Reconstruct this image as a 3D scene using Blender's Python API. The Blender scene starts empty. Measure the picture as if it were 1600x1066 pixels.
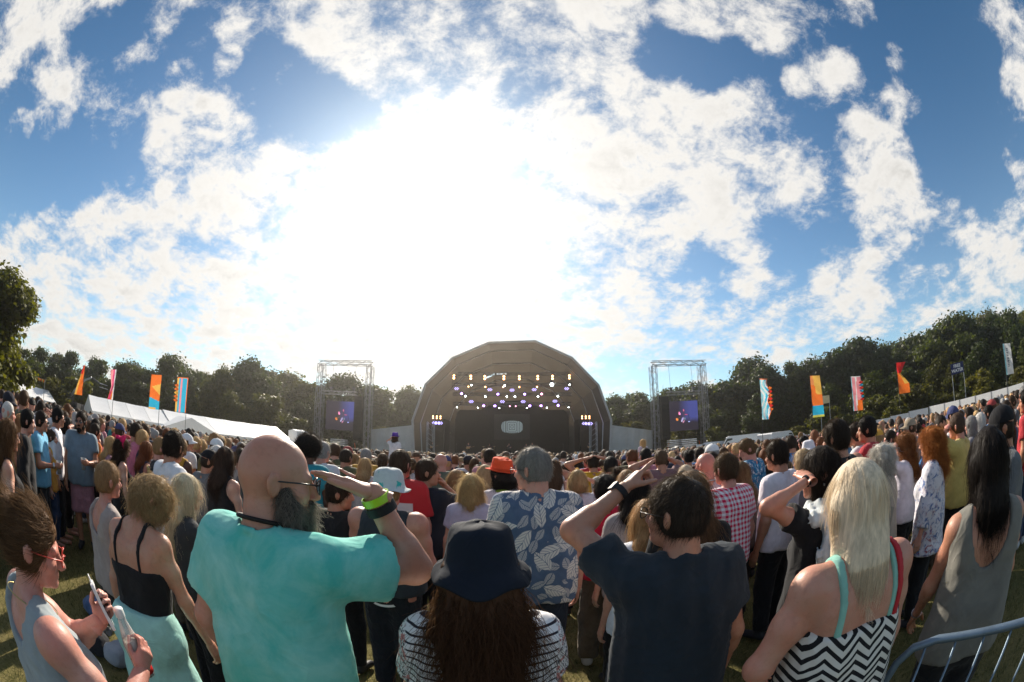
import bpy, bmesh, math, random
import numpy as np
from mathutils import Vector, Matrix, Quaternion
from mathutils.geometry import tessellate_polygon

R = math.radians
S = bpy.context.scene
COL = S.collection
rng = np.random.default_rng(7)
random.seed(7)

# ---------------------------------------------------------------- camera, sky, sun, exposure
CAM_H = 1.86
cam = bpy.data.cameras.new('camera')
cam.type = 'PANO'
cam.panorama_type = 'FISHEYE_EQUISOLID'
cam.fisheye_lens = 15.0
cam.fisheye_fov = R(220)
cam.sensor_width = 36.0
cam.sensor_height = 24.0
cam.clip_start = 0.05
cam.clip_end = 3000.0
cam_ob = bpy.data.objects.new('camera', cam)
cam_ob.location = (0, 0, CAM_H)
cam_ob.rotation_euler = (R(90 + 14.0), 0, 0)
COL.objects.link(cam_ob)
S.camera = cam_ob

SUN_EL, SUN_AZ = 31.0, -14.0                       # azimuth from +Y, positive to +X
SUN_DIR = Vector((math.sin(R(SUN_AZ)) * math.cos(R(SUN_EL)), math.cos(R(SUN_AZ)) * math.cos(R(SUN_EL)), math.sin(R(SUN_EL))))
sun = bpy.data.lights.new('sun', 'SUN')
sun.energy = 5.0
sun.angle = R(0.6)
sun.color = (1.0, 0.90, 0.76)
sun_ob = bpy.data.objects.new('sun', sun)
sun_ob.rotation_euler = (-SUN_DIR).to_track_quat('-Z', 'Y').to_euler()
sun_ob.location = (0, 0, 60)
COL.objects.link(sun_ob)

vs = S.view_settings
S.display_settings.display_device = 'sRGB'
vs.view_transform = 'Standard'
vs.look = 'None'
vs.exposure = 0.70
vs.gamma = 1.0
vs.use_curve_mapping = False
S.cycles.use_denoising = True
S.cycles.max_bounces = 8
S.cycles.transparent_max_bounces = 12
S.cycles.diffuse_bounces = 3
S.cycles.glossy_bounces = 2
S.cycles.transmission_bounces = 4
S.cycles.volume_bounces = 0
S.cycles.sample_clamp_indirect = 6.0
S.cycles.caustics_reflective = False
S.cycles.caustics_refractive = False


class NT:
    """Small helper: builds shader node expressions."""
    def __init__(s, tree):
        s.t = tree; s.n = tree.nodes; s.l = tree.links
    def new(s, kind, **kw):
        n = s.n.new(kind)
        for k, v in kw.items(): setattr(n, k, v)
        return n
    def put(s, sock, v):
        if isinstance(v, bpy.types.NodeSocket): s.l.new(v, sock)
        elif v is not None:
            if isinstance(v, (tuple, list)) and sock.type == 'RGBA' and len(v) == 3: v = (*v, 1)
            sock.default_value = v
    def m(s, op, a, b=0.0, c=None, clamp=False):
        n = s.new('ShaderNodeMath', operation=op, use_clamp=clamp)
        s.put(n.inputs[0], a); s.put(n.inputs[1], b)
        if c is not None: s.put(n.inputs[2], c)
        return n.outputs[0]
    def v(s, op, a, b=None, out=0):
        n = s.new('ShaderNodeVectorMath', operation=op)
        s.put(n.inputs[0], a)
        if op == 'SCALE': s.put(n.inputs['Scale'], b)
        elif b is not None: s.put(n.inputs[1], b)
        return n.outputs[out]
    def noise(s, vec, scale, detail=4, rough=.55, dist=0.0, out=0):
        n = s.new('ShaderNodeTexNoise')
        s.put(n.inputs['Vector'], vec)
        for k, x in (('Scale', scale), ('Detail', detail), ('Roughness', rough), ('Distortion', dist)): s.put(n.inputs[k], x)
        return n.outputs[out]
    def mr(s, x, a, b, c=0.0, d=1.0, smooth=False, clamp=True):
        n = s.new('ShaderNodeMapRange', interpolation_type='SMOOTHSTEP' if smooth else 'LINEAR', clamp=clamp)
        for i, q in enumerate((x, a, b, c, d)): s.put(n.inputs[i], q)
        return n.outputs[0]
    def mix(s, f, a, b, kind='MIX'):
        n = s.new('ShaderNodeMix', data_type='RGBA', blend_type=kind)
        s.put(n.inputs[0], f); s.put(n.inputs[6], a); s.put(n.inputs[7], b)
        return n.outputs[2]
    def sep(s, v):
        n = s.new('ShaderNodeSeparateXYZ'); s.put(n.inputs[0], v); return n.outputs
    def comb(s, x, y, z):
        n = s.new('ShaderNodeCombineXYZ')
        for i, q in enumerate((x, y, z)): s.put(n.inputs[i], q)
        return n.outputs[0]
    def ramp(s, f, stops, mode='LINEAR'):
        n = s.new('ShaderNodeValToRGB'); r = n.color_ramp; r.interpolation = mode
        while len(r.elements) < len(stops): r.elements.new(.5)
        for e, (p, c) in zip(r.elements, stops): e.position = p; e.color = (*c, 1) if len(c) == 3 else c
        s.put(n.inputs[0], f); return n.outputs[0]
    def coord(s, which='Object'):
        return s.new('ShaderNodeTexCoord').outputs[which]
    def geo(s, which='Position'):
        return s.new('ShaderNodeNewGeometry').outputs[which]
    def ocol(s):
        return s.new('ShaderNodeObjectInfo').outputs['Color']
    def orand(s):
        return s.new('ShaderNodeObjectInfo').outputs['Random']


# where the clouds stand (positive) and where blue shows (negative): direction, cosine of radius, weight
SKY_BLOBS = [
    (-0.82,-0.031,0.571,0.99014,0.9), (-0.761,0.066,0.645,0.99645,0.6), (-0.832,0.112,0.543,0.99645,0.7), (-0.878,-0.022,0.478,0.99881,0.6), (-0.7,0.235,0.674,0.9969,0.75),
    (-0.745,0.255,0.616,0.99719,0.6), (-0.802,0.303,0.515,0.9966,0.75), (-0.859,0.174,0.481,0.9966,0.75), (-0.899,0.106,0.426,0.9993,0.6), (-0.553,0.355,0.754,0.99719,0.8),
    (-0.59,0.405,0.699,0.9993,0.55), (-0.693,0.383,0.611,0.99469,0.75), (-0.672,0.484,0.561,0.98878,0.85), (-0.571,0.609,0.551,0.98734,0.9), (-0.472,0.712,0.521,0.98581,0.9),
    (-0.739,0.441,0.509,0.99842,0.5), (-0.403,0.425,0.81,0.99014,0.9), (-0.275,0.504,0.818,0.98249,1), (-0.153,0.527,0.836,0.97883,1), (-0.226,0.603,0.765,0.98581,0.9),
    (-0.158,0.687,0.709,0.98878,1), (-0.028,0.629,0.777,0.98581,1), (0.044,0.731,0.68,0.97047,1.2), (0.214,0.654,0.726,0.97883,1.1), (0.19,0.765,0.616,0.97047,1.2),
    (0.356,0.666,0.655,0.98581,1), (0.389,0.733,0.558,0.97883,1), (0.517,0.608,0.602,0.99014,0.9), (0.595,0.587,0.55,0.99141,0.9), (0.613,0.63,0.477,0.99561,0.7),
    (0.473,0.736,0.484,0.99141,0.8), (0.25,0.829,0.499,0.97482,1), (-0.074,0.825,0.56,0.96075,1.2), (-0.293,0.81,0.508,0.95538,1.2), (0.111,0.539,0.835,0.99368,0.5),
    (0.22,0.499,0.838,0.99368,0.55), (0.377,0.424,0.824,0.99561,0.85), (0.465,0.392,0.794,0.99368,0.9), (0.529,0.387,0.755,0.99645,0.75), (0.589,0.445,0.674,0.99842,0.8),
    (0.668,0.347,0.658,0.9969,0.9), (0.63,0.418,0.655,0.99785,0.7), (0.67,0.204,0.714,0.99785,0.75), (0.744,0.224,0.629,0.99862,0.8), (0.509,0.534,0.676,0.99719,0.7),
    (0.772,0.299,0.561,0.9982,0.8), (0.721,0.439,0.536,0.99645,0.9), (0.769,0.405,0.495,0.99561,0.95), (0.769,0.478,0.424,0.99259,0.95), (0.811,0.442,0.384,0.99561,0.7),
    (0.77,0.525,0.363,0.99645,0.8), (0.84,-0.086,0.535,0.99645,0.85), (0.885,0.003,0.466,0.9982,0.75), (0.857,0.109,0.503,0.99986,0.5), (0.925,0.14,0.352,0.9989,0.6),
    (0.881,0.34,0.329,0.9982,0.75), (0.935,0.239,0.262,0.99469,0.8), (0.916,0.314,0.248,0.99561,0.7), (0.818,0.489,0.303,0.99842,0.65), (0.517,0.771,0.371,0.99596,0.75),
    (0.692,0.646,0.322,0.99596,0.8), (0.759,0.583,0.289,0.99719,0.6), (0.706,0.66,0.257,0.99842,0.5), (0.615,0.649,0.447,0.99943,0.5), (-0.818,0.417,0.396,0.99881,0.6),
    (-0.84,0.412,0.353,0.99645,0.6), (-0.927,0.267,0.265,0.99368,0.8), (-0.886,0.37,0.279,0.99141,0.9), (-0.784,0.495,0.374,0.99141,0.8), (-0.69,0.621,0.372,0.98249,0.9),
    (-0.921,0.341,0.191,0.98249,0.9), (-0.82,0.512,0.254,0.97883,0.9), (-0.658,0.694,0.293,0.97047,0.95), (-0.437,0.818,0.374,0.96075,1), (-0.695,0.695,0.185,0.98581,0.7),
    (-0.851,0.505,0.144,0.99141,0.6), (-0.149,0.927,0.343,0.94364,1), (-0.354,0.903,0.245,0.97482,0.9), (0.149,0.932,0.329,0.97883,0.85), (0.368,0.885,0.286,0.98581,0.75),
    (0.572,0.779,0.258,0.98878,0.65), (0.729,0.643,0.235,0.99141,0.55), (0.85,0.485,0.206,0.99368,0.5), (0.934,0.308,0.182,0.99141,0.7), (0.322,0.824,0.467,0.99368,0.6),
    (-0.732,0.509,0.453,0.99975,0.45), (-0.477,0.513,0.714,0.9993,0.55), (0.134,0.384,0.914,0.96578,0.8), (-0.386,0.271,0.881,0.98581,0.7), (-0.697,0.028,0.717,0.99368,0.6),
    (0.557,0.172,0.812,0.99368,0.5), (-0.64,0.294,0.71,0.99645,-0.6), (-0.655,0.381,0.653,0.99842,-0.4), (-0.907,0.18,0.381,0.99014,-0.9), (-0.845,0.321,0.428,0.99141,-0.9),
    (-0.764,0.444,0.468,0.99645,-0.6), (-0.449,0.614,0.649,0.98878,-0.9), (-0.341,0.656,0.673,0.99561,-0.7), (-0.505,0.499,0.705,0.99469,-0.6), (-0.504,0.39,0.771,0.99842,-0.5),
    (0.792,0.101,0.602,0.98581,-1), (0.832,0.215,0.511,0.98581,-1), (0.874,0.258,0.411,0.98878,-0.9), (0.753,0.116,0.648,0.99561,-0.6), (0.332,0.532,0.779,0.99368,-0.75),
    (0.438,0.504,0.744,0.99561,-0.6), (0.632,0.317,0.707,0.99719,-0.5), (0.634,0.489,0.599,0.99719,-0.5), (0.63,0.665,0.401,0.99469,-0.8), (0.366,0.836,0.409,0.99014,-0.6),
    (0.529,0.736,0.423,0.99842,-0.4), (0.825,0.463,0.322,0.99719,-0.6), (0.857,0.451,0.25,0.99719,-0.5), (0.596,0.737,0.32,0.99645,-0.4), (-0.683,0.562,0.468,0.99645,-0.5),
    (-0.852,0.419,0.315,0.99955,-0.4), (-0.754,0.168,0.635,0.99842,-0.4), (-0.799,0.088,0.595,0.9993,-0.3), (-0.923,0.205,0.326,0.99368,-0.7), (0.099,0.612,0.784,0.99785,-0.3),
    (0.515,0.479,0.711,0.99719,-0.5), (-0.231,0.721,0.653,0.99719,-0.35), (0.822,0.375,0.428,0.9989,-0.4),
]

def make_world():
    w = bpy.data.worlds.new('World'); S.world = w; w.use_nodes = True
    w.node_tree.nodes.clear()
    N = NT(w.node_tree)
    d = N.coord('Generated')
    sky = N.new('ShaderNodeTexSky', sky_type='NISHITA', sun_disc=False)
    sky.sun_elevation = R(SUN_EL); sky.sun_rotation = R(SUN_AZ); sky.altitude = 50
    sky.air_density = 1.0; sky.dust_density = 0.6; sky.ozone_density = 3.0
    hs = N.new('ShaderNodeHueSaturation'); N.put(hs.inputs['Color'], sky.outputs[0]); hs.inputs['Saturation'].default_value = SKY_SAT
    hs.inputs['Value'].default_value = 1.0
    blue = N.v('MULTIPLY', hs.outputs[0], (.76, 1.0, 1.0))
    acc = None
    for x, y, z, c, k in SKY_BLOBS:
        if k < 0: k *= .72
        b = N.mr(N.v('DOT_PRODUCT', d, (x, y, z), out=1), c, 1 - (1 - c) * .12, 0.0, k, smooth=True)
        acc = b if acc is None else N.m('ADD', acc, b)
    X, Y, Z = N.sep(d)[:3]
    # elsewhere (behind the camera and overhead) broken cloud goes on as in view
    far = N.mr(Y, -.15, .15, .30, 0.0, smooth=True)
    low = N.mr(Z, .02, .34, .30, 0.0, smooth=True)
    acc = N.m('ADD', N.m('ADD', N.m('MINIMUM', N.m('MAXIMUM', acc, -1.2), 1.05), far), low)
    zz = N.m('ADD', N.m('MAXIMUM', Z, 0.0), .32)
    P = N.comb(N.m('DIVIDE', X, zz), N.m('DIVIDE', Y, zz), 1.7)
    def field(p):
        a = N.noise(p, 4.6, 11, .64, .35)
        b = N.noise(p, 12.0, 10, .72, .2)
        return N.m('ADD', N.m('MULTIPLY', a, .56), N.m('MULTIPLY', b, .44))
    n0 = field(P)
    sdir = N.v('NORMALIZE', N.v('SUBTRACT', tuple(SUN_DIR), d))
    n1 = field(N.v('ADD', P, N.v('SCALE', N.v('MULTIPLY', sdir, (1, 1, 0)), .05)))
    dens = N.m('ADD', N.m('MULTIPLY', N.m('SUBTRACT', n0, .5), 6.4), N.m('SUBTRACT', N.m('MULTIPLY', acc, .80), .36))
    mask = N.m('POWER', N.mr(dens, -.36, .74, 0, 1, smooth=True), 1.15)
    thick = N.mr(dens, .5, 1.9, 0, 1, smooth=True)
    lit = N.mr(N.m('SUBTRACT', n0, n1), -.07, .07, 0, 1, smooth=True)
    sd = N.m('MAXIMUM', N.v('DOT_PRODUCT', d, tuple(SUN_DIR), out=1), 0.0)
    glow = N.m('ADD', N.m('MULTIPLY', N.m('POWER', sd, 5.0), CLOUD_GLOW[0]), N.m('MULTIPLY', N.m('POWER', sd, 26.0), CLOUD_GLOW[1]))
    # thick cores stay greyer, edges towards the sun are bright
    val = N.m('SUBTRACT', 1.0, N.m('MULTIPLY', thick, N.m('SUBTRACT', .58, N.m('MULTIPLY', lit, .40))))
    val = N.m('MULTIPLY', val, N.m('ADD', CLOUD_BASE, glow))
    ccol = N.v('SCALE', (1.0, .972, .925), val)
    veil = N.v('SCALE', (1.0, .98, .94), N.m('MULTIPLY', glow, .8))
    hz = N.v('SCALE', (.93, .97, 1.0), N.m('MULTIPLY', N.m('POWER', N.m('SUBTRACT', 1.0, N.m('MAXIMUM', Z, 0.0)), 4.0), HORIZON_HAZE))
    b2 = N.v('ADD', N.v('ADD', N.v('SCALE', blue, BLUE_GAIN), veil), hz)
    col = N.mix(mask, b2, ccol)
    bg = N.new('ShaderNodeBackground'); N.put(bg.inputs[0], col); bg.inputs[1].default_value = 0.055
    out = N.new('ShaderNodeOutputWorld'); N.l.new(bg.outputs[0], out.inputs[0])
    w.cycles.sampling_method = 'MANUAL'; w.cycles.sample_map_resolution = 512

SKY_SAT = 1.12
BLUE_GAIN = 1.30
CLOUD_BASE = 10.2
CLOUD_GLOW = (1.4, 4.2)
HORIZON_HAZE = 3.6
make_world()


# ---------------------------------------------------------------- helpers: objects and tags
def link(o, parent=None):
    COL.objects.link(o)
    if parent is not None: o.parent = parent
    return o

def thing(name, label, cat, loc=(0, 0, 0), rz=0.0, group=None, scale=1.0):
    o = bpy.data.objects.new(name, None)
    o.empty_display_size = .1
    o.location = loc; o.rotation_euler = (0, 0, rz); o.scale = (scale,) * 3
    o['label'] = label; o['category'] = cat
    if group: o['group'] = group
    return link(o)

def mesh_data(name, v, f, mat=None, smooth=False):
    me = bpy.data.meshes.new(name)
    v = np.asarray(v, np.float32).reshape(-1, 3)
    if isinstance(f, np.ndarray) and f.ndim == 2:
        n, k = f.shape
        me.vertices.add(len(v)); me.vertices.foreach_set('co', v.ravel())
        me.loops.add(n * k); me.loops.foreach_set('vertex_index', f.astype(np.int32).ravel())
        me.polygons.add(n)
        me.polygons.foreach_set('loop_start', np.arange(0, n * k, k, dtype=np.int32))
        me.polygons.foreach_set('loop_total', np.full(n, k, np.int32))
        me.update(calc_edges=True)
    else:
        me.from_pydata([tuple(map(float, p)) for p in v], [], [tuple(int(i) for i in q) for q in f])
        me.update()
    if smooth: me.polygons.foreach_set('use_smooth', np.ones(len(me.polygons), bool))
    if mat: me.materials.append(mat)
    return me

def obj(name, data, parent=None, color=None, label=None):
    o = bpy.data.objects.new(name, data)
    if color is not None: o.color = (*color, 1)
    if label: o['label'] = label
    return link(o, parent)

def part(name, v, f, mat, parent, smooth=False, color=None, label=None):
    return obj(name, mesh_data(name, v, f, mat, smooth), parent, color, label)

def struct(name, v, f, mat, smooth=False):
    o = part(name, v, f, mat, None, smooth); o['kind'] = 'structure'; return o

def copy_tree(o, parent=None, **kw):
    c = o.copy(); COL.objects.link(c)
    if parent is not None: c.parent = parent
    for ch in o.children: copy_tree(ch, c)
    return c


class Geo:
    """Collects simple solids into one mesh."""
    def __init__(s): s.v = []; s.f = []; s.n = 0
    def add(s, v, f):
        v = np.asarray(v, float)
        s.v.append(v); s.f += [tuple(int(i) + s.n for i in q) for q in f]; s.n += len(v)
        return s
    def box(s, c, d, rz=0.0, M=None):
        x, y, z = np.array(d) / 2.0
        v = np.array([(a * x, b * y, e * z) for e in (-1, 1) for a, b in ((-1, -1), (1, -1), (1, 1), (-1, 1))])
        if M is not None: v = v @ np.array(M).T
        elif rz: cs, sn = math.cos(rz), math.sin(rz); v = v @ np.array(((cs, sn, 0), (-sn, cs, 0), (0, 0, 1)))
        return s.add(v + np.array(c), [(0, 3, 2, 1), (4, 5, 6, 7), (0, 1, 5, 4), (1, 2, 6, 5), (2, 3, 7, 6), (3, 0, 4, 7)])
    def tube(s, pts, r, n=6, closed=False, caps=True):
        v, f = tube_mesh(pts, r, n, closed, caps); return s.add(v, f)
    def lathe(s, prof, n=24, M=None, c=(0, 0, 0)):
        prof = np.array(prof, float); m = len(prof)
        a = np.linspace(0, 2 * np.pi, n, endpoint=False)
        v = np.stack([np.outer(np.cos(a), prof[:, 0]), np.outer(np.sin(a), prof[:, 0]), np.tile(prof[:, 1], (n, 1))], -1).reshape(-1, 3)
        f = [(i * m + j, ((i + 1) % n) * m + j, ((i + 1) % n) * m + j + 1, i * m + j + 1) for i in range(n) for j in range(m - 1)]
        if M is not None: v = v @ np.array(M).T
        return s.add(v + np.array(c), f)
    def ball(s, c, r, n=8, m=6):
        t = np.linspace(0, np.pi, m + 1); r = np.broadcast_to(r, 3)
        a = np.linspace(0, 2 * np.pi, n, endpoint=False)
        v = [(0, 0, 1)] + [(math.sin(q) * math.cos(b), math.sin(q) * math.sin(b), math.cos(q)) for q in t[1:-1] for b in a] + [(0, 0, -1)]
        f = [(0, 1 + i, 1 + (i + 1) % n) for i in range(n)]
        for j in range(m - 2):
            f += [(1 + j * n + i, 1 + (j + 1) * n + i, 1 + (j + 1) * n + (i + 1) % n, 1 + j * n + (i + 1) % n) for i in range(n)]
        L = len(v) - 1
        f += [(L, 1 + (m - 2) * n + (i + 1) % n, 1 + (m - 2) * n + i) for i in range(n)]
        return s.add(np.array(v) * r + np.array(c), f)
    def make(s, name, mat, parent=None, smooth=False, color=None, label=None):
        return part(name, np.concatenate(s.v), s.f, mat, parent, smooth, color, label)
    def data(s, name, mat, smooth=False):
        return mesh_data(name, np.concatenate(s.v), s.f, mat, smooth)


def tube_mesh(pts, r, n=6, closed=False, caps=True):
    P = np.array(pts, float); m = len(P); r = np.broadcast_to(np.asarray(r, float), m)
    T = np.roll(P, -1, 0) - np.roll(P, 1, 0) if closed else np.gradient(P, axis=0)
    T /= np.linalg.norm(T, axis=1, keepdims=True) + 1e-9
    up = np.array((0, 0, 1.0)) if abs(T[0, 2]) < .9 else np.array((1.0, 0, 0))
    V = []
    a = np.linspace(0, 2 * np.pi, n, endpoint=False)
    x = np.cross(up, T[0]); x /= np.linalg.norm(x)
    for i in range(m):
        x = x - T[i] * (x @ T[i]); x /= np.linalg.norm(x) + 1e-9
        y = np.cross(T[i], x)
        V.append(P[i] + r[i] * (np.outer(np.cos(a), x) + np.outer(np.sin(a), y)))
    F = []
    for i in range(m if closed else m - 1):
        j = (i + 1) % m
        F += [(i * n + k, i * n + (k + 1) % n, j * n + (k + 1) % n, j * n + k) for k in range(n)]
    if caps and not closed: F += [tuple(range(n - 1, -1, -1)), tuple((m - 1) * n + k for k in range(n))]
    return np.concatenate(V), F


# ---------------------------------------------------------------- solids from blended distance fields
def axis_grid(lo, hi, coarse, fine=None, flo=0, fhi=0):
    if fine is None: return np.arange(lo, hi + coarse, coarse, dtype=np.float32)
    a = [np.arange(max(lo, flo), min(hi, fhi), fine)]
    x = a[0][0] - coarse
    left = []
    while x > lo - coarse: left.append(x); x -= coarse
    x = a[0][-1] + coarse; right = []
    while x < hi + coarse: right.append(x); x += coarse
    return np.array(left[::-1] + list(a[0]) + right, np.float32)

class Field:
    def __init__(s, xs, ys, zs):
        s.x, s.y, s.z = (np.asarray(q, np.float32) for q in (xs, ys, zs))
        s.D = np.full((len(s.x), len(s.y), len(s.z)), .2, np.float32)
    def slab(s, lo, hi):
        sl = []
        for a, l, h in zip((s.x, s.y, s.z), lo, hi):
            i, j = np.searchsorted(a, l), np.searchsorted(a, h)
            if j <= i: return None, None
            sl.append(slice(max(i - 1, 0), min(j + 1, len(a))))
        P = (s.x[sl[0]][:, None, None], s.y[sl[1]][None, :, None], s.z[sl[2]][None, None, :])
        return tuple(sl), P
    @staticmethod
    def prim(p, P):
        if p[0] == 'c':
            _, a, b, r0, r1, k, sc, cuts = p
            a = np.asarray(a, float); b = np.asarray(b, float)
            s3 = np.ones(3) if sc is None else np.asarray(sc, float)
            c = (a + b) / 2
            A = (a - c) / s3; B = (b - c) / s3; ab = B - A; L = float(ab @ ab) + 1e-9
            q = [(P[i] - c[i]) / s3[i] - A[i] for i in range(3)]
            t = np.clip((q[0] * ab[0] + q[1] * ab[1] + q[2] * ab[2]) / L, 0, 1)
            d = np.sqrt(sum((q[i] - t * ab[i]) ** 2 for i in range(3))) - (r0 + (r1 - r0) * t)
            d = d * float(s3.min())
            for pt, n in cuts:
                d = np.maximum(d, (P[0] - pt[0]) * n[0] + (P[1] - pt[1]) * n[1] + (P[2] - pt[2]) * n[2])
            return d
        if p[0] == 'e':
            _, c, r, k, M = p
            q = [P[i] - c[i] for i in range(3)]
            if M is not None: q = [sum(M[j][i] * q[j] for j in range(3)) for i in range(3)]
            return (np.sqrt(sum((q[i] / r[i]) ** 2 for i in range(3))) - 1) * float(min(r))
        if p[0] == 't':                                   # ring: centre, axis matrix, big radii, small radius
            _, c, M, R2, r, k = p
            q = [P[i] - c[i] for i in range(3)]
            q = [sum(M[j][i] * q[j] for j in range(3)) for i in range(3)]
            l = np.sqrt((q[0] / R2[0]) ** 2 + (q[1] / R2[1]) ** 2)
            return np.sqrt(((l - 1) * min(R2)) ** 2 + q[2] ** 2) - r
    @staticmethod
    def bound(p):
        if p[0] == 'c':
            s3 = np.ones(3) if p[6] is None else np.asarray(p[6], float)
            m = max(p[3], p[4]) * s3
            return np.minimum(p[1], p[2]) - m, np.maximum(p[1], p[2]) + m
        if p[0] == 'e': m = np.full(3, max(p[2])) if p[4] is not None else np.array(p[2]); return np.array(p[1]) - m, np.array(p[1]) + m
        m = max(p[3]) + p[4]; return np.array(p[1]) - m, np.array(p[1]) + m
    def add(s, *prims):
        for p in prims:
            k = p[5] if p[0] in 'ct' else p[3]
            lo, hi = s.bound(p); g = .05 + k
            sl, P = s.slab(lo - g, hi + g)
            if sl is None: continue
            d = s.prim(p, P).astype(np.float32); cur = s.D[sl]
            if k > 0:
                h = np.clip(.5 + .5 * (cur - d) / k, 0, 1)
                s.D[sl] = cur * (1 - h) + d * h - k * h * (1 - h)
            else: s.D[sl] = np.minimum(cur, d)
        return s
    def sub(s, *prims, k=.006):
        for p in prims:
            lo, hi = s.bound(p); g = .05
            sl, P = s.slab(lo - g, hi + g)
            if sl is None: continue
            d = -s.prim(p, P).astype(np.float32); cur = s.D[sl]
            h = np.clip(.5 - .5 * (cur - d) / k, 0, 1)
            s.D[sl] = cur * (1 - h) + d * h + k * h * (1 - h)
        return s
    def cut(s, pt, n, wave=0.0):
        """keeps the side where (p - pt).n < 0"""
        X, Y, Z = s.x[:, None, None], s.y[None, :, None], s.z[None, None, :]
        d = (X - pt[0]) * n[0] + (Y - pt[1]) * n[1] + (Z - pt[2]) * n[2]
        if wave: d = d + wave * np.sin(X * 31 + 1.3 * np.sin(Y * 23)) + wave * .6 * np.sin(Y * 37 + X * 13)
        s.D = np.maximum(s.D, d.astype(np.float32)); return s
    def ripple(s, amp, seed=0, freq=1.0, dirs=None):
        g = np.random.default_rng(seed)
        X, Y, Z = s.x[:, None, None], s.y[None, :, None], s.z[None, None, :]
        n = np.zeros_like(s.D)
        for i in range(4):
            k = g.normal(size=3) * np.array((26, 22, 17)) * freq * (1 + .5 * i)
            w = g.normal(size=3) * 11 * freq
            q = np.sin(X * k[0] + Y * k[1] + Z * k[2] + 2.2 * np.sin(X * w[0] + Y * w[1] + Z * w[2] + i) + g.uniform(0, 6))
            if i % 2: q = 1.5 * np.abs(q) - .95                  # creases
            n += (q / (1 + .5 * i)).astype(np.float32)
        s.D += (amp * .55) * n; return s
    def mesh(s):
        D = s.D; neg = D < 0
        nx, ny, nz = (q - 1 for q in D.shape)
        cs = [(i, j, k) for i in (0, 1) for j in (0, 1) for k in (0, 1)]
        cnt = np.zeros((nx, ny, nz), np.int8)
        for i, j, k in cs: cnt += neg[i:i + nx, j:j + ny, k:k + nz]
        act = (cnt > 0) & (cnt < 8)
        I, J, K = np.nonzero(act)
        idx = np.full((nx, ny, nz), -1, np.int32); idx[I, J, K] = np.arange(len(I))
        acc = np.zeros((len(I), 3), np.float32); w = np.zeros(len(I), np.float32)
        C = {c: D[I + c[0], J + c[1], K + c[2]] for c in cs}
        for a in cs:
            for ax in range(3):
                if a[ax]: continue
                b = list(a); b[ax] = 1; b = tuple(b)
                da, db = C[a], C[b]; m = (da < 0) != (db < 0)
                t = np.where(m, da / np.where(m, da - db, 1), 0)
                for q in range(3):
                    acc[:, q] += np.where(m, t if q == ax else a[q], 0)
                w += m
        acc /= w[:, None]
        V = np.empty_like(acc)
        for q, (A, ii) in enumerate(zip((s.x, s.y, s.z), (I, J, K))):
            V[:, q] = A[ii] + acc[:, q] * (A[ii + 1] - A[ii])
        F = []
        for ax in range(3):
            u, v2 = (ax + 1) % 3, (ax + 2) % 3
            sa = [slice(None)] * 3; sb = [slice(None)] * 3; sa[ax] = slice(0, -1); sb[ax] = slice(1, None)
            a, b = neg[tuple(sa)], neg[tuple(sb)]
            m = a != b
            sl = [slice(None)] * 3; sl[u] = slice(1, -1); sl[v2] = slice(1, -1)
            ii = np.array(np.nonzero(m[tuple(sl)]))
            ii[u] += 1; ii[v2] += 1
            flip = a[tuple(ii)]
            q = []
            for du, dv in ((-1, -1), (0, -1), (0, 0), (-1, 0)):
                c = ii.copy(); c[u] += du; c[v2] += dv; q.append(idx[tuple(c)])
            q = np.stack(q, 1); q[~flip] = q[~flip][:, ::-1]
            F.append(q)
        F = np.concatenate(F); F = F[(F >= 0).all(1)]
        return V, F

def cap(a, b, r0, r1=None, k=.02, s=None, cuts=()): return ('c', np.asarray(a, float), np.asarray(b, float), r0, r0 if r1 is None else r1, k, s, cuts)
def ell(c, r, k=.02, M=None): return ('e', np.asarray(c, float), r, k, M)
def ring(c, M, R2, r, k=.01): return ('t', np.asarray(c, float), M, R2, r, k)
def sm(V, F, n=1, lam=.5):
    """light smoothing of a quad mesh"""
    for _ in range(n):
        acc = np.zeros_like(V); w = np.zeros(len(V), np.float32)
        for a, b in ((0, 1), (1, 2), (2, 3), (3, 0)):
            np.add.at(acc, F[:, a], V[F[:, b]]); np.add.at(acc, F[:, b], V[F[:, a]])
            np.add.at(w, F[:, a], 1); np.add.at(w, F[:, b], 1)
        V = V * (1 - lam) + lam * acc / np.maximum(w, 1)[:, None]
    return V

# ---------------------------------------------------------------- materials (colour of people's things comes from the object's own colour)
MATS = {}
def new_mat(name):
    m = bpy.data.materials.new(name); m.use_nodes = True
    m.node_tree.nodes.clear(); N = NT(m.node_tree); MATS[name] = m
    return m, N
def finish(N, shader, disp=None):
    o = N.new('ShaderNodeOutputMaterial'); N.l.new(shader, o.inputs[0])
def bsdf(N, col, rough=.8, spec=.3, normal=None, **kw):
    b = N.new('ShaderNodeBsdfPrincipled')
    N.put(b.inputs['Base Color'], col); N.put(b.inputs['Roughness'], rough); b.inputs['Specular IOR Level'].default_value = spec
    if normal is not None: N.l.new(normal, b.inputs['Normal'])
    for k, v in kw.items(): N.put(b.inputs[k.replace('_', ' ')], v)
    return b.outputs[0]
def bump(N, h, strength=.3, dist=.01):
    b = N.new('ShaderNodeBump'); b.inputs['Strength'].default_value = strength; b.inputs['Distance'].default_value = dist
    N.put(b.inputs['Height'], h); return b.outputs[0]
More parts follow.
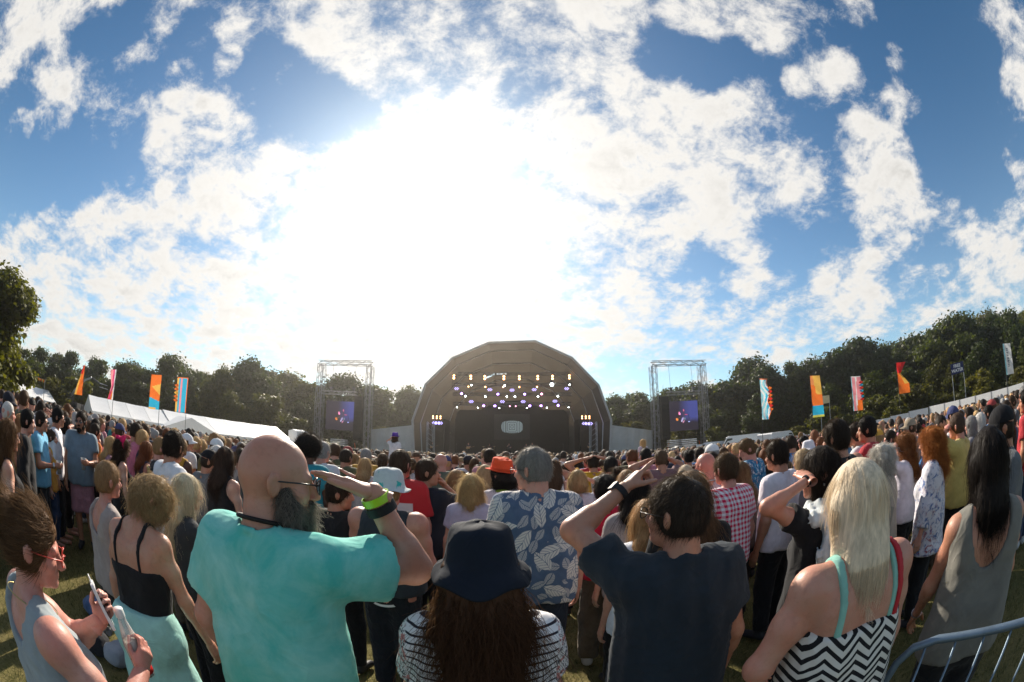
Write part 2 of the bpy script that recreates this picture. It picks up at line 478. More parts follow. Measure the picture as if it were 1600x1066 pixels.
def folds(N, o, weave):
    q = N.v('MULTIPLY', N.v('ADD', o, N.v('SCALE', N.noise(o, 3.5, 2, .5, 0, 1), .22)), (1.0, 1.0, .8))
    a = N.noise(q, 4.5, 2, .5, .4); b = N.noise(N.v('ADD', q, (3, 7, 1)), 9, 2, .5, .5)
    rid = lambda x: N.m('POWER', N.m('SUBTRACT', 1.0, N.m('ABSOLUTE', N.m('MULTIPLY', N.m('SUBTRACT', x, .5), 3.2)), clamp=True), 2.0)
    return N.m('ADD', N.m('ADD', N.m('MULTIPLY', rid(a), .8), N.m('MULTIPLY', rid(b), .35)), N.m('MULTIPLY', N.noise(o, weave, 2), .03))
def plain(name, col, rough=.7, spec=.3, var=.25, scale=6.0, metal=0.0, bmp=0.0):
    m, N = new_mat(name); o = N.coord()
    n = N.noise(o, scale, 5, .6)
    c = N.mix(N.mr(n, .3, .7), tuple(x * (1 - var) for x in col), tuple(min(1, x * (1 + var * .6)) for x in col))
    finish(N, bsdf(N, c, rough, spec, bump(N, N.noise(o, scale * 8, 3), bmp, .01) if bmp else None, Metallic=metal)); return m
def tinted(name, rough=.85, spec=.2, var=.22, scale=9.0, bmp=.24, bscale=60.0, sheen=.08, metal=0.0, transl=0.0):
    """fabric and the like in the object's own colour"""
    m, N = new_mat(name); o = N.coord(); c0 = N.ocol()
    n = N.noise(o, scale, 5, .62)
    c = N.mix(N.mr(n, .3, .72), N.v('SCALE', c0, 1 - var), N.v('SCALE', c0, 1 + var * .35))
    h = folds(N, o, bscale * 4)
    sh = bsdf(N, c, rough, spec, bump(N, h, bmp, .03), Sheen_Weight=sheen, Sheen_Roughness=.6, Metallic=metal)
    if transl:
        t = N.new('ShaderNodeBsdfTranslucent'); N.put(t.inputs[0], c)
        mx = N.new('ShaderNodeMixShader'); mx.inputs[0].default_value = transl
        N.l.new(sh, mx.inputs[1]); N.l.new(t.outputs[0], mx.inputs[2]); sh = mx.outputs[0]
    finish(N, sh); return m
def skin_mat():
    m, N = new_mat('skin'); o = N.coord(); c0 = N.ocol()
    a = N.noise(o, 7, 5, .6); b = N.noise(o, 42, 4, .7)
    red = N.v('MULTIPLY', c0, (1.08, .72, .64))
    c = N.mix(N.mr(a, .35, .75), c0, red)
    c = N.mix(N.mr(b, .5, .75, 0, .5), c, N.v('MULTIPLY', c0, (.72, .60, .54)))
    h = N.m('ADD', N.m('MULTIPLY', N.noise(o, 220, 3), .4), N.noise(o, 30, 3))
    finish(N, bsdf(N, c, N.mr(b, .3, .7, .38, .58), .42, bump(N, h, .3, .006), Subsurface_Weight=.10, Subsurface_Scale=.008, Coat_Weight=.06, Coat_Roughness=.35))
    m.cycles.use_bump_map_correction = True if hasattr(m.cycles, 'use_bump_map_correction') else None
    return m
def hair_mats():
    m, N = new_mat('hair_strand')
    hi = N.new('ShaderNodeHairInfo'); c0 = N.ocol()
    c = N.v('SCALE', c0, N.mr(hi.outputs['Random'], 0, 1, .60, 1.25))
    d = bsdf(N, c, .55, .16)
    t = N.new('ShaderNodeBsdfHair', component='Transmission'); N.put(t.inputs['Color'], N.v('ADD', N.v('SCALE', N.v('POWER', c, (.55, .6, .7)), .55), N.v('SCALE', c, .3))); t.inputs['RoughnessU'].default_value = .30; t.inputs['RoughnessV'].default_value = 1.0
    mx = N.new('ShaderNodeMixShader'); mx.inputs[0].default_value = .32
    N.l.new(d, mx.inputs[1]); N.l.new(t.outputs[0], mx.inputs[2]); finish(N, mx.outputs[0])
    m2, N = new_mat('hair_mass'); o = N.coord(); c0 = N.ocol()
    q = N.v('MULTIPLY', o, (1, 1, .16))
    n = N.noise(q, 75, 4, .6, .6); k = N.noise(o, 9, 3)
    c = N.mix(N.mr(n, .32, .7), N.v('SCALE', c0, .6), N.v('SCALE', c0, 1.0))
    finish(N, bsdf(N, c, .6, .12, bump(N, N.m('ADD', n, k), .3, .012)))
    return m, m2

SKIN = skin_mat()
HAIR_S, HAIR_M = hair_mats()
CLOTH = tinted('cloth')
CLOTH_T = tinted('thin_cloth', transl=.18)
DENIM = tinted('denim', var=.4, scale=5, bmp=.5)
HATC = tinted('hat_cloth', bmp=.25, var=.18, sheen=.02)
PLASTIC = tinted('plastic', rough=.35, spec=.5, var=.05, bmp=0.0, sheen=0)
RUBBER = tinted('rubber', rough=.6, spec=.3, var=.1, bmp=.05, sheen=0)
METAL = tinted('bare_metal', rough=.35, spec=.5, var=.15, bmp=.05, sheen=0, metal=1.0)

def glass_mat(name, col, rough=.05, alpha=.25):
    m, N = new_mat(name)
    g = bsdf(N, col, rough, .6); t = N.new('ShaderNodeBsdfTransparent'); t.inputs[0].default_value = (*[min(1, .6 + .4 * x) for x in col], 1)
    fr = N.new('ShaderNodeFresnel'); fr.inputs[0].default_value = 1.5
    mx = N.new('ShaderNodeMixShader'); N.put(mx.inputs[0], N.m('ADD', fr.outputs[0], alpha, clamp=True))
    N.l.new(t.outputs[0], mx.inputs[1]); N.l.new(g, mx.inputs[2])
    finish(N, mx.outputs[0]); return m
LENS_DARK = glass_mat('dark_lens', (.012, .012, .014), .06, .8)
LENS_CLEAR = glass_mat('clear_lens', (.7, .74, .76), .03, .06)
CUP_PL = glass_mat('cup_plastic', (.72, .74, .76), .12, .22)
BEER = glass_mat('beer_fill', (.50, .22, .03), .1, .55)
COLA = glass_mat('dark_drink_fill', (.03, .012, .01), .1, .85)

# patterned fabrics, all in object space
def pat(name, fn, rough=.85):
    m, N = new_mat(name); o = N.coord(); X, Y, Z = N.sep(o)[:3]
    c = fn(N, o, X, Y, Z)
    h = folds(N, o, 260)
    finish(N, bsdf(N, c, rough, .2, bump(N, h, .24, .03), Sheen_Weight=.06)); return m
def band(N, x, freq, duty, soft=.03):
    t = N.m('FRACT', N.m('MULTIPLY', x, freq))
    return N.m('MULTIPLY', N.mr(t, 0, soft, 0, 1), N.mr(t, duty, duty + soft, 1, 0))
def stripes_fn(N, o, X, Y, Z):
    z = N.m('ADD', Z, N.m('MULTIPLY', N.noise(o, 3, 1), .03))
    dark = band(N, z, 38, .26)
    flo = N.mr(N.m('ABSOLUTE', X), .215, .222)
    n = N.noise(o, 70, 2, .5, 1.5)
    pch = N.mix(N.mr(n, .42, .46), (.03, .03, .05), N.mix(N.mr(N.noise(o, 38, 1), .55, .6), (.75, .73, .72), (.55, .22, .20)))
    return N.mix(flo, N.mix(dark, (.76, .75, .76), (.022, .022, .035)), pch)
def gingham_fn(N, o, X, Y, Z):
    a = band(N, N.m('ADD', N.m('ADD', X, N.m('MULTIPLY', Y, .6)), .5), 25, .5, .08); b = band(N, Z, 25, .5, .08)
    s = N.m('MULTIPLY', N.m('ADD', a, b), .5)
    return N.mix(s, (.74, .76, .80), (.62, .015, .07))
def hawaii_fn(N, o, X, Y, Z):
    q = N.comb(N.m('ADD', X, N.m('MULTIPLY', N.noise(o, 9, 2), .05)), N.m('MULTIPLY', Y, .4), N.m('ADD', Z, N.m('MULTIPLY', N.noise(N.v('ADD', o, (3, 1, 2)), 8, 2), .05)))
    def leaves(sc, off):
        vo = N.new('ShaderNodeTexVoronoi', voronoi_dimensions='3D', feature='F1'); N.put(vo.inputs['Vector'], N.v('ADD', q, off)); vo.inputs['Scale'].default_value = sc
        vo.inputs['Randomness'].default_value = .8
        pos, colr = vo.outputs['Position'], vo.outputs['Color']
        d = N.v('SUBTRACT', N.v('ADD', q, off), pos)
        d = N.v('SCALE', d, sc) if False else d
        r = N.m('MULTIPLY', N.sep(colr)[0], 6.283)
        dx, dy, dz = N.sep(d)[:3]
        c, s_ = N.m('COSINE', r), N.m('SINE', r)
        u = N.m('ADD', N.m('MULTIPLY', dx, c), N.m('MULTIPLY', dz, s_)); v = N.m('SUBTRACT', N.m('MULTIPLY', dz, c), N.m('MULTIPLY', dx, s_))
        au, av = N.m('ABSOLUTE', u), N.m('ABSOLUTE', v)
        L, W = .52 / sc, .26 / sc
        env = N.m('MULTIPLY', W, N.m('SUBTRACT', 1.0, N.m('POWER', N.m('DIVIDE', au, L), 2.0)))
        inside = N.mr(N.m('SUBTRACT', env, av), 0, .0016)
        vein = N.mr(av, .0012, .0026)
        sl = N.m('FRACT', N.m('MULTIPLY', N.m('SUBTRACT', u, N.m('MULTIPLY', av, 1.1)), 7.0 * sc))
        slit = N.mr(N.m('ABSOLUTE', N.m('SUBTRACT', sl, .5)), .08, .2)
        return N.m('MULTIPLY', inside, N.m('MULTIPLY', vein, N.m('ADD', .35, N.m('MULTIPLY', slit, .65))))
    a = leaves(6.8, (0, 0, 0)); b = N.m('MULTIPLY', leaves(11, (5.3, 0, 2.2)), .6)
    l = N.m('MAXIMUM', a, b)
    base = N.mix(N.noise(o, 24, 3), (.055, .085, .15), (.10, .145, .23))
    return N.mix(l, base, (.60, .56, .52))
def zigzag_fn(N, o, X, Y, Z):
    t = N.m('PINGPONG', N.m('ADD', N.m('MULTIPLY', X, 1.0), 3.0), .055)
    z = N.m('ADD', N.m('ADD', Z, N.m('MULTIPLY', t, .9)), N.m('MULTIPLY', N.noise(o, 4, 2), .05))
    w = N.mr(N.noise(N.comb(0, 0, N.m('MULTIPLY', z, 14)), 1, 1), .3, .7, .3, .62)
    tt = N.m('FRACT', N.m('MULTIPLY', z, 27))
    return N.mix(N.m('LESS_THAN', tt, w), (.62, .60, .55), (.012, .012, .014))
def floral_fn(N, o, X, Y, Z):
    a = N.noise(o, 22, 4, .6, .8); b = N.noise(N.v('ADD', o, (4, 2, 7)), 17, 4, .6, 1.0)
    lowf = N.mr(Z, .75, 1.2, 1, .25)
    c = N.mix(N.mr(a, .50, .62), (.66, .65, .70), (.12, .18, .36))
    return N.mix(N.m('MULTIPLY', N.mr(b, .55, .66), lowf), c, (.28, .025, .05))
def bluefloral_fn(N, o, X, Y, Z):
    a = N.noise(o, 30, 3, .6, 1.2)
    return N.mix(N.mr(a, .56, .62), N.mix(N.mr(N.noise(o, 18, 2), .4, .6), (.01, .10, .22), (.02, .22, .40)), (.62, .68, .70))
def tiedye_fn(N, o, X, Y, Z):
    a = N.noise(o, 5, 6, .65, .6); b = N.noise(o, 26, 4, .7)
    c = N.mix(N.mr(a, .35, .68), (.075, .47, .41), (.30, .66, .58))
    c = N.mix(N.mr(b, .6, .85, 0, .5), c, (.06, .48, .50))
    return N.mix(N.mr(Z, .95, 1.2, .45, 0), c, (.06, .48, .30))
def redwhite_fn(N, o, X, Y, Z):
    return N.mix(N.mr(Z, 1.315, 1.32), N.mix(N.mr(N.m('ABSOLUTE', X), .165, .17), (.66, .60, .58), (.52, .025, .03)), (.52, .025, .03))
def speck_fn(N, o, X, Y, Z):
    a = N.noise(o, 60, 3, .6, .8)
    return N.mix(N.mr(a, .5, .58), (.42, .20, .24), (.10, .10, .16))
def scarf_fn(N, o, X, Y, Z):
    a = N.noise(o, 8, 4, .6, .6)
    return N.mix(N.mr(a, .35, .6), (.30, .36, .40), (.66, .70, .70))
STRIPES = pat('striped_jersey', stripes_fn); GINGHAM = pat('gingham', gingham_fn); HAWAII = pat('leaf_print', hawaii_fn)
ZIGZAG = pat('zigzag_print', zigzag_fn); FLORAL = pat('floral_print', floral_fn); BLUEFLOR = pat('blue_floral_print', bluefloral_fn)
TIEDYE = pat('mottled_jersey', tiedye_fn); REDWHITE = pat('two_tone_jersey', redwhite_fn); SPECK = pat('speckled_print', speck_fn); SCARFM = pat('scarf_cloth', scarf_fn)
def spots_hat_fn(N, o, X, Y, Z):
    a = N.noise(o, 11, 3, .5, .5)
    return N.mix(N.mr(a, .62, .66), N.mix(N.noise(o, 40, 3), (.40, .44, .46), (.56, .60, .60)), (.03, .38, .36))
HATSPOT = pat('sprayed_hat_cloth', spots_hat_fn)

# ---------------------------------------------------------------- people
def rotm(axis, deg): return np.array(Matrix.Rotation(R(deg), 3, axis))
def unit(v): v = np.asarray(v, float); return v / (np.linalg.norm(v) + 1e-9)

_HANDS = {}
def hand_mesh(kind, res):
    key = (kind, res)
    if key in _HANDS: return _HANDS[key]
    curl, spread, thumb = {'flat': (.10, .0, .85), 'relaxed': (.42, .05, .4), 'grip': (.95, .0, .9), 'point': (1.1, .0, .8), 'spread': (.12, .35, .0)}[kind]
    P = [cap((0, -.07, 0), (0, .012, 0), .0265, .024, .01, (1, 1, .8)),
         cap((-.016, .02, -.002), (-.026, .078, 0), .0165, .0135, .012), cap((-.004, .02, 0), (-.008, .082, .002), .0165, .0135, .012),
         cap((.006, .02, 0), (.010, .080, .001), .016, .013, .012), cap((.016, .02, -.002), (.026, .073, -.002), .0155, .0125, .012),
         ell((-.024, .035, -.010), (.018, .030, .016), .012)]
    for i, (x, y, L) in enumerate(((-.027, .082, .92), (-.009, .087, 1.0), (.010, .084, .94), (.027, .076, .76))):
        c = curl * (1 + .12 * i)
        if kind == 'point' and i == 0: c = .08
        p = np.array((x, y, 0.0)); a = c * .55; sp = spread * (i - 1.5) * .22
        for l, r0, r1 in ((.044, .0098, .0088), (.027, .0088, .0080), (.022, .0080, .0066)):
            q = p + L * l * np.array((math.sin(sp) * math.cos(a), math.cos(sp) * math.cos(a), -math.sin(a)))
            P.append(cap(p, q, r0, r1, .003)); p = q; a += c * (.9 if l > .03 else .75)
    t0 = np.array((-.026, .026, -.008)); d1 = unit((-.75 + .35 * thumb, .75, -.25 - .5 * thumb)); d2 = unit((-.45 + .6 * thumb, .9, -.2 - .45 * thumb))
    if kind == 'flat': d1, d2 = unit((-.34, .95, -.14)), unit((.02, 1, -.06))
    P += [cap(t0, t0 + d1 * .042, .0150, .0112, .008), cap(t0 + d1 * .042, t0 + d1 * .042 + d2 * .032, .0108, .0098, .003),
          cap(t0 + d1 * .042 + d2 * .032, t0 + d1 * .042 + d2 * .058, .0098, .0078, .003)]
    F = Field(np.arange(-.085, .06, res), np.arange(-.055, .215, res), np.arange(-.13, .05, res)).add(*P)
    V, Q = F.mesh(); V = sm(V, Q, 1, .4)
    _HANDS[key] = (V, Q); return V, Q

def ik(S, T, pole, l1, l2):
    S, T = np.asarray(S, float), np.asarray(T, float)
    v = T - S; d = min(np.linalg.norm(v), (l1 + l2) * .998); u = unit(v)
    a = (l1 * l1 - l2 * l2 + d * d) / (2 * d); h = math.sqrt(max(l1 * l1 - a * a, 0))
    p = np.asarray(pole, float); p = unit(p - u * (p @ u))
    return S + u * a + p * h, S + u * d

# right arm: wrist target, elbow pole, palm normal, hand; the left arm mirrors x
ARMS = {
    'down': ((.255, .03, .88), (.5, -1, 0), (-1, .1, 0), 'relaxed'),
    'loose': ((.275, .09, .90), (.6, -1, 0), (-.8, -.3, 0), 'relaxed'),
    'front': ((.10, .21, 1.00), (.8, -.6, 0), (-.6, -.6, 0), 'relaxed'),
    'phone': ((.09, .31, 1.24), (.7, -.2, -1), (-.3, -.9, .2), 'grip'),
    'cup': ((.15, .29, 1.16), (.5, -.6, -1), (-1, 0, 0), 'grip'),
    'fold': ((-.06, .20, 1.21), (1, -.2, -.6), (0, -1, 0), 'relaxed'),
    'shade': ('brow', (1, .25, -.6), (-.1, -.2, -1), 'flat'),
    'head': ((.150, -.02, 1.70), (1, .25, -.1), (-.5, 0, -.9), 'flat'),
    'hip': ((.195, .06, 1.03), (1, -.6, 0), (-.7, -.7, 0), 'relaxed'),
    'mouth': ((.085, .155, 1.50), (.8, .1, -1), (-.6, -.7, .2), 'grip'),
    'up': ((.24, .20, 1.95), (1, 0, -.3), (0, 1, 0), 'relaxed'),
}

def anatomy(sp):
    """primitives of the body in the person's own frame (1.75 m tall, facing +Y, right is +X)"""
    f = sp.get('sex', 'm') == 'f'; w = sp.get('w', 1.0); A = {}
    lean, side = sp.get('lean', 0), sp.get('side', 0)
    Rm = rotm('Y', side) @ rotm('X', -lean)
    o = np.array((0, 0, .95))
    tf = lambda p: Rm @ (np.asarray(p, float) - o) + o
    A['tf'] = tf; A['R'] = Rm
    sh = sp.get('shoulder', .158 if f else .184); sz = 1.405 if f else 1.415
    hipw = .085 if f else .065
    def c(a, b, *r, **k): return cap(tf(a), tf(b), *r, **k)
    torso = [c((-hipw, -.012, .93), (hipw, -.012, .93), .112 * (1 + (w - 1) * .7), k=.05, s=(1, .98, 1)),
             c((-.055, 0, 1.09), (.055, 0, 1.09), (.092 if f else .105) * w, k=.07, s=(1, .92 + .25 * (w - 1), 1.2)),
             c((-.065, -.008, 1.235), (.065, -.008, 1.235), (.102 if f else .118) * (1 + (w - 1) * .7), k=.06, s=(1, .88, 1.2)),
             c((-sh * .60, -.022, 1.345), (sh * .60, -.022, 1.345), .078 if f else .088, k=.05, s=(1, .95, 1)),
             c((-.045, -.028, 1.455), (-sh * .93, -.018, sz + .012), .046, .043, k=.05), c((.045, -.028, 1.455), (sh * .93, -.018, sz + .012), .046, .043, k=.05)]
    for s in (-1, 1):                                   # shoulder blades
        torso.append(ell(tf((s * .085, -.085, 1.32)), (.055, .028, .075), .04))
    if f:
        for s in (-1, 1): torso.append(ell(tf((s * .068, .085, 1.25)), (.058, .055, .062), .03))
    A['torso'] = torso
    glute = [ell((s * .068, -.072, .90), (.078 if f else .07, .06, .085), .04) for s in (-1, 1)]
    A['hips'] = [torso[0]] + glute
    nr = .046 if f else .0575 * (1 + (w - 1) * .5)
    # head frame
    hy, hp, hr = sp.get('head', (0, 0, 0))
    HM = Rm @ rotm('Z', hy) @ rotm('X', -hp) @ rotm('Y', hr)
    pivot = tf((0, -.008, 1.555)); hc = pivot + HM @ np.array((0, .028, .078))
    hs = sp.get('hs', .97 if f else 1.02)
    A['HM'], A['hc'], A['hs'] = HM, hc, hs
    hp_ = lambda p: hc + HM @ (np.asarray(p, float) * hs)
    A['hp'] = hp_
    def he(p, r, k=.015): return ell(hp_(p), tuple(x * hs for x in r), k, HM)
    def hcap(a, b, r0, r1=None, k=.01): return cap(hp_(a), hp_(b), r0 * hs, (r0 if r1 is None else r1) * hs, k)
    A['he'], A['hcap'] = he, hcap
    A['neck'] = [cap(tf((0, -.030, 1.42)), hp_((0, -.028, -.055)), nr * 1.08, nr, .03)]
    if not f: A['neck'] += [cap(tf((0, -.050, 1.45)), hp_((0, -.048, -.03)), nr * .68, nr * .6, .03)]
    A['head'] = [he((0, -.014, .026), (.076, .096, .088), .02), he((0, -.042, .0), (.070, .066, .062), .02), he((0, .035, -.042), (.057, .055, .075), .02),
                 hcap((-.028, .042, -.086), (.028, .042, -.086), .027 if not f else .023, k=.02), he((0, .073, -.098), (.020, .018, .018), .018),
                 hcap((-.034, .078, .014), (.034, .078, .014), .013, k=.014), hcap((0, .090, .002), (0, .109, -.034), .0075, .0125, .011),
                 he((-.011, .100, -.040), (.009, .010, .008), .006), he((.011, .100, -.040), (.009, .010, .008), .006),
                 he((-.040, .060, -.030), (.020, .022, .020), .02), he((.040, .060, -.030), (.020, .022, .020), .02),
                 hcap((-.017, .0865, -.063), (.017, .0865, -.063), .0058, k=.006), hcap((-.014, .0865, -.0725), (.014, .0865, -.0725), .0065, k=.006)]
    A['ears'] = []
    for s in (-1, 1):
        M = HM @ rotm('Z', s * 30) @ rotm('Y', s * 10) @ rotm('X', 12)
        A['ears'].append(ell(hp_((s * .083, -.014, -.010)), (.0095 * hs, .021 * hs, .034 * hs), .005, M))
    A['headsub'] = [he((-.032, .100, -.004), (.017, .013, .0105)), he((.032, .100, -.004), (.017, .013, .0105))]
    A['earsub'] = [ell(hp_((s * .094, -.004, -.008)), (.010 * hs, .011 * hs, .019 * hs), 0, HM) for s in (-1, 1)]
    # arms
    A['arm'] = {}
    for s, key in ((1, 'R'), (-1, 'L')):
        a = sp.get(key, 'down'); a = ARMS[a] if isinstance(a, str) else a
        T, pole, pn, hk = a; mir = np.array((s, 1, 1)); fb = sp.get('fingers' + key)
        if isinstance(T, str):                           # fingertips laid against the brow
            fdir = HM @ unit((-.86 * s, .30, .22)) if fb is None else unit(np.asarray(fb, float) * mir)
            T = (hp_((s * .012, .122, .034)) - fdir * .150) * mir; fb = fdir * mir; sp = dict(sp, armlean=False)
        Sh = tf((s * sh, -.018, sz))
        T = np.asarray(T, float) * mir
        if len(a) == 4: T = tf(T) if T[2] > .95 and sp.get('armlean', True) else T
        k = sp.get('armlen', 1.0) * (.94 if f else 1.0)
        E, W = ik(Sh, T, np.asarray(pole, float) * mir, .292 * k, .258 * k)
        tk = (.82 if f else 1.0) * (1 + (w - 1) * .6) * sp.get('arm_w', 1.0)
        fd = unit(W - E)
        if fb is not None: fd2 = unit(np.asarray(fb, float) * mir)
        else: fd2 = fd
        n = np.asarray(pn, float) * mir; z = -unit(n - fd2 * (n @ fd2)); x = np.cross(fd2, z)
        HMt = np.stack([x, fd2, z], 1)
        fm = E + (W - E) * .28
        prims = [ell(Sh + np.array((0, 0, -.005)), (.060 * tk, .062 * tk, .066 * tk), .03), cap(Sh, E, .052 * tk, .0415 * tk, .03),
                 ell((Sh * .55 + E * .45), (.050 * tk, .050 * tk, .050 * tk), .03), cap(E, W, .0405 * tk, .0265 * tk, .02),
                 cap(E, fm, .043 * tk, .043 * tk, .02)]
        A['arm'][key] = dict(S=Sh, E=E, W=W, tk=tk, prims=prims, HM=HMt, kind=hk, s=s)
    # legs
    A['leg'] = {}
    for s, key in ((1, 'R'), (-1, 'L')):
        st = sp.get('stance', .10); hx = .088 if f else .082
        sy = sp.get('step', 0) * s
        hip, kn, an = np.array((s * hx, -.01, .90)), np.array((s * (hx * .4 + st * .6), .02 + sy * .6, .49)), np.array((s * st, -.02 + sy, .085))
        if sp.get('sit'): kn, an = np.array((s * .15, .34, .86)), np.array((s * .15, .36, .48))
        lw = 1 + (w - 1) * .6
        A['leg'][key] = dict(H=hip, K=kn, A=an, lw=lw, prims=[cap(hip, kn, .088 * lw, .056 * lw, .04), cap(kn, an, .054 * lw, .036 * lw, .03), ell(kn * .7 + an * .3 + np.array((0, -.022, 0)), (.046, .05, .09), .03)],
                             foot=[cap(an + np.array((0, -.015, -.04)), an + np.array((s * .02, .155, -.055)), .036, .030, .02)])
    return A

def grid_for(prims, d, zs=None, fine=None, pad=.035):
    lo = np.min([Field.bound(p)[0] for p in prims], 0) - pad; hi = np.max([Field.bound(p)[1] for p in prims], 0) + pad
    return lo, hi

def fields(lo, hi, d, fine=None, box=None):
    if fine is None: return Field(*[axis_grid(l, h, d) for l, h in zip(lo, hi)])
    return Field(*[axis_grid(l, h, d, fine, bl, bh) for l, h, bl, bh in zip(lo, hi, *box)])

def strands(name, V, F, n, L, parent, color, flow='down', lift=.25, curl=0.0, rad=.0006, pts=6, seed=0, jit=.25, HM=None, hc=None, keep=None, bend=7.0, mat=None):
    """fine curves growing from a hair surface"""
    g = np.random.default_rng(seed)
    A, B, C, D = (V[F[:, i]] for i in range(4))
    nr = np.cross(C - A, D - B); ar = np.linalg.norm(nr, axis=1); nr /= ar[:, None] + 1e-12
    if keep is not None: ar = ar * keep((A + C) / 2, nr)
    if ar.sum() <= 0: return None
    i = g.choice(len(F), n, p=ar / ar.sum())
    u, v = g.random((2, n, 1))
    p = (A[i] * (1 - u) + B[i] * u) * (1 - v) + (D[i] * (1 - u) + C[i] * u) * v
    nn = nr[i]
    up = np.array((0, 0, 1.0)) if HM is None else HM @ np.array((0, 0, 1.0))
    if flow == 'down': f = np.tile(np.array((0, -.05, -1.0)), (n, 1))
    elif flow == 'crown':
        cr = hc + HM @ np.array((0, -.06, .10)); f = (p - cr) + (HM @ np.array((0, .01, -.02)))
    elif flow == 'back': f = np.tile(HM @ np.array((0, -1.0, -.1)), (n, 1))
    elif flow == 'out': f = nn + g.normal(size=(n, 3)) * .8
    elif flow == 'front': f = np.tile(HM @ np.array((0, 1.0, -.1)), (n, 1))
    f = f - nn * (f * nn).sum(1, keepdims=True); f /= np.linalg.norm(f, axis=1, keepdims=True) + 1e-6
    f += g.normal(size=(n, 3)) * jit
    ln = L * (.6 + .8 * g.random((n, 1)))
    bd = bend if hc is None else np.where((p - hc) @ (HM @ np.array((0, 0, 1.0))) > -.01, max(bend, 9.0), bend)[:, None, None]
    b = np.cross(nn, f)
    t = np.linspace(0, 1, pts)[None, :, None]
    P = (p - nn * .004)[:, None] + f[:, None] * (ln[:, None] * t) + nn[:, None] * (lift * ln[:, None] * t - bd * .5 * (ln[:, None] * t) ** 2)
    if flow == 'down': P[..., 2] -= (ln * .25)[:, None, :][..., 0] * t[..., 0] ** 2
    if curl:
        ph = g.uniform(0, 6.28, (n, 1, 1)); fr = g.uniform(.7, 1.4, (n, 1, 1)) * 13
        P = P + curl * np.minimum(t * 3, 1) * (b[:, None] * np.sin(ph + fr * t) + nn[:, None] * np.cos(ph + fr * t))
    cu = bpy.data.hair_curves.new(name)
    cu.add_curves([pts] * n)
    cu.attributes['position'].data.foreach_set('vector', P.astype(np.float32).ravel())
    ra = cu.attributes.get('radius') or cu.attributes.new('radius', 'FLOAT', 'POINT')
    rr = np.tile(np.linspace(1, .35, pts), n) * rad
    ra.data.foreach_set('value', rr.astype(np.float32))
    cu.materials.append(mat or HAIR_S)
    return obj(name, cu, parent, color)

HAIRCOL = dict(black=(.012, .010, .009), dark=(.030, .020, .014), brown=(.075, .042, .024), chestnut=(.13, .055, .024), ginger=(.33, .105, .030), sandy=(.30, .175, .08),
               blonde=(.58, .37, .17), pale=(.78, .64, .45), grey=(.30, .29, .28), white=(.62, .60, .57), auburn=(.19, .065, .025))
SKINCOL = dict(pale=(.52, .31, .23), pink=(.50, .26, .20), tan=(.40, .21, .13), deep=(.10, .05, .03), olive=(.36, .20, .13))

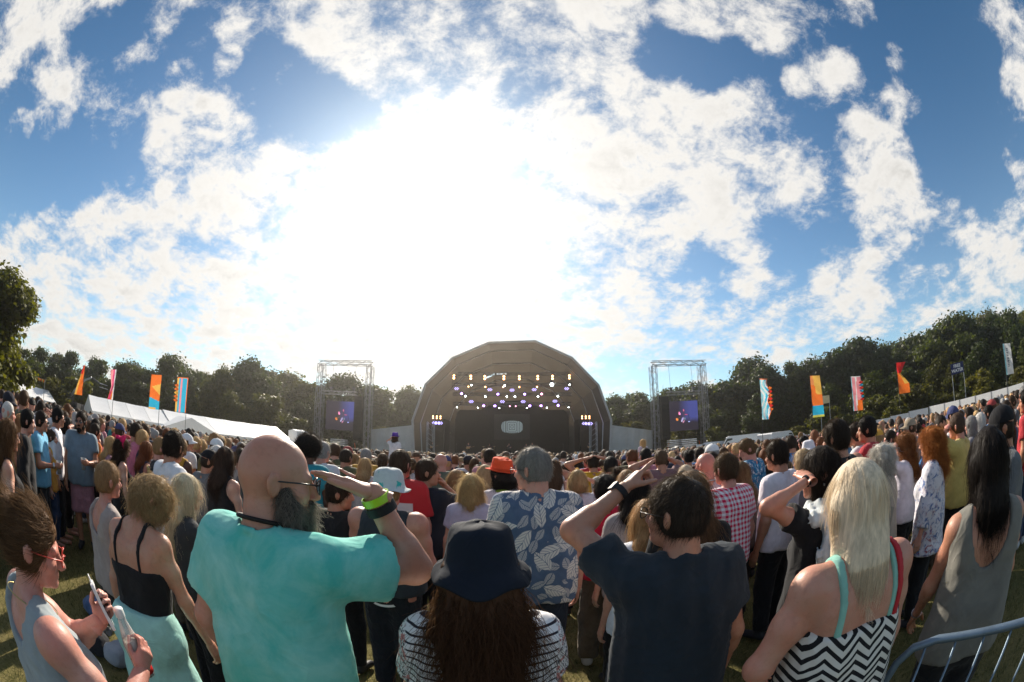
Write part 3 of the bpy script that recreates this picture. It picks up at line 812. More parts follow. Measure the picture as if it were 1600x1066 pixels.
def build_hair(root, A, sp, d):
    h = sp.get('hair'); 
    if not h: return None
    he, hcap, HM, hc, hs, hp_ = A['he'], A['hcap'], A['HM'], A['hc'], A['hs'], A['hp']
    st = h['style']; col = HAIRCOL[h['color']] if isinstance(h['color'], str) else h['color']
    t = h.get('thick', .010)
    base = [he((0, -.012, .030), (.075 + t, .094 + t, .091 + t), .02), he((0, -.038, -.022), (.068 + t, .062 + t, .070 + t * .5), .03)]
    face = he((0, .112, -.052), (.084, .080, .108)); ears = [he((s * .090, .002, -.018), (.018, .021, .029)) for s in (-1, 1)]
    ln = h.get('len', .2); wd = h.get('width', 1.0)
    g0 = A['tf']((0, 0, 1.4))
    cuts = []; flow, L, lift, curl, rad, n = 'crown', .028, .35, 0.0, .00055, h.get('n', 3000)
    bend = 7.0
    nape = hp_((0, 0, -.088))
    if st in ('short', 'crop', 'balding'):
        prim = base
        cuts = [(nape, HM @ np.array((0, .35, -1.0)))]
        L = h.get('L', .030 if st == 'short' else .012)
        lift = .30 if st == 'short' else .6
        if st == 'balding': face = he((0, .05, .065), (.068, .120, .085))
    elif st in ('bob', 'long', 'curly', 'curtain'):
        prim = list(base); b0 = hp_((0, -.045, -.01))
        dn = lambda x, y, z: np.array((b0[0] + x, b0[1] + y, b0[2] + z))
        if st == 'bob':
            prim += [cap(dn(0, 0, 0), dn(0, -.012, -ln), .080 * wd, .086 * wd, .03, (1.12, .80, 1))]
            for s in (-1, 1): prim.append(cap(hp_((s * .070, .01, .02)), dn(s * .082 * wd, .035, -ln * .95), .030, .028, .04))
            L, lift, n, rad, curl = .07, .10, h.get('n', 4500), .0007, h.get('curl', .002)
        else:
            z1 = min(ln, .17)
            prim += [cap(dn(0, 0, 0), dn(0, -.045, -z1), .078 * wd, .076 * wd, .03, (1.15, .74, 1))]
            if ln > .17: prim += [cap(dn(0, -.062, -z1), dn(h.get('dx', 0), -.098 - .10 * (ln - .17), -ln), .078 * wd, .066 * wd, .05, (1.35, .55, 1))]
            for s in (-1, 1): prim.append(cap(hp_((s * .072, .0, .0)), dn(s * .080 * wd, .02, -min(ln, .2)), .027, .022, .04))
            L, lift, n, rad, curl = .11, .06, h.get('n', 5000), .0007, h.get('curl', .0025)
            if st == 'curly':
                for q in range(46):
                    g = np.random.default_rng(q + h.get('seed', 0)); a = g.uniform(0, 6.28); zz = g.uniform(-ln, .09)
                    if math.cos(a - 1.57) > .45 and zz < .06: continue
                    rr = .085 * wd * (1 if zz < .03 else .75)
                    prim.append(ell(dn(math.cos(a) * rr * 1.1, math.sin(a) * rr * .9 - .01, zz + .02), (.026, .026, .030), .012))
                L, lift, curl, n, rad = .07, .5, .009, h.get('n', 4500), .0008
        flow = 'down'; bend = 1.5
        if ln > .12: ears = []
    elif st == 'afro':
        prim = [he((0, -.03, .045), (.135, .135, .125), .02)]
        flow, L, lift, curl, n, rad, bend = 'out', .035, .7, .004, h.get('n', 5000), .0006, 0
        ears = []
    elif st in ('bun', 'pony'):
        prim = list(base); cuts = [(nape, HM @ np.array((0, .8, -1.0)))]
        if st == 'bun':
            prim += [he((0, -.115, .075), (.052, .045, .048), .012), he((.02, -.13, .09), (.025, .02, .025), .01)]
        else: prim += [cap(hp_((0, -.10, .045)), hp_((0, -.150, .0)), .026, .032, .01), cap(hp_((0, -.150, .0)), hp_((0, -.150, -ln)), .034, .020, .02)]
        flow, L, lift, n = 'back', .05, .12, h.get('n', 3500)
    if h.get('fringe'): prim.append(he((0, .07, .055), (.055, .03, .035), .02))
    lo, hi = grid_for(prim, d)
    Fd = fields(lo, hi, d).add(*prim).sub(face, k=.012)
    if ears: Fd.sub(*ears, k=.008)
    for pt, nn in cuts: Fd.cut(pt, nn, .004)
    if st == 'balding': Fd.sub(he((0, .118, -.052), (.086, .085, .108)), k=.01)
    if sp.get('hatted'): Fd.cut(hp_((0, 0, .035)), HM @ np.array((0, -.12, 1.0)))
    if d < .02: Fd.ripple(h.get('amp', .0028 if st not in ('afro',) else .004), h.get('seed', 3), 1.6)
    V, F = Fd.mesh()
    if len(V) == 0: return None
    ho = part('hair', V, F, HAIR_M, root, True, col)
    if h.get('n', 1) and sp.get('strands', True):
        keep = (lambda q, nn: ((q - hc) @ (HM @ np.array((0, 0, 1.0))) < -.030) & (nn @ (HM @ np.array((0, 0, 1.0))) < .6)) if sp.get('hatted') else (lambda q, nn: nn[:, 2] > -.8)
        strands('hair_strands', V, F, n, h.get('L', L), ho, col, flow, h.get('lift', lift), curl, h.get('rad', rad), 7 if L > .05 else 5, h.get('seed', 1), h.get('jit', .22), HM, hc, keep, bend)
    return ho

def band_on(root, name, mat, col, c, M, R2, wid, th=.003, n=28, label=None):
    """flat band round a limb: centre, axis matrix (local z along the limb), radii, width"""
    prof = [(1, -wid / 2), (1 + th / R2, -wid / 2), (1 + th / R2, wid / 2), (1, wid / 2)]
    a = np.linspace(0, 2 * np.pi, n, endpoint=False); V = []
    for t in a:
        for r, z in prof: V.append((math.cos(t) * R2 * r, math.sin(t) * R2 * r, z))
    F = [(i * 4 + j, ((i + 1) % n) * 4 + j, ((i + 1) % n) * 4 + (j + 1) % 4, i * 4 + (j + 1) % 4) for i in range(n) for j in range(4)]
    return part(name, np.array(V) @ np.array(M).T + np.asarray(c), F, mat, root, False, col, label)

def limb_frame(a, b):
    z = unit(np.asarray(b) - np.asarray(a)); x = unit(np.cross(z, (0.13, .21, 1.0) if abs(z[2]) < .9 else (1, 0, 0))); return np.stack([x, np.cross(z, x), z], 1)

def shell_band(root, name, mat, col, body, x0, wid, zlo, zhi, ylo=-.3, yhi=.3, off=.005, slope=0.0, ybias=0.0):
    """strap lying on a surface given by primitives: a slab x = x0 + slope*(z - zhi)"""
    xs = np.arange(x0 - wid - abs(slope) * (zhi - zlo) - .03, x0 + wid + abs(slope) * (zhi - zlo) + .03, max(.004, wid / 2.5))
    F = Field(xs, np.arange(ylo, yhi, .010), np.arange(zlo - .03, zhi + .12, .010)).add(*body)
    X, Y, Z = F.x[:, None, None], F.y[None, :, None], F.z[None, None, :]
    F.D = np.maximum(F.D - off, np.abs(X - x0 - slope * (Z - zhi) - ybias * Y) - wid).astype(np.float32)
    F.D = np.maximum(F.D, (zlo - Z)).astype(np.float32)
    V, Q = F.mesh()
    return part(name, V, Q, mat, root, True, col) if len(V) else None

def glasses(root, A, dark=False, col=(.02, .02, .022), up=0.0):
    hp_ = A['hp']; g = Geo(); lz = Geo()
    for s in (-1, 1):
        pts = [hp_((s * .034 + .0245 * math.cos(t), .113 - .006 * abs(math.cos(t)) - up * .075, -.004 + .019 * math.sin(t) + up * .115)) for t in np.linspace(0, 2 * np.pi, 14, endpoint=False)]
        g.tube(pts, .0022, 5, closed=True)
        c = np.mean(pts, 0); lz.add([c] + pts, [(0, i + 1, (i + 1) % 14 + 1) for i in range(14)])
        g.tube([hp_((s * .058, .108 - up * .075, .003 + up * .115)), hp_((s * .080, .06 - up * .06, .005 + up * .10)), hp_((s * .083, -.005 - up * .02, .002 + up * .05)), hp_((s * .080, -.022, -.012 + up * .04))], (.0024, .0022, .0022, .0018), 5)
    g.tube([hp_((-.012, .115 - up * .075, .001 + up * .115)), hp_((0, .118 - up * .075, .003 + up * .115)), hp_((.012, .115 - up * .075, .001 + up * .115))], .0018, 5)
    o = g.make('sunglasses' if dark else 'glasses', PLASTIC, root, True, col)
    lz.make('lens', LENS_DARK if dark else LENS_CLEAR, o)

def hat_bucket(root, A, mat, col, big=1.0, tilt=0, droop=.035, name='bucket_hat'):
    n = 40; prof = [(.0, .098), (.05, .096), (.080, .086), (.090, .060), (.098, .015), (.103, -.022), (.128, -.036), (.142, -.022 - droop), (.140, -.025 - droop), (.124, -.041), (.100, -.028)]
    V = []
    for i in range(n):
        a = 2 * np.pi * i / n; wv = 1 + .022 * math.sin(3 * a + 1) + .014 * math.sin(7 * a)
        for j, (r, z) in enumerate(prof):
            V.append((math.cos(a) * r * wv * big * .96, math.sin(a) * r * wv * big * 1.12 - .012, z * big + .040 + (.010 * math.sin(5 * a + .4) + .008 * math.cos(2 * a) if j >= 6 else .004 * math.sin(4 * a + j))))
    m = len(prof)
    F = [(i * m + j, i * m + j + 1, ((i + 1) % n) * m + j + 1, ((i + 1) % n) * m + j) for i in range(n) for j in range(m - 1)]
    M = A['HM'] @ rotm('X', -tilt)
    V = np.array(V) * A['hs'] @ M.T + A['hc']
    o = part(name, V, F, mat, root, True, col)
    o.data.flip_normals() if hasattr(o.data, 'flip_normals') else None
    md = o.modifiers.new('sub', 'SUBSURF'); md.levels = md.render_levels = 1
    return o

def hat_cap(root, A, col, back=False, name='baseball_cap'):
    n, m = 28, 8; V = []; F = []
    for j in range(m + 1):
        t = math.pi / 2 * j / m
        for i in range(n):
            a = 2 * np.pi * i / n
            V.append((.092 * math.sin(t) * math.cos(a), .111 * math.sin(t) * math.sin(a) - .010, .030 + .100 * math.cos(t)))
    F += [(j * n + i, (j + 1) * n + i, (j + 1) * n + (i + 1) % n, j * n + (i + 1) % n) for j in range(m) for i in range(n)]
    g = Geo().add(V, F)
    sgn = -1 if back else 1
    vv = []; rows = 6; cols = 12
    for k in (0, 1):
        for r in range(rows + 1):
            for c in range(cols + 1):
                a = math.pi * (.12 + .76 * c / cols); q = r / rows
                x = math.cos(a) * (.091 + .012 * q); y = math.sin(a) * (.105 + .080 * q * math.sin(a)) - .010
                vv.append((x, sgn * y, .036 - .022 * q - .030 * (x / .09) ** 2 * q - .004 * k))
    w = cols + 1; ff = []
    for k in (0, 1):
        o = k * (rows + 1) * w
        for r in range(rows):
            for c in range(cols):
                q = (o + r * w + c, o + r * w + c + 1, o + (r + 1) * w + c + 1, o + (r + 1) * w + c); ff.append(q if k == 0 else q[::-1])
    o1 = (rows + 1) * w
    for c in range(cols): ff.append((rows * w + c, rows * w + c + 1, o1 + rows * w + c + 1, o1 + rows * w + c))
    g.add(vv, ff); g.ball((0, -.01, .131), .008, 8, 4)
    v = np.concatenate(g.v) * A['hs'] @ A['HM'].T + A['hc']
    return part(name, v, g.f, HATC, root, True, col)

def hat_trilby(root, A, col, tilt=8, name='trilby_hat', big=1.0):
    n = 36; prof = [(0, .118), (.045, .112), (.074, .122), (.082, .116), (.092, .06), (.097, .012), (.112, .006), (.140, .010), (.141, .006), (.112, .0), (.09, .002)]
    V = []
    for i in range(n):
        a = 2 * np.pi * i / n
        for j, (r, z) in enumerate(prof):
            x, y = math.cos(a) * r * .92, math.sin(a) * r * 1.14
            zz = z + (.014 * abs(math.cos(a)) ** 2 if j in (6, 7, 8, 9) else 0) - (.012 * math.cos(a) ** 0 * (y < 0) * (j < 4))
            V.append((x * big, y * big - .01, zz * big + .030))
    m = len(prof)
    F = [(i * m + j, ((i + 1) % n) * m + j, ((i + 1) % n) * m + j + 1, i * m + j + 1)[::-1] for i in range(n) for j in range(m - 1)]
    M = A['HM'] @ rotm('X', tilt)
    o = part(name, np.array(V) * A['hs'] @ M.T + A['hc'], F, HATC, root, True, col)
    g = Geo(); a = np.linspace(0, 2 * np.pi, 28, endpoint=False)
    bd = np.array([(math.cos(t) * .0985 * .92 * big, math.sin(t) * .0985 * 1.14 * big - .01, zz * big + .030) for t in a for zz in (.012, .034)])
    bd = bd * A['hs'] @ M.T + A['hc']
    part('hat_band', bd, [(2 * i, 2 * ((i + 1) % 28), 2 * ((i + 1) % 28) + 1, 2 * i + 1) for i in range(28)], HATC, o, True, tuple(x * .8 for x in col))
    return o

def top_prims(A, sp, t):
    off = t.get('off', .014); P = []
    bare = t.get('kind') == 'cami'
    if bare: off = t.get('off', .007)
    for i, p in enumerate(A['torso']):
        if bare and 3 <= i <= 5: continue
        if p[0] == 'c': P.append(('c', p[1], p[2], p[3] + off, p[4] + off, p[5] + (.02 if not bare else 0), p[6], p[7]))
        else: P.append(('e', p[1], tuple(x + off for x in p[2]), p[3] + .015, p[4]))
    w = sp.get('w', 1); f = sp.get('sex', 'm') == 'f'
    hem = t.get('hem', .86)
    if hem < 1.0:
        rr = (.122 if f else .116) * (1 + (w - 1) * .8) + off + t.get('flare', .0)
        P.append(cap((-.07, -.012, hem - .02), (.07, -.012, hem - .02), rr, k=.08, s=(1, .95, 1.3)))
        if t.get('loose', .3): P.append(cap(A['tf']((-.065, -.02, 1.06)), A['tf']((.065, -.02, 1.06)), (.108 if f else .116) * w + off, k=.08, s=(1, .95, 1.5)))
    return P

def build_top(root, A, sp, d):
    t = sp.get('top')
    if not t: return
    if t.get('kind') == 'cami': t = dict(t, sleeve=0)
    P = top_prims(A, sp, t); off = t.get('off', .014)
    sl = t.get('sleeve', .55); arms = []
    if sl > 0:
        for key in 'RL':
            a = A['arm'][key]; q = min(sl, 1.0); tk = a['tk']
            e = a['S'] + (a['E'] - a['S']) * q; dr = unit(a['E'] - a['S'])
            wid = t.get('cuff', .014)
            if sl <= 1.0:
                arms.append(cap(a['S'], a['S'] + (a['E'] - a['S']) * min(q + .15, 1.1), .056 * tk + off, .050 * tk + off + wid, .045, None, [(e, dr)]))
            else:
                e2 = a['E'] + (a['W'] - a['E']) * (sl - 1); d2 = unit(a['W'] - a['E'])
                arms.append(cap(a['S'], a['E'], .056 * tk + off, .050 * tk + off, .05)); arms.append(cap(a['E'], a['E'] + (a['W'] - a['E']) * min(1.05, sl - .9), .050 * tk + off, .036 * tk + off + wid * .4, .03, None, [(e2, d2)]))
    allp = P + arms
    lo, hi = grid_for(allp, d)
    hem = t.get('hem', .86); lo[2] = max(lo[2], hem - .05)
    F = fields(lo, hi, d).add(*P)
    tf = A['tf']
    if t.get('kind') == 'tank':
        for s in (-1, 1): F.sub(ell(tf((s * (.225 if sp.get('sex', 'm') == 'm' else .19), -.015, 1.40)), (.082, .13, .14), 0), k=.012)
    F.add(*arms)
    ty = t.get('kind', 'tee')
    nr = t.get('neck', .072)
    if ty == 'cami':
        F.cut(tf((0, -.1, t.get('back', 1.26))), A['R'] @ np.array((0, -.25, 1.0)))
    elif ty == 'scoop':
        F.sub(ell(tf((0, -.10, 1.47)), (.105, .10, t.get('scoop', .20)), 0), k=.01); F.sub(ell(tf((0, .05, 1.50)), (.085, .11, .10), 0), k=.01)
    else:
        F.sub(cap(tf((0, -.02, 1.455)), tf((0, .02, 1.62)), nr, nr * 1.15, 0), k=.008)
    if ty in ('polo', 'shirt'):
        M = A['R'] @ rotm('X', -14)
        F.add(('t', tf((0, -.022, 1.468)), M, (.066, .070), .013, .012), ('t', tf((0, -.026, 1.482)), M, (.060, .064), .009, .01))
    elif ty == 'tee': F.add(('t', tf((0, -.020, 1.468)), A['R'] @ rotm('X', -20), (nr + .002, nr + .004), .009, .008))
    F.cut((0, 0, hem), (0, 0, -1), .006)
    if d < .03: F.ripple(t.get('amp', .0045), sp.get('seed', 1), t.get('freq', 1.0))
    V, Q = F.mesh()
    o = part(t.get('name', {'tee': 't_shirt', 'polo': 'polo_shirt', 'shirt': 'shirt', 'tank': 'tank_top', 'cami': 'top', 'scoop': 'top'}[ty]), V, Q, t.get('mat', CLOTH), root, True, t.get('color', (.5, .5, .5)))
    if ty == 'cami' or t.get('straps'):
        for s in (-1, 1): shell_band(root, 'strap', t.get('strap_mat', CLOTH), t.get('strap', t.get('color', (.5, .5, .5))), A['torso'] + A['neck'] + A['arm']['R']['prims'][:2] + A['arm']['L']['prims'][:2], s * t.get('sx', .088), t.get('sw', .008), t.get('strap_lo', 1.23), 1.40, off=.007)
    return o

def build_bottom(root, A, sp, d):
    b = sp.get('bottom')
    if not b: return
    kd = b.get('kind', 'trousers'); off = b.get('off', .026 if kd == 'skirt' else .012); P = []
    for p in A['hips']:
        if p[0] == 'c': P.append(('c', p[1], p[2], p[3] + off, p[4] + off, p[5], p[6], p[7]))
        else: P.append(('e', p[1], tuple(x + off for x in p[2]), p[3], p[4]))
    P.append(cap((-.05, -.005, 1.01), (.05, -.005, 1.01), .10 * sp.get('w', 1) + off, k=.04, s=(1, .95, 1)))
    zc = b.get('cut', .10)
    if kd == 'skirt':
        zc = b.get('cut', .40); P.append(cap((-.05, 0, .93), (-.06, .0, zc - .05), .125, .125 + b.get('flare', .06), .05)); P.append(cap((.05, 0, .93), (.06, .0, zc - .05), .125, .125 + b.get('flare', .06), .05))
    else:
        for key in 'RL':
            l = A['leg'][key]; lw = l['lw']
            P += [cap(l['H'], l['K'], .094 * lw + off, .070 * lw + off + b.get('loose', .0), .03), cap(l['K'], l['A'], .072 * lw + off + b.get('loose', .0), .058 + off + b.get('loose', .0), .03)]
    lo, hi = grid_for(P, d); lo[2] = max(lo[2], zc - .04)
    F = fields(lo, hi, d).add(*P).cut((0, 0, zc), (0, 0, -1), .004).cut((0, 0, b.get('waist', 1.06)), (0, 0, 1))
    if d < .03: F.ripple(b.get('amp', .005), sp.get('seed', 1) + 5, .8)
    V, Q = F.mesh()
    return part(b.get('name', kd), V, Q, b.get('mat', DENIM if kd != 'skirt' else CLOTH), root, True, b.get('color', (.03, .04, .07)))

def build_body(root, A, sp, d):
    dh = d * .62
    prims = A['torso'] + A['hips'] + A['neck'] + A['head'] + A['ears'] + [p for k in 'RL' for p in A['arm'][k]['prims']] + [p for k in 'RL' for p in A['leg'][k]['prims'] + A['leg'][k]['foot']]
    lo, hi = grid_for(prims, d); lo[2] = max(lo[2], -.02); hc = A['hc']
    bx = (hc - np.array((.105, .13, .15)), hc + np.array((.105, .14, .14)))
    F = fields(lo, hi, d, dh, bx)
    F.add(*A['torso'], *A['hips'])
    for k in 'RL': F.add(*A['leg'][k]['prims'], *A['leg'][k]['foot'])
    F.add(*A['neck'], *A['head'])
    F.add(*A['ears'])
    for k in 'RL': F.add(*A['arm'][k]['prims'])
    F.sub(*A['headsub'], k=.010); F.sub(*A['earsub'], k=.004)
    V, Q = F.mesh()
    Vs, Qs = [V], [Q]; n = len(V)
    for k in 'RL':
        a = A['arm'][k]; hv, hq = hand_mesh(a['kind'], max(.0045, d * .42))
        m = np.array((a['s'], 1, 1)); hk = .93 if sp.get('sex', 'm') == 'f' else 1.0
        v = (hv * m * hk) @ (a['HM'] * np.array((a['s'], 1, 1)) * np.array((a['s'], 1, 1))).T + a['W'] if a['s'] == 1 else None
        if a['s'] == -1:
            v = (hv * np.array((-1, 1, 1)) * hk) @ a['HM'].T + a['W']; hq = hq[:, ::-1]
        Vs.append(v); Qs.append(hq + n); n += len(v)
    return part('body', np.concatenate(Vs), np.concatenate(Qs), SKIN, root, True, SKINCOL[sp.get('skin', 'pale')] if isinstance(sp.get('skin', 'pale'), str) else sp['skin'])

def eyes(root, A):
    for s in (-1, 1):
        o = Geo().ball(A['hp']((s * .0315, .0845, -.004)), .0122 * A['hs'], 12, 8).make('eye', MAT_EYE, root, True)
        M = A['HM']; c = A['hp']((s * .0315, .0962, -.004))
        a = np.linspace(0, 2 * np.pi, 10, endpoint=False)
        v = [c + M @ np.array((0, .0012, 0))] + [c + M @ np.array((.0056 * math.cos(t), -.0006, .0056 * math.sin(t))) for t in a]
        part('iris', v, [(0, i + 1, (i + 1) % 10 + 1) for i in range(10)], MAT_IRIS, o)
MAT_EYE = plain('eye_white', (.7, .68, .64), .2, .5, 0.02); MAT_IRIS = plain('eye_iris', (.03, .022, .018), .15, .5, 0.02)

def shoes(root, A, col, d):
    for k in 'RL':
        a = A['leg'][k]['A']; s = 1 if k == 'R' else -1
        P = [cap(a + np.array((0, -.02, -.035)), a + np.array((s * .02, .16, -.050)), .047, .040, .02), cap(a + np.array((0, -.01, -.03)), a + np.array((0, -.005, .01)), .046, .042, .02)]
        lo, hi = grid_for(P, d); lo[2] = -.02
        F = fields(lo, hi, d).add(*P).cut((0, 0, 0.004), (0, 0, -1)); V, Q = F.mesh()
        part('shoe', V, Q, RUBBER, root, True, col)

def person(label, sp, name='person', group='festival crowd facing the stage'):
    d = sp.get('d', .013)
    x, y = sp['loc']; sc = sp['H'] / (1.75 + (.0 if sp.get('sex', 'm') == 'f' else .006))
    root = thing(name, label, 'person', (x, y, sp.get('z', 0)), R(sp.get('yaw', 0)), group, sc)
    A = anatomy(sp)
    build_body(root, A, sp, d)
    build_top(root, A, sp, d); build_bottom(root, A, sp, d * 1.3)
    build_hair(root, A, sp, min(d, .011) if d < .02 else d * .7)
    if sp.get('shoes', True): shoes(root, A, sp.get('shoe', (.03, .03, .035)), d * 1.3)
    gl = sp.get('glasses')
    if gl: glasses(root, A, gl == 'dark', sp.get('glcol', (.02, .02, .022)))
    if sp.get('eyes'): eyes(root, A)
    return root, A

def beard(root, A, col, L=.05, n=2500):
    hp_ = A['hp']
    he, hcap = A['he'], A['hcap']
    P = [hcap((-.050, .035, -.072), (.050, .035, -.072), .030, k=.02), he((0, .070, -.105), (.038, .034, .034), .02), he((-.056, .018, -.045), (.016, .024, .040), .02), he((.056, .018, -.045), (.016, .024, .040), .02), hcap((-.020, .096, -.052), (.020, .096, -.052), .008, k=.01)]
    lo, hi = grid_for(P, .009); F = fields(lo, hi, .008).add(*P).sub(he((0, .110, -.068), (.020, .02, .008)), k=.004); V, Q = F.mesh()
    o = part('beard', V, Q, HAIR_M, root, True, tuple(x * .4 for x in col))
    HM = A['HM']; strands('beard_strands', V, Q, n, L, o, col, 'down', .22, .003, .00065, 6, 5, .32, HM, None, None, 3)
def necklace(root, A, name, mat, col, r=.068, th=.006, z=1.475, tilt=16):
    M = A['R'] @ rotm('X', -tilt); a = np.linspace(0, 2 * np.pi, 30, endpoint=False)
    pts = [A['tf']((0, -.020, z)) + M @ np.array((r * math.cos(t), r * 1.10 * math.sin(t), 0)) for t in a]
    return Geo().tube(pts, th, 6, closed=True).make(name, mat, root, True, col)
def wrist_band(root, A, key, t, name, mat, col, wid=.02, th=.004, r=1.16):
    a = A['arm'][key]; c = a['E'] + (a['W'] - a['E']) * t; R2 = (.0405 + (.0265 - .0405) * t) * a['tk'] * r
    return band_on(root, name, mat, col, c, limb_frame(a['E'], a['W']), R2, wid, th)
def watch(root, A, key, t=.92):
    a = A['arm'][key]; o = wrist_band(root, A, key, t, 'watch', RUBBER, (.012, .012, .014), .024, .004, 1.14)
    c = a['E'] + (a['W'] - a['E']) * t; z = -a['HM'][:, 2] * 0 + a['HM'][:, 2]
    M = np.stack([a['HM'][:, 0], a['HM'][:, 1], a['HM'][:, 2]], 1)
    Geo().box(c + z * .034 * a['tk'], (.034, .038, .010), M=M).make('watch_case', PLASTIC, o, False, (.02, .02, .022))
def to_world(root, p):
    s = root.scale[0]; a = root.rotation_euler[2]; p = np.asarray(p, float) * s
    return np.array((root.location[0] + p[0] * math.cos(a) - p[1] * math.sin(a), root.location[1] + p[0] * math.sin(a) + p[1] * math.cos(a), root.location[2] + p[2]))
def text_mesh(body, size, mat, parent, extrude=.002, offset=0.0, name='lettering'):
    f = bpy.data.curves.new(name, 'FONT'); f.body = body; f.size = size; f.align_x = 'CENTER'; f.align_y = 'CENTER'; f.extrude = extrude; f.offset = offset
    o = bpy.data.objects.new(name, f); COL.objects.link(o)
    me = bpy.data.meshes.new_from_object(o.evaluated_get(bpy.context.evaluated_depsgraph_get())); me.name = name
    bpy.data.objects.remove(o); bpy.data.curves.remove(f); me.materials.clear(); me.materials.append(mat)
    return obj(name, me, parent)

# ---------------------------------------------------------------- the setting
def gz(x, y):
    r = np.hypot(x, y); return -0.021 * np.clip(r - 4.0, 0, 41)
def pol(az, r): return (r * math.sin(R(az)), r * math.cos(R(az)))
def zat(el, r): return CAM_H + r * math.tan(R(el))

def ground():
    rs = np.array([0, .5, 1, 1.5, 2, 2.5, 3, 3.5, 4, 5, 6, 7, 8, 10, 12, 15, 18, 22, 26, 30, 35, 40, 45, 60, 90, 150, 300, 800, 2600.])
    n = 96; V = [(0, 0, 0)]; F = []
    g = np.random.default_rng(4)
    for r in rs[1:]:
        for i in range(n):
            a = 2 * np.pi * i / n; x, y = r * math.sin(a), r * math.cos(a)
            V.append((x, y, float(gz(x, y)) - .012 + (.008 * math.sin(x * 2.1) * math.cos(y * 1.7))))
    F += [(0, 1 + (i + 1) % n, 1 + i) for i in range(n)]
    for k in range(len(rs) - 2):
        F += [(1 + k * n + i, 1 + k * n + (i + 1) % n, 1 + (k + 1) * n + (i + 1) % n, 1 + (k + 1) * n + i) for i in range(n)]
    m, N = new_mat('field_grass'); o = N.coord()
    a = N.noise(o, .5, 5, .6); b = N.noise(o, 9, 5, .7); c = N.noise(o, 60, 3, .7)
    col = N.mix(N.mr(a, .35, .65), (.105, .10, .030), (.19, .155, .065))
    col = N.mix(N.mr(b, .45, .7, 0, .7), col, (.055, .065, .018))
    col = N.mix(N.mr(c, .4, .7, 0, .5), col, (.26, .21, .10))
    finish(N, bsdf(N, col, .95, .1, bump(N, N.m('ADD', b, N.m('MULTIPLY', c, .6)), .8, .03)))
    struct('ground', V, F, m, True)
ground()

def leaf_mat(name, tr=.42):
    m, N = new_mat(name); c0 = N.ocol(); o = N.coord()
    ri = N.geo('Random Per Island'); n = N.noise(o, .55, 4, .6)
    c = N.mix(N.mr(ri, 0, 1), N.v('SCALE', c0, .55), N.v('MULTIPLY', c0, (1.35, 1.25, 1.0)))
    c = N.mix(N.mr(n, .4, .7, 0, .5), c, N.v('MULTIPLY', c0, (1.2, 1.0, .5)))
    d = bsdf(N, c, .55, .25); t = N.new('ShaderNodeBsdfTranslucent'); N.put(t.inputs[0], N.v('MULTIPLY', c, (1.5, 1.5, .6)))
    mx = N.new('ShaderNodeMixShader'); mx.inputs[0].default_value = tr
    N.l.new(d, mx.inputs[1]); N.l.new(t.outputs[0], mx.inputs[2]); finish(N, mx.outputs[0]); return m
LEAF = leaf_mat('leaves'); BARK = plain('bark', (.075, .058, .042), .9, .1, .4, 3, bmp=.5)

def crown_mesh(seed, n, leaf, kind='round', low=.12):
    """leaf clumps spread through an uneven crown, one unit high, about one wide"""
    g = np.random.default_rng(seed); blobs = []
    nb = {'round': 22, 'tall': 24, 'willow': 26, 'bush': 14}[kind]
    for i in range(nb):
        z = g.uniform(low, .93); 
        prof = {'round': math.sin(math.pi * min(1, (z - low * .6) / (1.04 - low * .6)) ** .8), 'tall': math.sin(math.pi * ((z - low) / (1.02 - low)) ** .65) * .8 + .1, 'willow': math.sin(math.pi * min(1, z ** .8)), 'bush': math.sqrt(max(.05, 1 - z ** 2))}[kind]
        a = g.uniform(0, 6.28); rr = .40 * max(.12, prof) * math.sqrt(g.uniform(.25, 1))
        blobs.append((rr * math.cos(a), rr * math.sin(a), z, g.uniform(.085, .17) * (1.15 if kind == 'bush' else 1)))
    blobs.append((0, 0, .90, .09)); blobs.append((0, 0, .6, .2)); blobs.append((0, 0, .4, .2))
    B = np.array(blobs); w = B[:, 3] ** 2; k = g.choice(len(B), n, p=w / w.sum())
    d = g.normal(size=(n, 3)); d /= np.linalg.norm(d, axis=1, keepdims=True)
    rad = B[k, 3] * (g.random(n) ** .35) * (1 + .22 * g.normal(size=n))
    P = B[k, :3] + d * rad[:, None] * (1, 1, .8)
    if kind == 'willow': P[:, 2] -= .10 * g.random(n) ** 2 * (np.hypot(P[:, 0], P[:, 1]) / .35)
    P[:, 2] = np.maximum(P[:, 2], low * .5 + .05 * g.random(n))
    nn = d * .7 + g.normal(size=(n, 3)) * .6 + (0, 0, .35); nn /= np.linalg.norm(nn, axis=1, keepdims=True)
    t = np.cross(nn, g.normal(size=(n, 3))); t /= np.linalg.norm(t, axis=1, keepdims=True); b = np.cross(nn, t)
    s = leaf * (.55 + .9 * g.random((n, 1)))
    el = 1.5 if kind == 'willow' else 1.0
    V = np.stack([P - t * s * .9 - b * s * .3, P + b * s * -.75 * 1, P + t * s * 1.0 * el + b * s * .1, P + b * s * .8 - t * s * .15], 1).reshape(-1, 3)
    return mesh_data('crown', V, np.arange(4 * n, dtype=np.int32).reshape(n, 4), LEAF), B

def trunk_mesh(seed, B, base=.022):
    g = np.random.default_rng(seed); G = Geo()
    G.tube([(0, 0, -.02), (.004, .003, .12), (-.006, .005, .3), (.003, -.004, .55), (0, 0, .8)], (base * 1.3, base, base * .8, base * .5, base * .2), 7)
    for i in range(9):
        b = B[g.integers(len(B))]; z0 = g.uniform(.12, .45)
        q = np.array(b[:3]); p0 = np.array((0, 0, min(z0, q[2] * .8)))
        G.tube([p0, p0 * .5 + q * .5 + (0, 0, -.02), q], (base * .5, base * .3, base * .12), 5)
    return G.data('trunk', BARK)

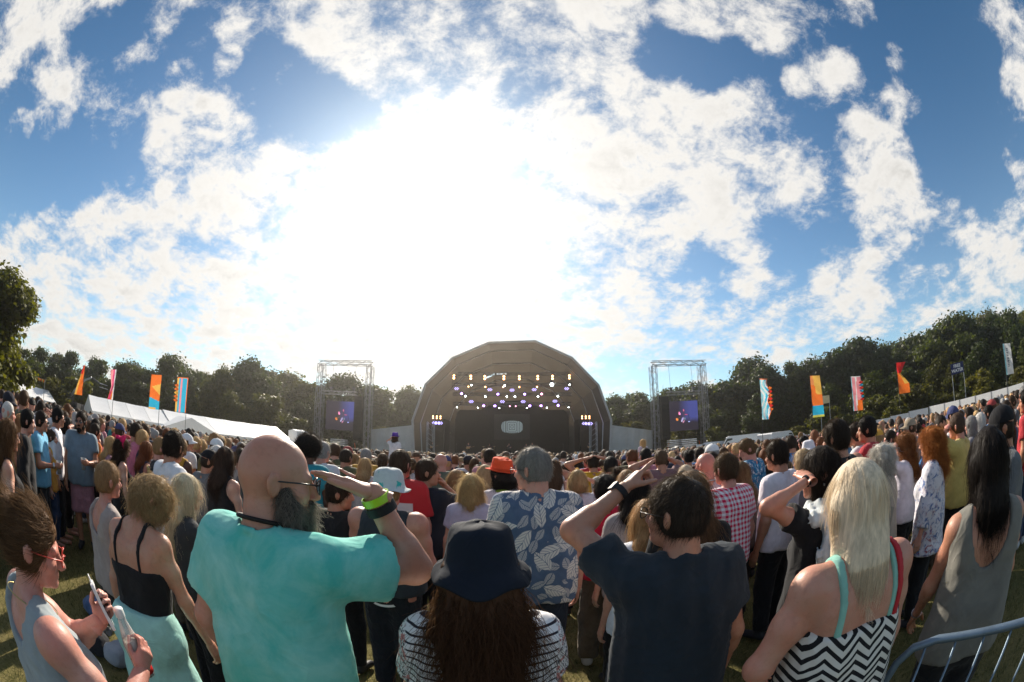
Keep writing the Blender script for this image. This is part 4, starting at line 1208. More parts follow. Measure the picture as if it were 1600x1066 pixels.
TREES = []
for i, (kd, n, lf) in enumerate((('round', 14000, .0185), ('round', 14000, .017), ('tall', 14000, .016), ('round', 15000, .017), ('willow', 15000, .017), ('tall', 13000, .0175), ('bush', 7000, .030), ('bush', 7000, .027), ('round', 46000, .0165))):
    cm, B = crown_mesh(30 + i, n, lf, kd, .02 if kd == 'bush' else (.05 if kd == 'willow' else .10))
    TREES.append((cm, trunk_mesh(60 + i, B, .012 if kd == 'bush' else .02)))

LAND = [(-90, 'at the far left edge'), (-72, 'left of the small marquee'), (-67, 'above the small marquee'), (-61, 'behind the narrow orange flag'), (-56, 'behind the narrow pink flag'), (-52, 'above the long marquee near end'), (-48, 'behind the left orange flag'), (-44.5, 'behind the blue diamond flag'),
        (-40, 'above the long marquee middle'), (-35, 'above the long marquee far half'), (-30.5, 'above the long marquee far end'), (-27.5, 'left of the left screen tower'), (-22.5, 'behind the left screen tower'), (-17.5, 'behind the left stage wall'), (-12, 'beside the left stage edge'), (0, 'behind the stage'),
        (12, 'beside the right stage edge'), (16.5, 'behind the right stage wall'), (22.5, 'behind the right screen tower'), (28, 'right of the right screen tower'), (31, 'behind the tall van'), (34.5, 'behind the pale blue flag'), (37.5, 'behind the second logo van'), (41, 'behind the right orange flag'), (44, 'beside the cream board'),
        (47.3, 'behind the pink diamond flag'), (51, 'right of the pink diamond flag'), (54.5, 'behind the twisted red flag'), (58.5, 'left of the blue water sign'), (63, 'behind the blue water sign'), (67, 'right of the blue water sign'), (71, 'behind the white flag'), (76, 'at the far right edge')]
def where(az): return min(LAND, key=lambda q: abs(q[0] - az))[1]

SKYL = np.array([(-84, 13), (-77.4, 12.4), (-71.7, 10), (-66.8, 4.7), (-62.8, 5.6), (-57.7, 5.5), (-53.8, 5.5), (-48.3, 7.8), (-44.5, 7.0), (-41.6, 7.1), (-38, 7.6), (-35.4, 9.1), (-33, 8.9), (-30.8, 8.3), (-27.1, 7.4), (-22.7, 8.3), (-19.5, 8.0), (-17.3, 6.6), (-13.9, 7.3), (0, 5.5), (13.8, 6.6), (17.3, 6.8), (21.7, 6.9), (24.4, 7.4), (28, 6.6), (31.8, 9.7), (35.3, 8.2), (38.1, 8.5), (41.8, 8.3), (45, 8.4), (48.8, 10.1), (51.5, 9), (54.3, 8.5), (59.5, 9.0), (62, 9.6), (64.8, 9.4), (70.8, 8.4), (74.6, 7.4), (84, 7)])
GREENS = [(.036, .056, .010), (.048, .066, .012), (.030, .046, .012), (.066, .074, .014), (.042, .058, .020)]
GNAME = ['dark green', 'mid green', 'deep green', 'yellowish green', 'greyish green']
KNAME = ['broad round', 'rounded', 'tall narrow', 'wide domed', 'drooping', 'tall uneven', 'low bushy', 'low spreading', 'huge leafy']
def tree(v, az, r, h, wd, col, label, name='tree', rz=0.0):
    x, y = pol(az, r)
    t = thing(name, label, 'tree' if name == 'tree' else 'bush', (x, y, float(gz(x, y))), rz, 'trees around the field' if name == 'tree' else 'bushes along the fence')
    for nm, me, c in (('crown', TREES[v][0], col), ('trunk', TREES[v][1], (.08, .06, .045))):
        o = obj(nm, me, t, c); o.scale = (wd, wd, h)
    return t
used_labels = {}
def uniq(l):
    used_labels[l] = used_labels.get(l, 0) + 1; return l
g = np.random.default_rng(11)
def sky_el(az): return float(np.interp(az, SKYL[:, 0], SKYL[:, 1]))
TREE_SPOTS = []
for az in (-66.8, -62.8, -58, -53.5, -48.3, -44.2, -40.2, -35.4, -31.2, -27.2, -22.7, -18.6, -14.0, -9.5, 9.5, 13.8, 17.3, 21.0, 24.6, 28.4, 31.8, 35.0, 38.1, 41.8, 45.2, 48.8, 52.6, 56, 59.5, 62.6, 65.8, 69.2, 72.6, 76.5):
    TREE_SPOTS.append((az, 74 + g.uniform(-5, 5), 1.0, 'front'))
for az in np.arange(-64, 80, 4.3):
    if -8 < az < 8: continue
    TREE_SPOTS.append((az + g.uniform(-1.2, 1.2), 92 + g.uniform(-5, 6), .93, 'back'))
for az in (-69.5, -60.5, -51, -46, -38, -33, -29, 26.4, 33.2, 43.5, 50.5, 55, 61, 67.5, 74):
    TREE_SPOTS.append((az, 62 + g.uniform(-3, 3), .58, 'low'))
seen = set()
for i, (az, r, q, row) in enumerate(TREE_SPOTS):
    el = sky_el(az) * q * g.uniform(.95, 1.02); x, y = pol(az, r)
    h = zat(el, r) - float(gz(x, y)); v = int(g.integers(6)); ci = int(g.integers(5)); wd = h * g.uniform(.95, 1.25) if v not in (2, 5) else h * g.uniform(.8, 1.0)
    if abs(az - 35) < 1 or abs(az - 48.8) < 1: v = 2 if az < 40 else 0
    base = {'front': 'in the front row', 'back': 'in the back row', 'low': 'in the low row'}[row]
    lab = f"{KNAME[v]} {GNAME[ci]} tree {base} {where(az)}"
    if lab in seen: lab = lab.replace(' tree', ' ragged tree')
    seen.add(lab)
    tree(v, az, r, h, wd, GREENS[ci], lab, rz=g.uniform(0, 6))
tree(8, -75.5, 36, zat(11.0, 36) + .7, 13.5, (.095, .105, .010), 'huge sunlit yellow green tree towering at the far left edge', rz=1)
tree(8, -83.5, 33, 10.0, 11, (.070, .080, .010), 'huge tree cut off by the left edge behind the larger sunlit one', rz=3)
for az, r, h, v in ((38.6, 47, 2.9, 6), (45.0, 49, 3.6, 7), (43.2, 50, 4.6, 6), (48.6, 47, 3.2, 6), (50.5, 50, 5.0, 7), (52.6, 48, 4.0, 6), (56.4, 49, 5.2, 7), (61, 50, 3.3, 6), (66.6, 50, 5.0, 7), (27.5, 57, 4.1, 7), (22.8, 60, 4.7, 6), (16.5, 66, 6.0, 6), (73.2, 49, 4, 6), (-64.5, 47, 4.4, 7), (-61.0, 49, 5.0, 6), (-29, 60, 5.2, 6), (-17.2, 62, 5.0, 7)):
    ci = int(g.integers(3)); nm = ['bright yellow green', 'fresh green', 'olive green'][ci]
    lab = f"{nm} {'rounded' if v == 6 else 'spreading'} bush {where(az)}"
    if lab in seen: lab += ' beside another bush'
    seen.add(lab)
    tree(v, az, r, h, h * 1.35, [(.105, .105, .020), (.085, .095, .022), (.075, .078, .020)][ci], lab, 'bush', g.uniform(0, 6))

# ------------------------------------------------------------ marquees, hoardings, side walls
WHITE_PVC = plain('white_pvc', (.80, .80, .79), .45, .4, .06, 1.2, bmp=.05)
GREY_PVC = plain('grey_pvc', (.42, .42, .41), .55, .3, .15, .7, bmp=.08)
WHITE_P = plain('white_paint', (.78, .78, .77), .4, .4, .06, 2)
STEEL = plain('steel', (.42, .43, .45), .35, .5, .2, 5, metal=.9)
DKSTEEL = plain('dark_steel', (.05, .05, .055), .5, .4, .3, 4)
BLACKM = plain('black_cloth', (.012, .012, .013), .9, .1, .3, 2)
ORANGE = plain('orange_strap', (.75, .14, .02), .6, .3, .1, 4)

def marquee(a0, r0, a1, r1, dep, eave, ridge, bays, label, name='marquee', gable=None):
    """long frame tent: front wall from (a0,r0) to (a1,r1), dep deep, separate roof bays, wall panels and end gables"""
    p0, p1 = np.array(pol(a0, r0)), np.array(pol(a1, r1)); zb = float(gz(*((p0 + p1) / 2)))
    u = unit(np.append(p1 - p0, 0))[:2]; n = np.array((-u[1], u[0]))
    if n @ p0 < 0: n = -n
    L = np.linalg.norm(p1 - p0); t = thing(name, label, 'marquee', (p0[0], p0[1], zb), math.atan2(u[1], u[0]), 'white marquees beside the field')
    sgn = 1 if np.cross(u, n) > 0 else -1
    for i in range(bays):
        x0, x1 = L * i / bays + .012, L * (i + 1) / bays - .012; xm = np.linspace(x0, x1, 5); g2 = Geo()
        for side in (0, 1):
            V = []; k = 5
            for j in range(k):
                q = j / (k - 1); sag = -.05 * math.sin(math.pi * q)
                for x in xm: V.append((x, sgn * (-.15 + (dep / 2 + .15) * q if side == 0 else dep + .15 - (dep / 2 + .15) * q), eave - .03 + (ridge - eave + .03) * q + sag - .03 * math.sin(math.pi * (x - x0) / (x1 - x0))))
            F = [(a * 5 + b, a * 5 + b + 1, (a + 1) * 5 + b + 1, (a + 1) * 5 + b) for a in range(4) for b in range(4)]
            g2.add(V, F)
        g2.make('roof_panel', WHITE_PVC, t, True)
        for yy in (.02, dep - .02): Geo().box(((x0 + x1) / 2, sgn * yy, eave / 2 - .02), (x1 - x0, .03, eave - .04)).make('wall_panel', WHITE_PVC, t)
        Geo().box(((x0 + x1) / 2, sgn * -.17, eave - .12), (x1 - x0, .02, .2)).make('valance', WHITE_PVC, t)
    for x in (0.0, L):
        v = [(x, 0, 0), (x, sgn * dep, 0), (x, sgn * dep, eave), (x, sgn * dep / 2, ridge - .05), (x, 0, eave)]
        v += [(x + .03, b, c) for a, b, c in v]
        part('gable', v, [(0, 1, 2, 3, 4), (9, 8, 7, 6, 5)] + [(i, (i + 1) % 5, (i + 1) % 5 + 5, i + 5) for i in range(5)], WHITE_PVC, t)
    if gable:
        x, w, hh = gable; v = [(x - w / 2, sgn * -.9, 0), (x + w / 2, sgn * -.9, 0), (x + w / 2, sgn * -.9, eave - .1), (x, sgn * -.9, hh), (x - w / 2, sgn * -.9, eave - .1)]
        v += [(x, sgn * dep * .45, hh), (x - w / 2, sgn * .3, eave - .1), (x + w / 2, sgn * .3, eave - .1)]
        part('porch_gable', v, [(0, 1, 2, 3, 4), (4, 3, 5, 6), (3, 2, 7, 5)], WHITE_PVC, t)
    return t
ZB = -.70
marquee(-58.6, 39, -46.9, 41.2, 6.0, zat(-.75, 40) - ZB, zat(.95, 43) - ZB, 4, 'long white marquee nearest the pink feather flag, left of the pointed porch')
marquee(-46.4, 41.0, -29.5, 49.5, 6.5, zat(-.75, 45) - ZB, zat(1.05, 48) - ZB, 6, 'long white marquee with a pointed porch, running towards the left screen tower', gable=(1.6, 6.4, zat(.7, 42) - ZB))
marquee(-29.0, 50.5, -27.6, 51.0, 3.0, zat(.6, 51) + .8, zat(.75, 51) + .85, 1, 'small white cabin at the far end of the long marquee', name='cabin')
marquee(-70.3, 42, -64.2, 44, 4.5, zat(-.85, 43) - ZB, zat(.35, 45) - ZB, 2, 'small white marquee below the huge tree at the left')

def hoarding(a0, r0, a1, r1, ztop, n, label, name='hoarding'):
    p0, p1 = np.array(pol(a0, r0)), np.array(pol(a1, r1)); t = thing(name, label, 'fence', (p0[0], p0[1], float(gz(*p0))), 0, 'white hoardings round the field')
    u = (p1 - p0); ang = math.atan2(u[1], u[0]); L = np.linalg.norm(u); W = L / n
    me = None
    for i in range(n):
        c = p0 + u * (i + .5) / n - p0; zg = float(gz(*(p0 + c))); zt = np.interp((i + .5) / n, np.linspace(0, 1, len(ztop)), ztop)
        h = zt - zg; o = Geo().box((0, 0, 0), (W - .03, .06, 1.0)).data('panel', WHITE_P) if me is None else me
        me = o; q = obj('panel', me, t); q.location = (c[0], c[1], zg + h / 2 - float(gz(*p0))); q.rotation_euler = (0, R(.25 * math.sin(i * 2.1)), ang); q.scale = (1, 1, h)
        Geo().box((c[0] - math.cos(ang) * W / 2, c[1] - math.sin(ang) * W / 2, zg - float(gz(*p0)) + h / 2), (.06, .09, h + .04), ang).make('post', STEEL, t)
hoarding(-66, 35, -28, 42, [zat(-1.35, 35), zat(-1.35, 37), zat(-1.4, 42)], 13, 'white hoarding in front of the long marquees at the left edge of the crowd')
hoarding(29, 47, 58, 34, [zat(-1.0, 46), zat(-1.1, 41), zat(-.35, 34)], 13, 'white hoarding behind the right crowd below the diamond flags')
hoarding(58.2, 34, 79, 30, [zat(-.35, 34), zat(-.5, 30)], 8, 'white hoarding behind the right crowd below the blue water sign')

def curtain(a0, e0, a1, e1, r, label, name='stage_wall'):
    x0, y0 = pol(a0, r / math.cos(R(a0))); x1, y1 = pol(a1, r / math.cos(R(a1))); n = 36; V = []; F = []
    zb = -.86; rows = 6
    z0, z1 = zat(e0, r / math.cos(R(a0))), zat(e1, r / math.cos(R(a1)))
    t = thing(name, label, 'screen wall', (x0, y0, zb), 0, 'grey cloth walls beside the stage')
    g3 = np.random.default_rng(3)
    for s in (0, 1):
        for j in range(rows + 1):
            for i in range(n + 1):
                q = i / n; w = .07 * math.sin(q * 25) + .05 * math.sin(q * 61 + j * .6) * (1 - j / rows * .5)
                V.append(((x1 - x0) * q, y1 - y0 + w + s * .03, (z0 + (z1 - z0) * q - zb) * j / rows))
    m = (rows + 1) * (n + 1)
    for j in range(rows):
        for i in range(n):
            a = j * (n + 1) + i; F += [(a, a + 1, a + n + 2, a + n + 1), (m + a, m + a + n + 1, m + a + n + 2, m + a + 1)]
    part('cloth', V, F, GREY_PVC, t, True)
    for q in (0, .5, 1): Geo().tube([((x1 - x0) * q, .14, 0), ((x1 - x0) * q, .14, z0 + (z1 - z0) * q - zb)], .05, 6).make('pole', STEEL, t)
curtain(-18.9, 1.5, -13.2, 2.4, 55.2, 'pale grey cloth wall left of the stage')
curtain(18.8, 1.4, 13.2, 2.4, 55.2, 'pale grey cloth wall right of the stage')

# ------------------------------------------------------------ the stage
YS = 55.0; ZG = -.86
def sp_(az, el, y=YS): return (y * math.tan(R(az)), zat(el, y / math.cos(R(az))))
ARCH = [sp_(*q) for q in ((-12.95, -1.2), (-13.3, 3.0), (-11.7, 7.9), (-8.1, 11.6), (-3.2, 13.75), (3.2, 13.95), (8.2, 11.6), (11.7, 7.8), (13.25, 3.05), (12.95, -1.2))]
ARCH = [(x, max(z, ZG)) if i not in (0, 9) else (x, ZG) for i, (x, z) in enumerate(ARCH)]
def roof_mat():
    m, N = new_mat('stage_roof'); o = N.coord()
    c = N.mix(N.mr(N.noise(o, .35, 5), .3, .7), (.048, .044, .040), (.075, .069, .062))
    d = bsdf(N, c, .6, .3, bump(N, N.noise(o, 1.5, 4), .2, .1)); t = N.new('ShaderNodeBsdfTranslucent'); N.put(t.inputs[0], (.20, .15, .10))
    mx = N.new('ShaderNodeMixShader'); mx.inputs[0].default_value = .14
    N.l.new(d, mx.inputs[1]); N.l.new(t.outputs[0], mx.inputs[2]); finish(N, mx.outputs[0]); return m
ROOF = roof_mat()
def stage():
    t = thing('stage', 'big faceted dome stage with grey skin standing at the far end of the field', 'stage', (0, YS, ZG))
    rings = []
    for dy, s, dz in ((0, 1.0, 0), (3.2, .975, 0), (6.6, .90, 0), (9.8, .78, 0), (12.4, .60, 0)):
        rings.append([(x * s, dy, (z - ZG) * (s if z > ZG + 1 else 1)) for x, z in ARCH])
    n = len(ARCH)
    for k in range(4):                                   # each facet of the skin is its own panel
        for i in range(n - 1):
            a, b, c, d = rings[k][i], rings[k][i + 1], rings[k + 1][i + 1], rings[k + 1][i]
            if k == 2 and i in (3, 4): 
                # two slits of daylight between skin panels
                A = np.array((a, b, c, d)); lo = A[0] * .45 + A[3] * .55; hi = A[1] * .45 + A[2] * .55; lo2 = A[0] * .36 + A[3] * .64; hi2 = A[1] * .36 + A[2] * .64
                if i == 3: q0, q1 = lo * .45 + hi * .55, lo2 * .40 + hi2 * .60; e0, e1 = lo * .02 + hi * .98, lo2 * .02 + hi2 * .98
                else: q0, q1 = lo * .96 + hi * .04, lo2 * .96 + hi2 * .04; e0, e1 = lo * .62 + hi * .38, lo2 * .66 + hi2 * .34
                V = [A[0], A[1], A[2], A[3], q0, e0, e1, q1]
                part('roof_panel', V, [(0, 1, 5, 4), (1, 2, 6, 5), (2, 3, 7, 6), (3, 0, 4, 7)], ROOF, t)
                continue
            part('roof_panel', [a, b, c, d], [(0, 1, 2, 3)], ROOF, t)
        Geo().tube(rings[k], .10, 6).make('arch_rib', STEEL, t)
    edge = [(x * 1.003, -.06, z) for x, _, z in rings[0]]
    Geo().tube(edge, .16, 6).make('front_edge', GREY_PVC, t)
    bw = rings[4]; part('back_wall', [(x, y - .05, z) for x, y, z in bw] , [tuple(range(n))], BLACKM, t)
    Geo().box((0, 6.0, .62), (23.5, 11.6, 1.2)).make('deck', DKSTEEL, t)
    Geo().box((0, .12, .58), (24.2, .05, 1.15)).make('skirt', BLACKM, t)
    for s in (-1, 1):                                     # lattice columns at the wings and black drapes
        G = Geo()
        for dx in (0, .9):
            for dy in (0, .9): G.tube([(s * (10.4 + dx), 1.0 + dy, 0), (s * (10.4 + dx), 1.0 + dy, 5.6)], .05, 5)
        for k in range(8):
            z = .1 + k * .7; G.tube([(s * 10.4, 1.0, z), (s * 11.3, 1.0, z + .7)], .03, 4); G.tube([(s * 11.3, 1.0, z), (s * 11.3, 1.9, z + .7)], .03, 4)
        G.make('lattice_column', STEEL, t)
        Geo().box((s * 9.3, 5.5, 3.2), (.15, 5.0, 6.0)).make('drape', BLACKM, t)
    Geo().box((0, 10.5, 4.6), (17.5, .12, 7.0)).make('backdrop_cloth', BLACKM, t)
    return t
stage()

def emit(name, col, strength):
    m, N = new_mat(name); e = N.new('ShaderNodeEmission'); N.put(e.inputs[0], col); e.inputs[1].default_value = strength
    finish(N, e.outputs[0]); return m
LAMP = {'warm': emit('warm_lamp', (1, .46, .18), 7), 'purple': emit('purple_lamp', (.48, .24, 1), 12), 'white': emit('white_lamp', (.9, 1, .98), 16), 'pink': emit('pink_lamp', (1, .35, .6), 8), 'lilac': emit('lilac_led', (.40, .34, .95), 2.4)}

def truss_bar(p, q, s, mat, name, parent, r=.035, step=.8):
    p, q = np.array(p, float), np.array(q, float); L = np.linalg.norm(q - p); M = limb_frame(p, q); G = Geo()
    cs = [M @ np.array((a * s, b * s, 0)) for a, b in ((-1, -1), (1, -1), (1, 1), (-1, 1))]
    for c in cs: G.tube([p + c, q + c], r, 5)
    n = max(2, int(L / step)); d = (q - p) / n
    for i in range(n):
        for k in range(4):
            a, b = cs[k], cs[(k + 1) % 4]
            if (i + k) % 2: a, b = b, a
            G.tube([p + d * i + a, p + d * (i + 1) + b], r * .6, 4, caps=False)
    return G.make(name, mat, parent)

def stage_lights():
    rows = {'upper': (9.15, 4.5), 'second': (7.7, 5.0), 'third': (6.4, 6.0), 'lowest': (5.1, 6.5)}
    for nm, (el, dy) in rows.items():
        y = YS + dy; z = zat(el, y) + .45; t = thing('lighting_truss', f'{nm} black lighting truss hanging across the stage', 'truss', (0, y, z), 0, 'lighting trusses over the stage')
        truss_bar((-8.6, 0, 0), (8.6, 0, 0), .18, DKSTEEL, 'truss', t)
        for x in (-8, 8): Geo().tube([(x, 0, .1), (x, 0, 2.2)], .02, 4).make('cable', DKSTEEL, t)
    body = Geo().box((0, .16, .10), (.26, .30, .34)).box((0, .1, .34), (.3, .05, .2)).data('lamp_body', DKSTEEL)
    lens = {k: Geo().ball((0, -.03, .08), (.13, .06, .13), 10, 6).data('lamp_lens', m) for k, m in LAMP.items()}
    led = {k: Geo().box((0, 0, 0), (.11, .05, .11), M=rotm('Y', 45)).data('led_cell', m) for k, m in LAMP.items()}
    def lamp(px, py, kind, dy, size=1.0, two=False):
        az, el = px, py; y = YS + dy; x = y * math.tan(R(az)); z = zat(el, math.hypot(x, y))
        pos = min(((-8.5, 'far left'), (-6, 'left'), (-3.7, 'inner left'), (-1.3, 'left of centre'), (.9, 'right of centre'), (2.5, 'inner right'), (4.2, 'mid right'), (5.8, 'right'), (8.6, 'far right')), key=lambda q: abs(q[0] - x))[1]
        t = thing('stage_light', f'{kind} stage light on the {"upper" if el > 8.6 else "second" if el > 7 else "third" if el > 5.8 else "lowest"} truss, {pos} on the stage', 'stage light', (x, y, z), 0, 'stage lights under the dome', size)
        obj('lamp_body', body, t); o = obj('lamp_lens', lens[kind], t)
        if two: q = obj('lamp_lens', lens[kind], t); q.location = (0, 0, -.32); q2 = obj('lamp_body', body, t); q2.location = (0, 0, -.32)
    for az in (-7.9, -5.6, -3.7, -1.1, 1.0, 3.5, 5.5, 7.8): lamp(az, 9.15, 'warm', 4.4, 1.15, True)
    for az in (-5.9, -3.6, -1.2, 1.0, 3.4): lamp(az, 7.75, 'warm', 4.9, .8)
    for az in (-5.5, -1.0, 5.4, 7.8): lamp(az, 7.95, 'white', 4.9, 1.9 if az == 5.4 else .8)
    for az, k in ((-6.8, 'purple'), (-6.3, 'white'), (-3.6, 'white'), (-1.9, 'purple'), (-.7, 'white'), (.4, 'white'), (1.7, 'purple'), (3.5, 'white'), (4.0, 'pink'), (6.2, 'white')): lamp(az, 6.75 if k != 'white' else 6.45, k, 5.9, 1.15 if k != 'white' else .85)
    for az, k in ((-3.8, 'purple'), (-2.3, 'purple'), (-.3, 'pink'), (.5, 'pink'), (2.4, 'purple'), (3.9, 'purple'), (6.2, 'purple'), (-7.4, 'white'), (-4.6, 'white'), (-1.7, 'white'), (2.0, 'white'), (4.7, 'white'), (7.6, 'white')): lamp(az, 5.2 if k != 'white' else 4.95, k, 6.4, 1.2 if k == 'purple' else .55)
    for i, (az, el) in enumerate(((-7.5, 7.5), (-3.0, 7.45), (0, 7.4), (3.0, 7.45), (7.4, 7.5), (-5.5, 5.8), (-1.3, 5.85), (1.5, 5.85), (5.8, 5.85), (-10.4, 2.8), (-10.0, 2.8), (9.7, 2.75), (10.1, 2.7), (-9.6, 2.8), (10.5, 2.7))):
        y = YS + 4.6 if el > 4 else YS + 1.2; x = y * math.tan(R(az)); t = thing('led_panel', f'lilac diamond led panel {"on the dome truss" if el > 4 else "at the stage wing"} {"left" if az < 0 else "right"} of centre', 'stage light', (x, y, zat(el, math.hypot(x, y))), 0, 'lilac led panels on the stage')
        t['label'] = ('top row lilac led cluster far left of the dome', 'top row lilac led cluster left of centre', 'top row lilac led cluster at the centre', 'top row lilac led cluster right of centre', 'top row lilac led cluster far right of the dome', 'lower lilac led cluster furthest left', 'lower lilac led cluster left of centre', 'lower lilac led cluster right of centre', 'lower lilac led cluster furthest right', 'outermost lilac led cluster at the left wing', 'middle lilac led cluster at the left wing', 'innermost lilac led cluster at the right wing', 'middle lilac led cluster at the right wing', 'innermost lilac led cluster at the left wing', 'outermost lilac led cluster at the right wing')[i]
        for dx, dz in ((-.26, 0), (-.13, .13), (-.13, -.13), (.0, 0), (.13, .13), (.13, -.13), (.26, 0)):
            o = obj('led_cell', led['lilac'], t); o.location = (dx, 0, dz)
    for s, nm in ((-1, 'left'), (1, 'right')):
        for k in range(3):
            y = YS + 1.2; x = s * (9.4 + .5 * k) - .1; t = thing('blinder_light', f'{("inner", "middle", "outer")[k]} orange blinder light at the {nm} stage wing', 'stage light', (x, y, zat(3.7, y)), 0, 'orange blinders at the stage wings', .72)
            obj('lamp_body', body, t)
            for q in (0, -.36): o = obj('lamp_lens', lens['warm'], t); o.location = (0, 0, q)
    # back screen with nested squares
    y = YS + 9.8; t = thing('led_backdrop', 'dim stage screen showing nested squares inside a striped oval', 'screen', (0, y, zat(2.45, y)), 0)
    Geo().box((0, .1, 0), (5.4, .08, 3.9)).make('panel', plain('screen_dim', (.02, .018, .015), .5, .3, .2), t)
    m, N = new_mat('nested_squares'); X, Y, Z = N.sep(N.coord())[:3]
    ax, az_ = N.m('ABSOLUTE', X), N.m('ABSOLUTE', Z); sq = N.m('MAXIMUM', ax, az_)
    ln = N.m('LESS_THAN', N.m('FRACT', N.m('MULTIPLY', N.mix(N.m('LESS_THAN', sq, .98), N.comb(X, X, X), N.comb(sq, sq, sq)), 4.2)), .5)
    e = N.new('ShaderNodeEmission'); N.put(e.inputs[0], (.55, .70, .75)); N.put(e.inputs[1], N.m('ADD', N.m('MULTIPLY', ln, .26), .012)); finish(N, e.outputs[0])
    a = np.linspace(0, 2 * np.pi, 48, endpoint=False); V = [(1.62 * np.sign(math.cos(q)) * abs(math.cos(q)) ** .75, 0, .98 * np.sign(math.sin(q)) * abs(math.sin(q)) ** .6) for q in a]
    part('lit_oval', V, [tuple(range(48))], m, t)
stage_lights()

# ------------------------------------------------------------ screen towers, screens and speaker columns
def screen_picture():
    m, N = new_mat('stage_picture'); X, Y, Z = N.sep(N.coord())[:3]
    x = N.m('ADD', N.m('MULTIPLY', X, .40), .5); z = N.m('ADD', N.m('MULTIPLY', Z, .48), .5)
    n = N.noise(N.coord(), 3, 3)
    col = N.mix(N.mr(x, .3, .95), (.012, .010, .018), (.028, .034, .13))
    col = N.mix(N.mr(N.m('ADD', z, N.m('MULTIPLY', n, .3)), .55, .2), col, (.012, .010, .016))
    def blob(cx, cz, rx, rz, c, s=.2, ang=0):
        nonlocal col
        dx, dz = N.m('SUBTRACT', x, cx), N.m('SUBTRACT', z, cz); ca, sa = math.cos(R(ang)), math.sin(R(ang))
        u = N.m('ADD', N.m('MULTIPLY', dx, ca / rx), N.m('MULTIPLY', dz, sa / rx)); v = N.m('SUBTRACT', N.m('MULTIPLY', dz, ca / rz), N.m('MULTIPLY', dx, sa / rz))
        d = N.m('SQRT', N.m('ADD', N.m('MULTIPLY', u, u), N.m('MULTIPLY', v, v)))
        col = N.mix(N.mr(N.m('ADD', d, N.m('MULTIPLY', N.m('SUBTRACT', n, .5), .5)), 1 - s, 1, 1, 0), col, c)
    blob(.30, .45, .13, .32, (.010, .009, .012)); blob(.34, .66, .05, .11, (.62, .16, .30)); blob(.38, .62, .03, .08, (.75, .25, .45))
    blob(.20, .28, .07, .10, (.55, .17, .03), ang=30); blob(.30, .36, .18, .018, (.10, .05, .03), ang=35)
    blob(.60, .60, .07, .25, (.03, .02, .04)); blob(.60, .84, .035, .08, (.45, .10, .16)); blob(.74, .56, .10, .025, (.40, .06, .12)); blob(.90, .40, .02, .22, (.01, .01, .015), ang=12)
    blob(.52, .28, .07, .16, (.25, .22, .38), .6, -25); blob(.47, .16, .05, .05, (.55, .5, .75), .7); blob(.90, .10, .05, .03, (.35, .4, .8)); blob(.58, .12, .03, .12, (.55, .22, .32), .6, -30); blob(.66, .30, .03, .10, (.12, .2, .2), .4)
    e = N.new('ShaderNodeEmission'); N.put(e.inputs[0], col); e.inputs[1].default_value = 1.35; finish(N, e.outputs[0]); return m
PICTURE = screen_picture()

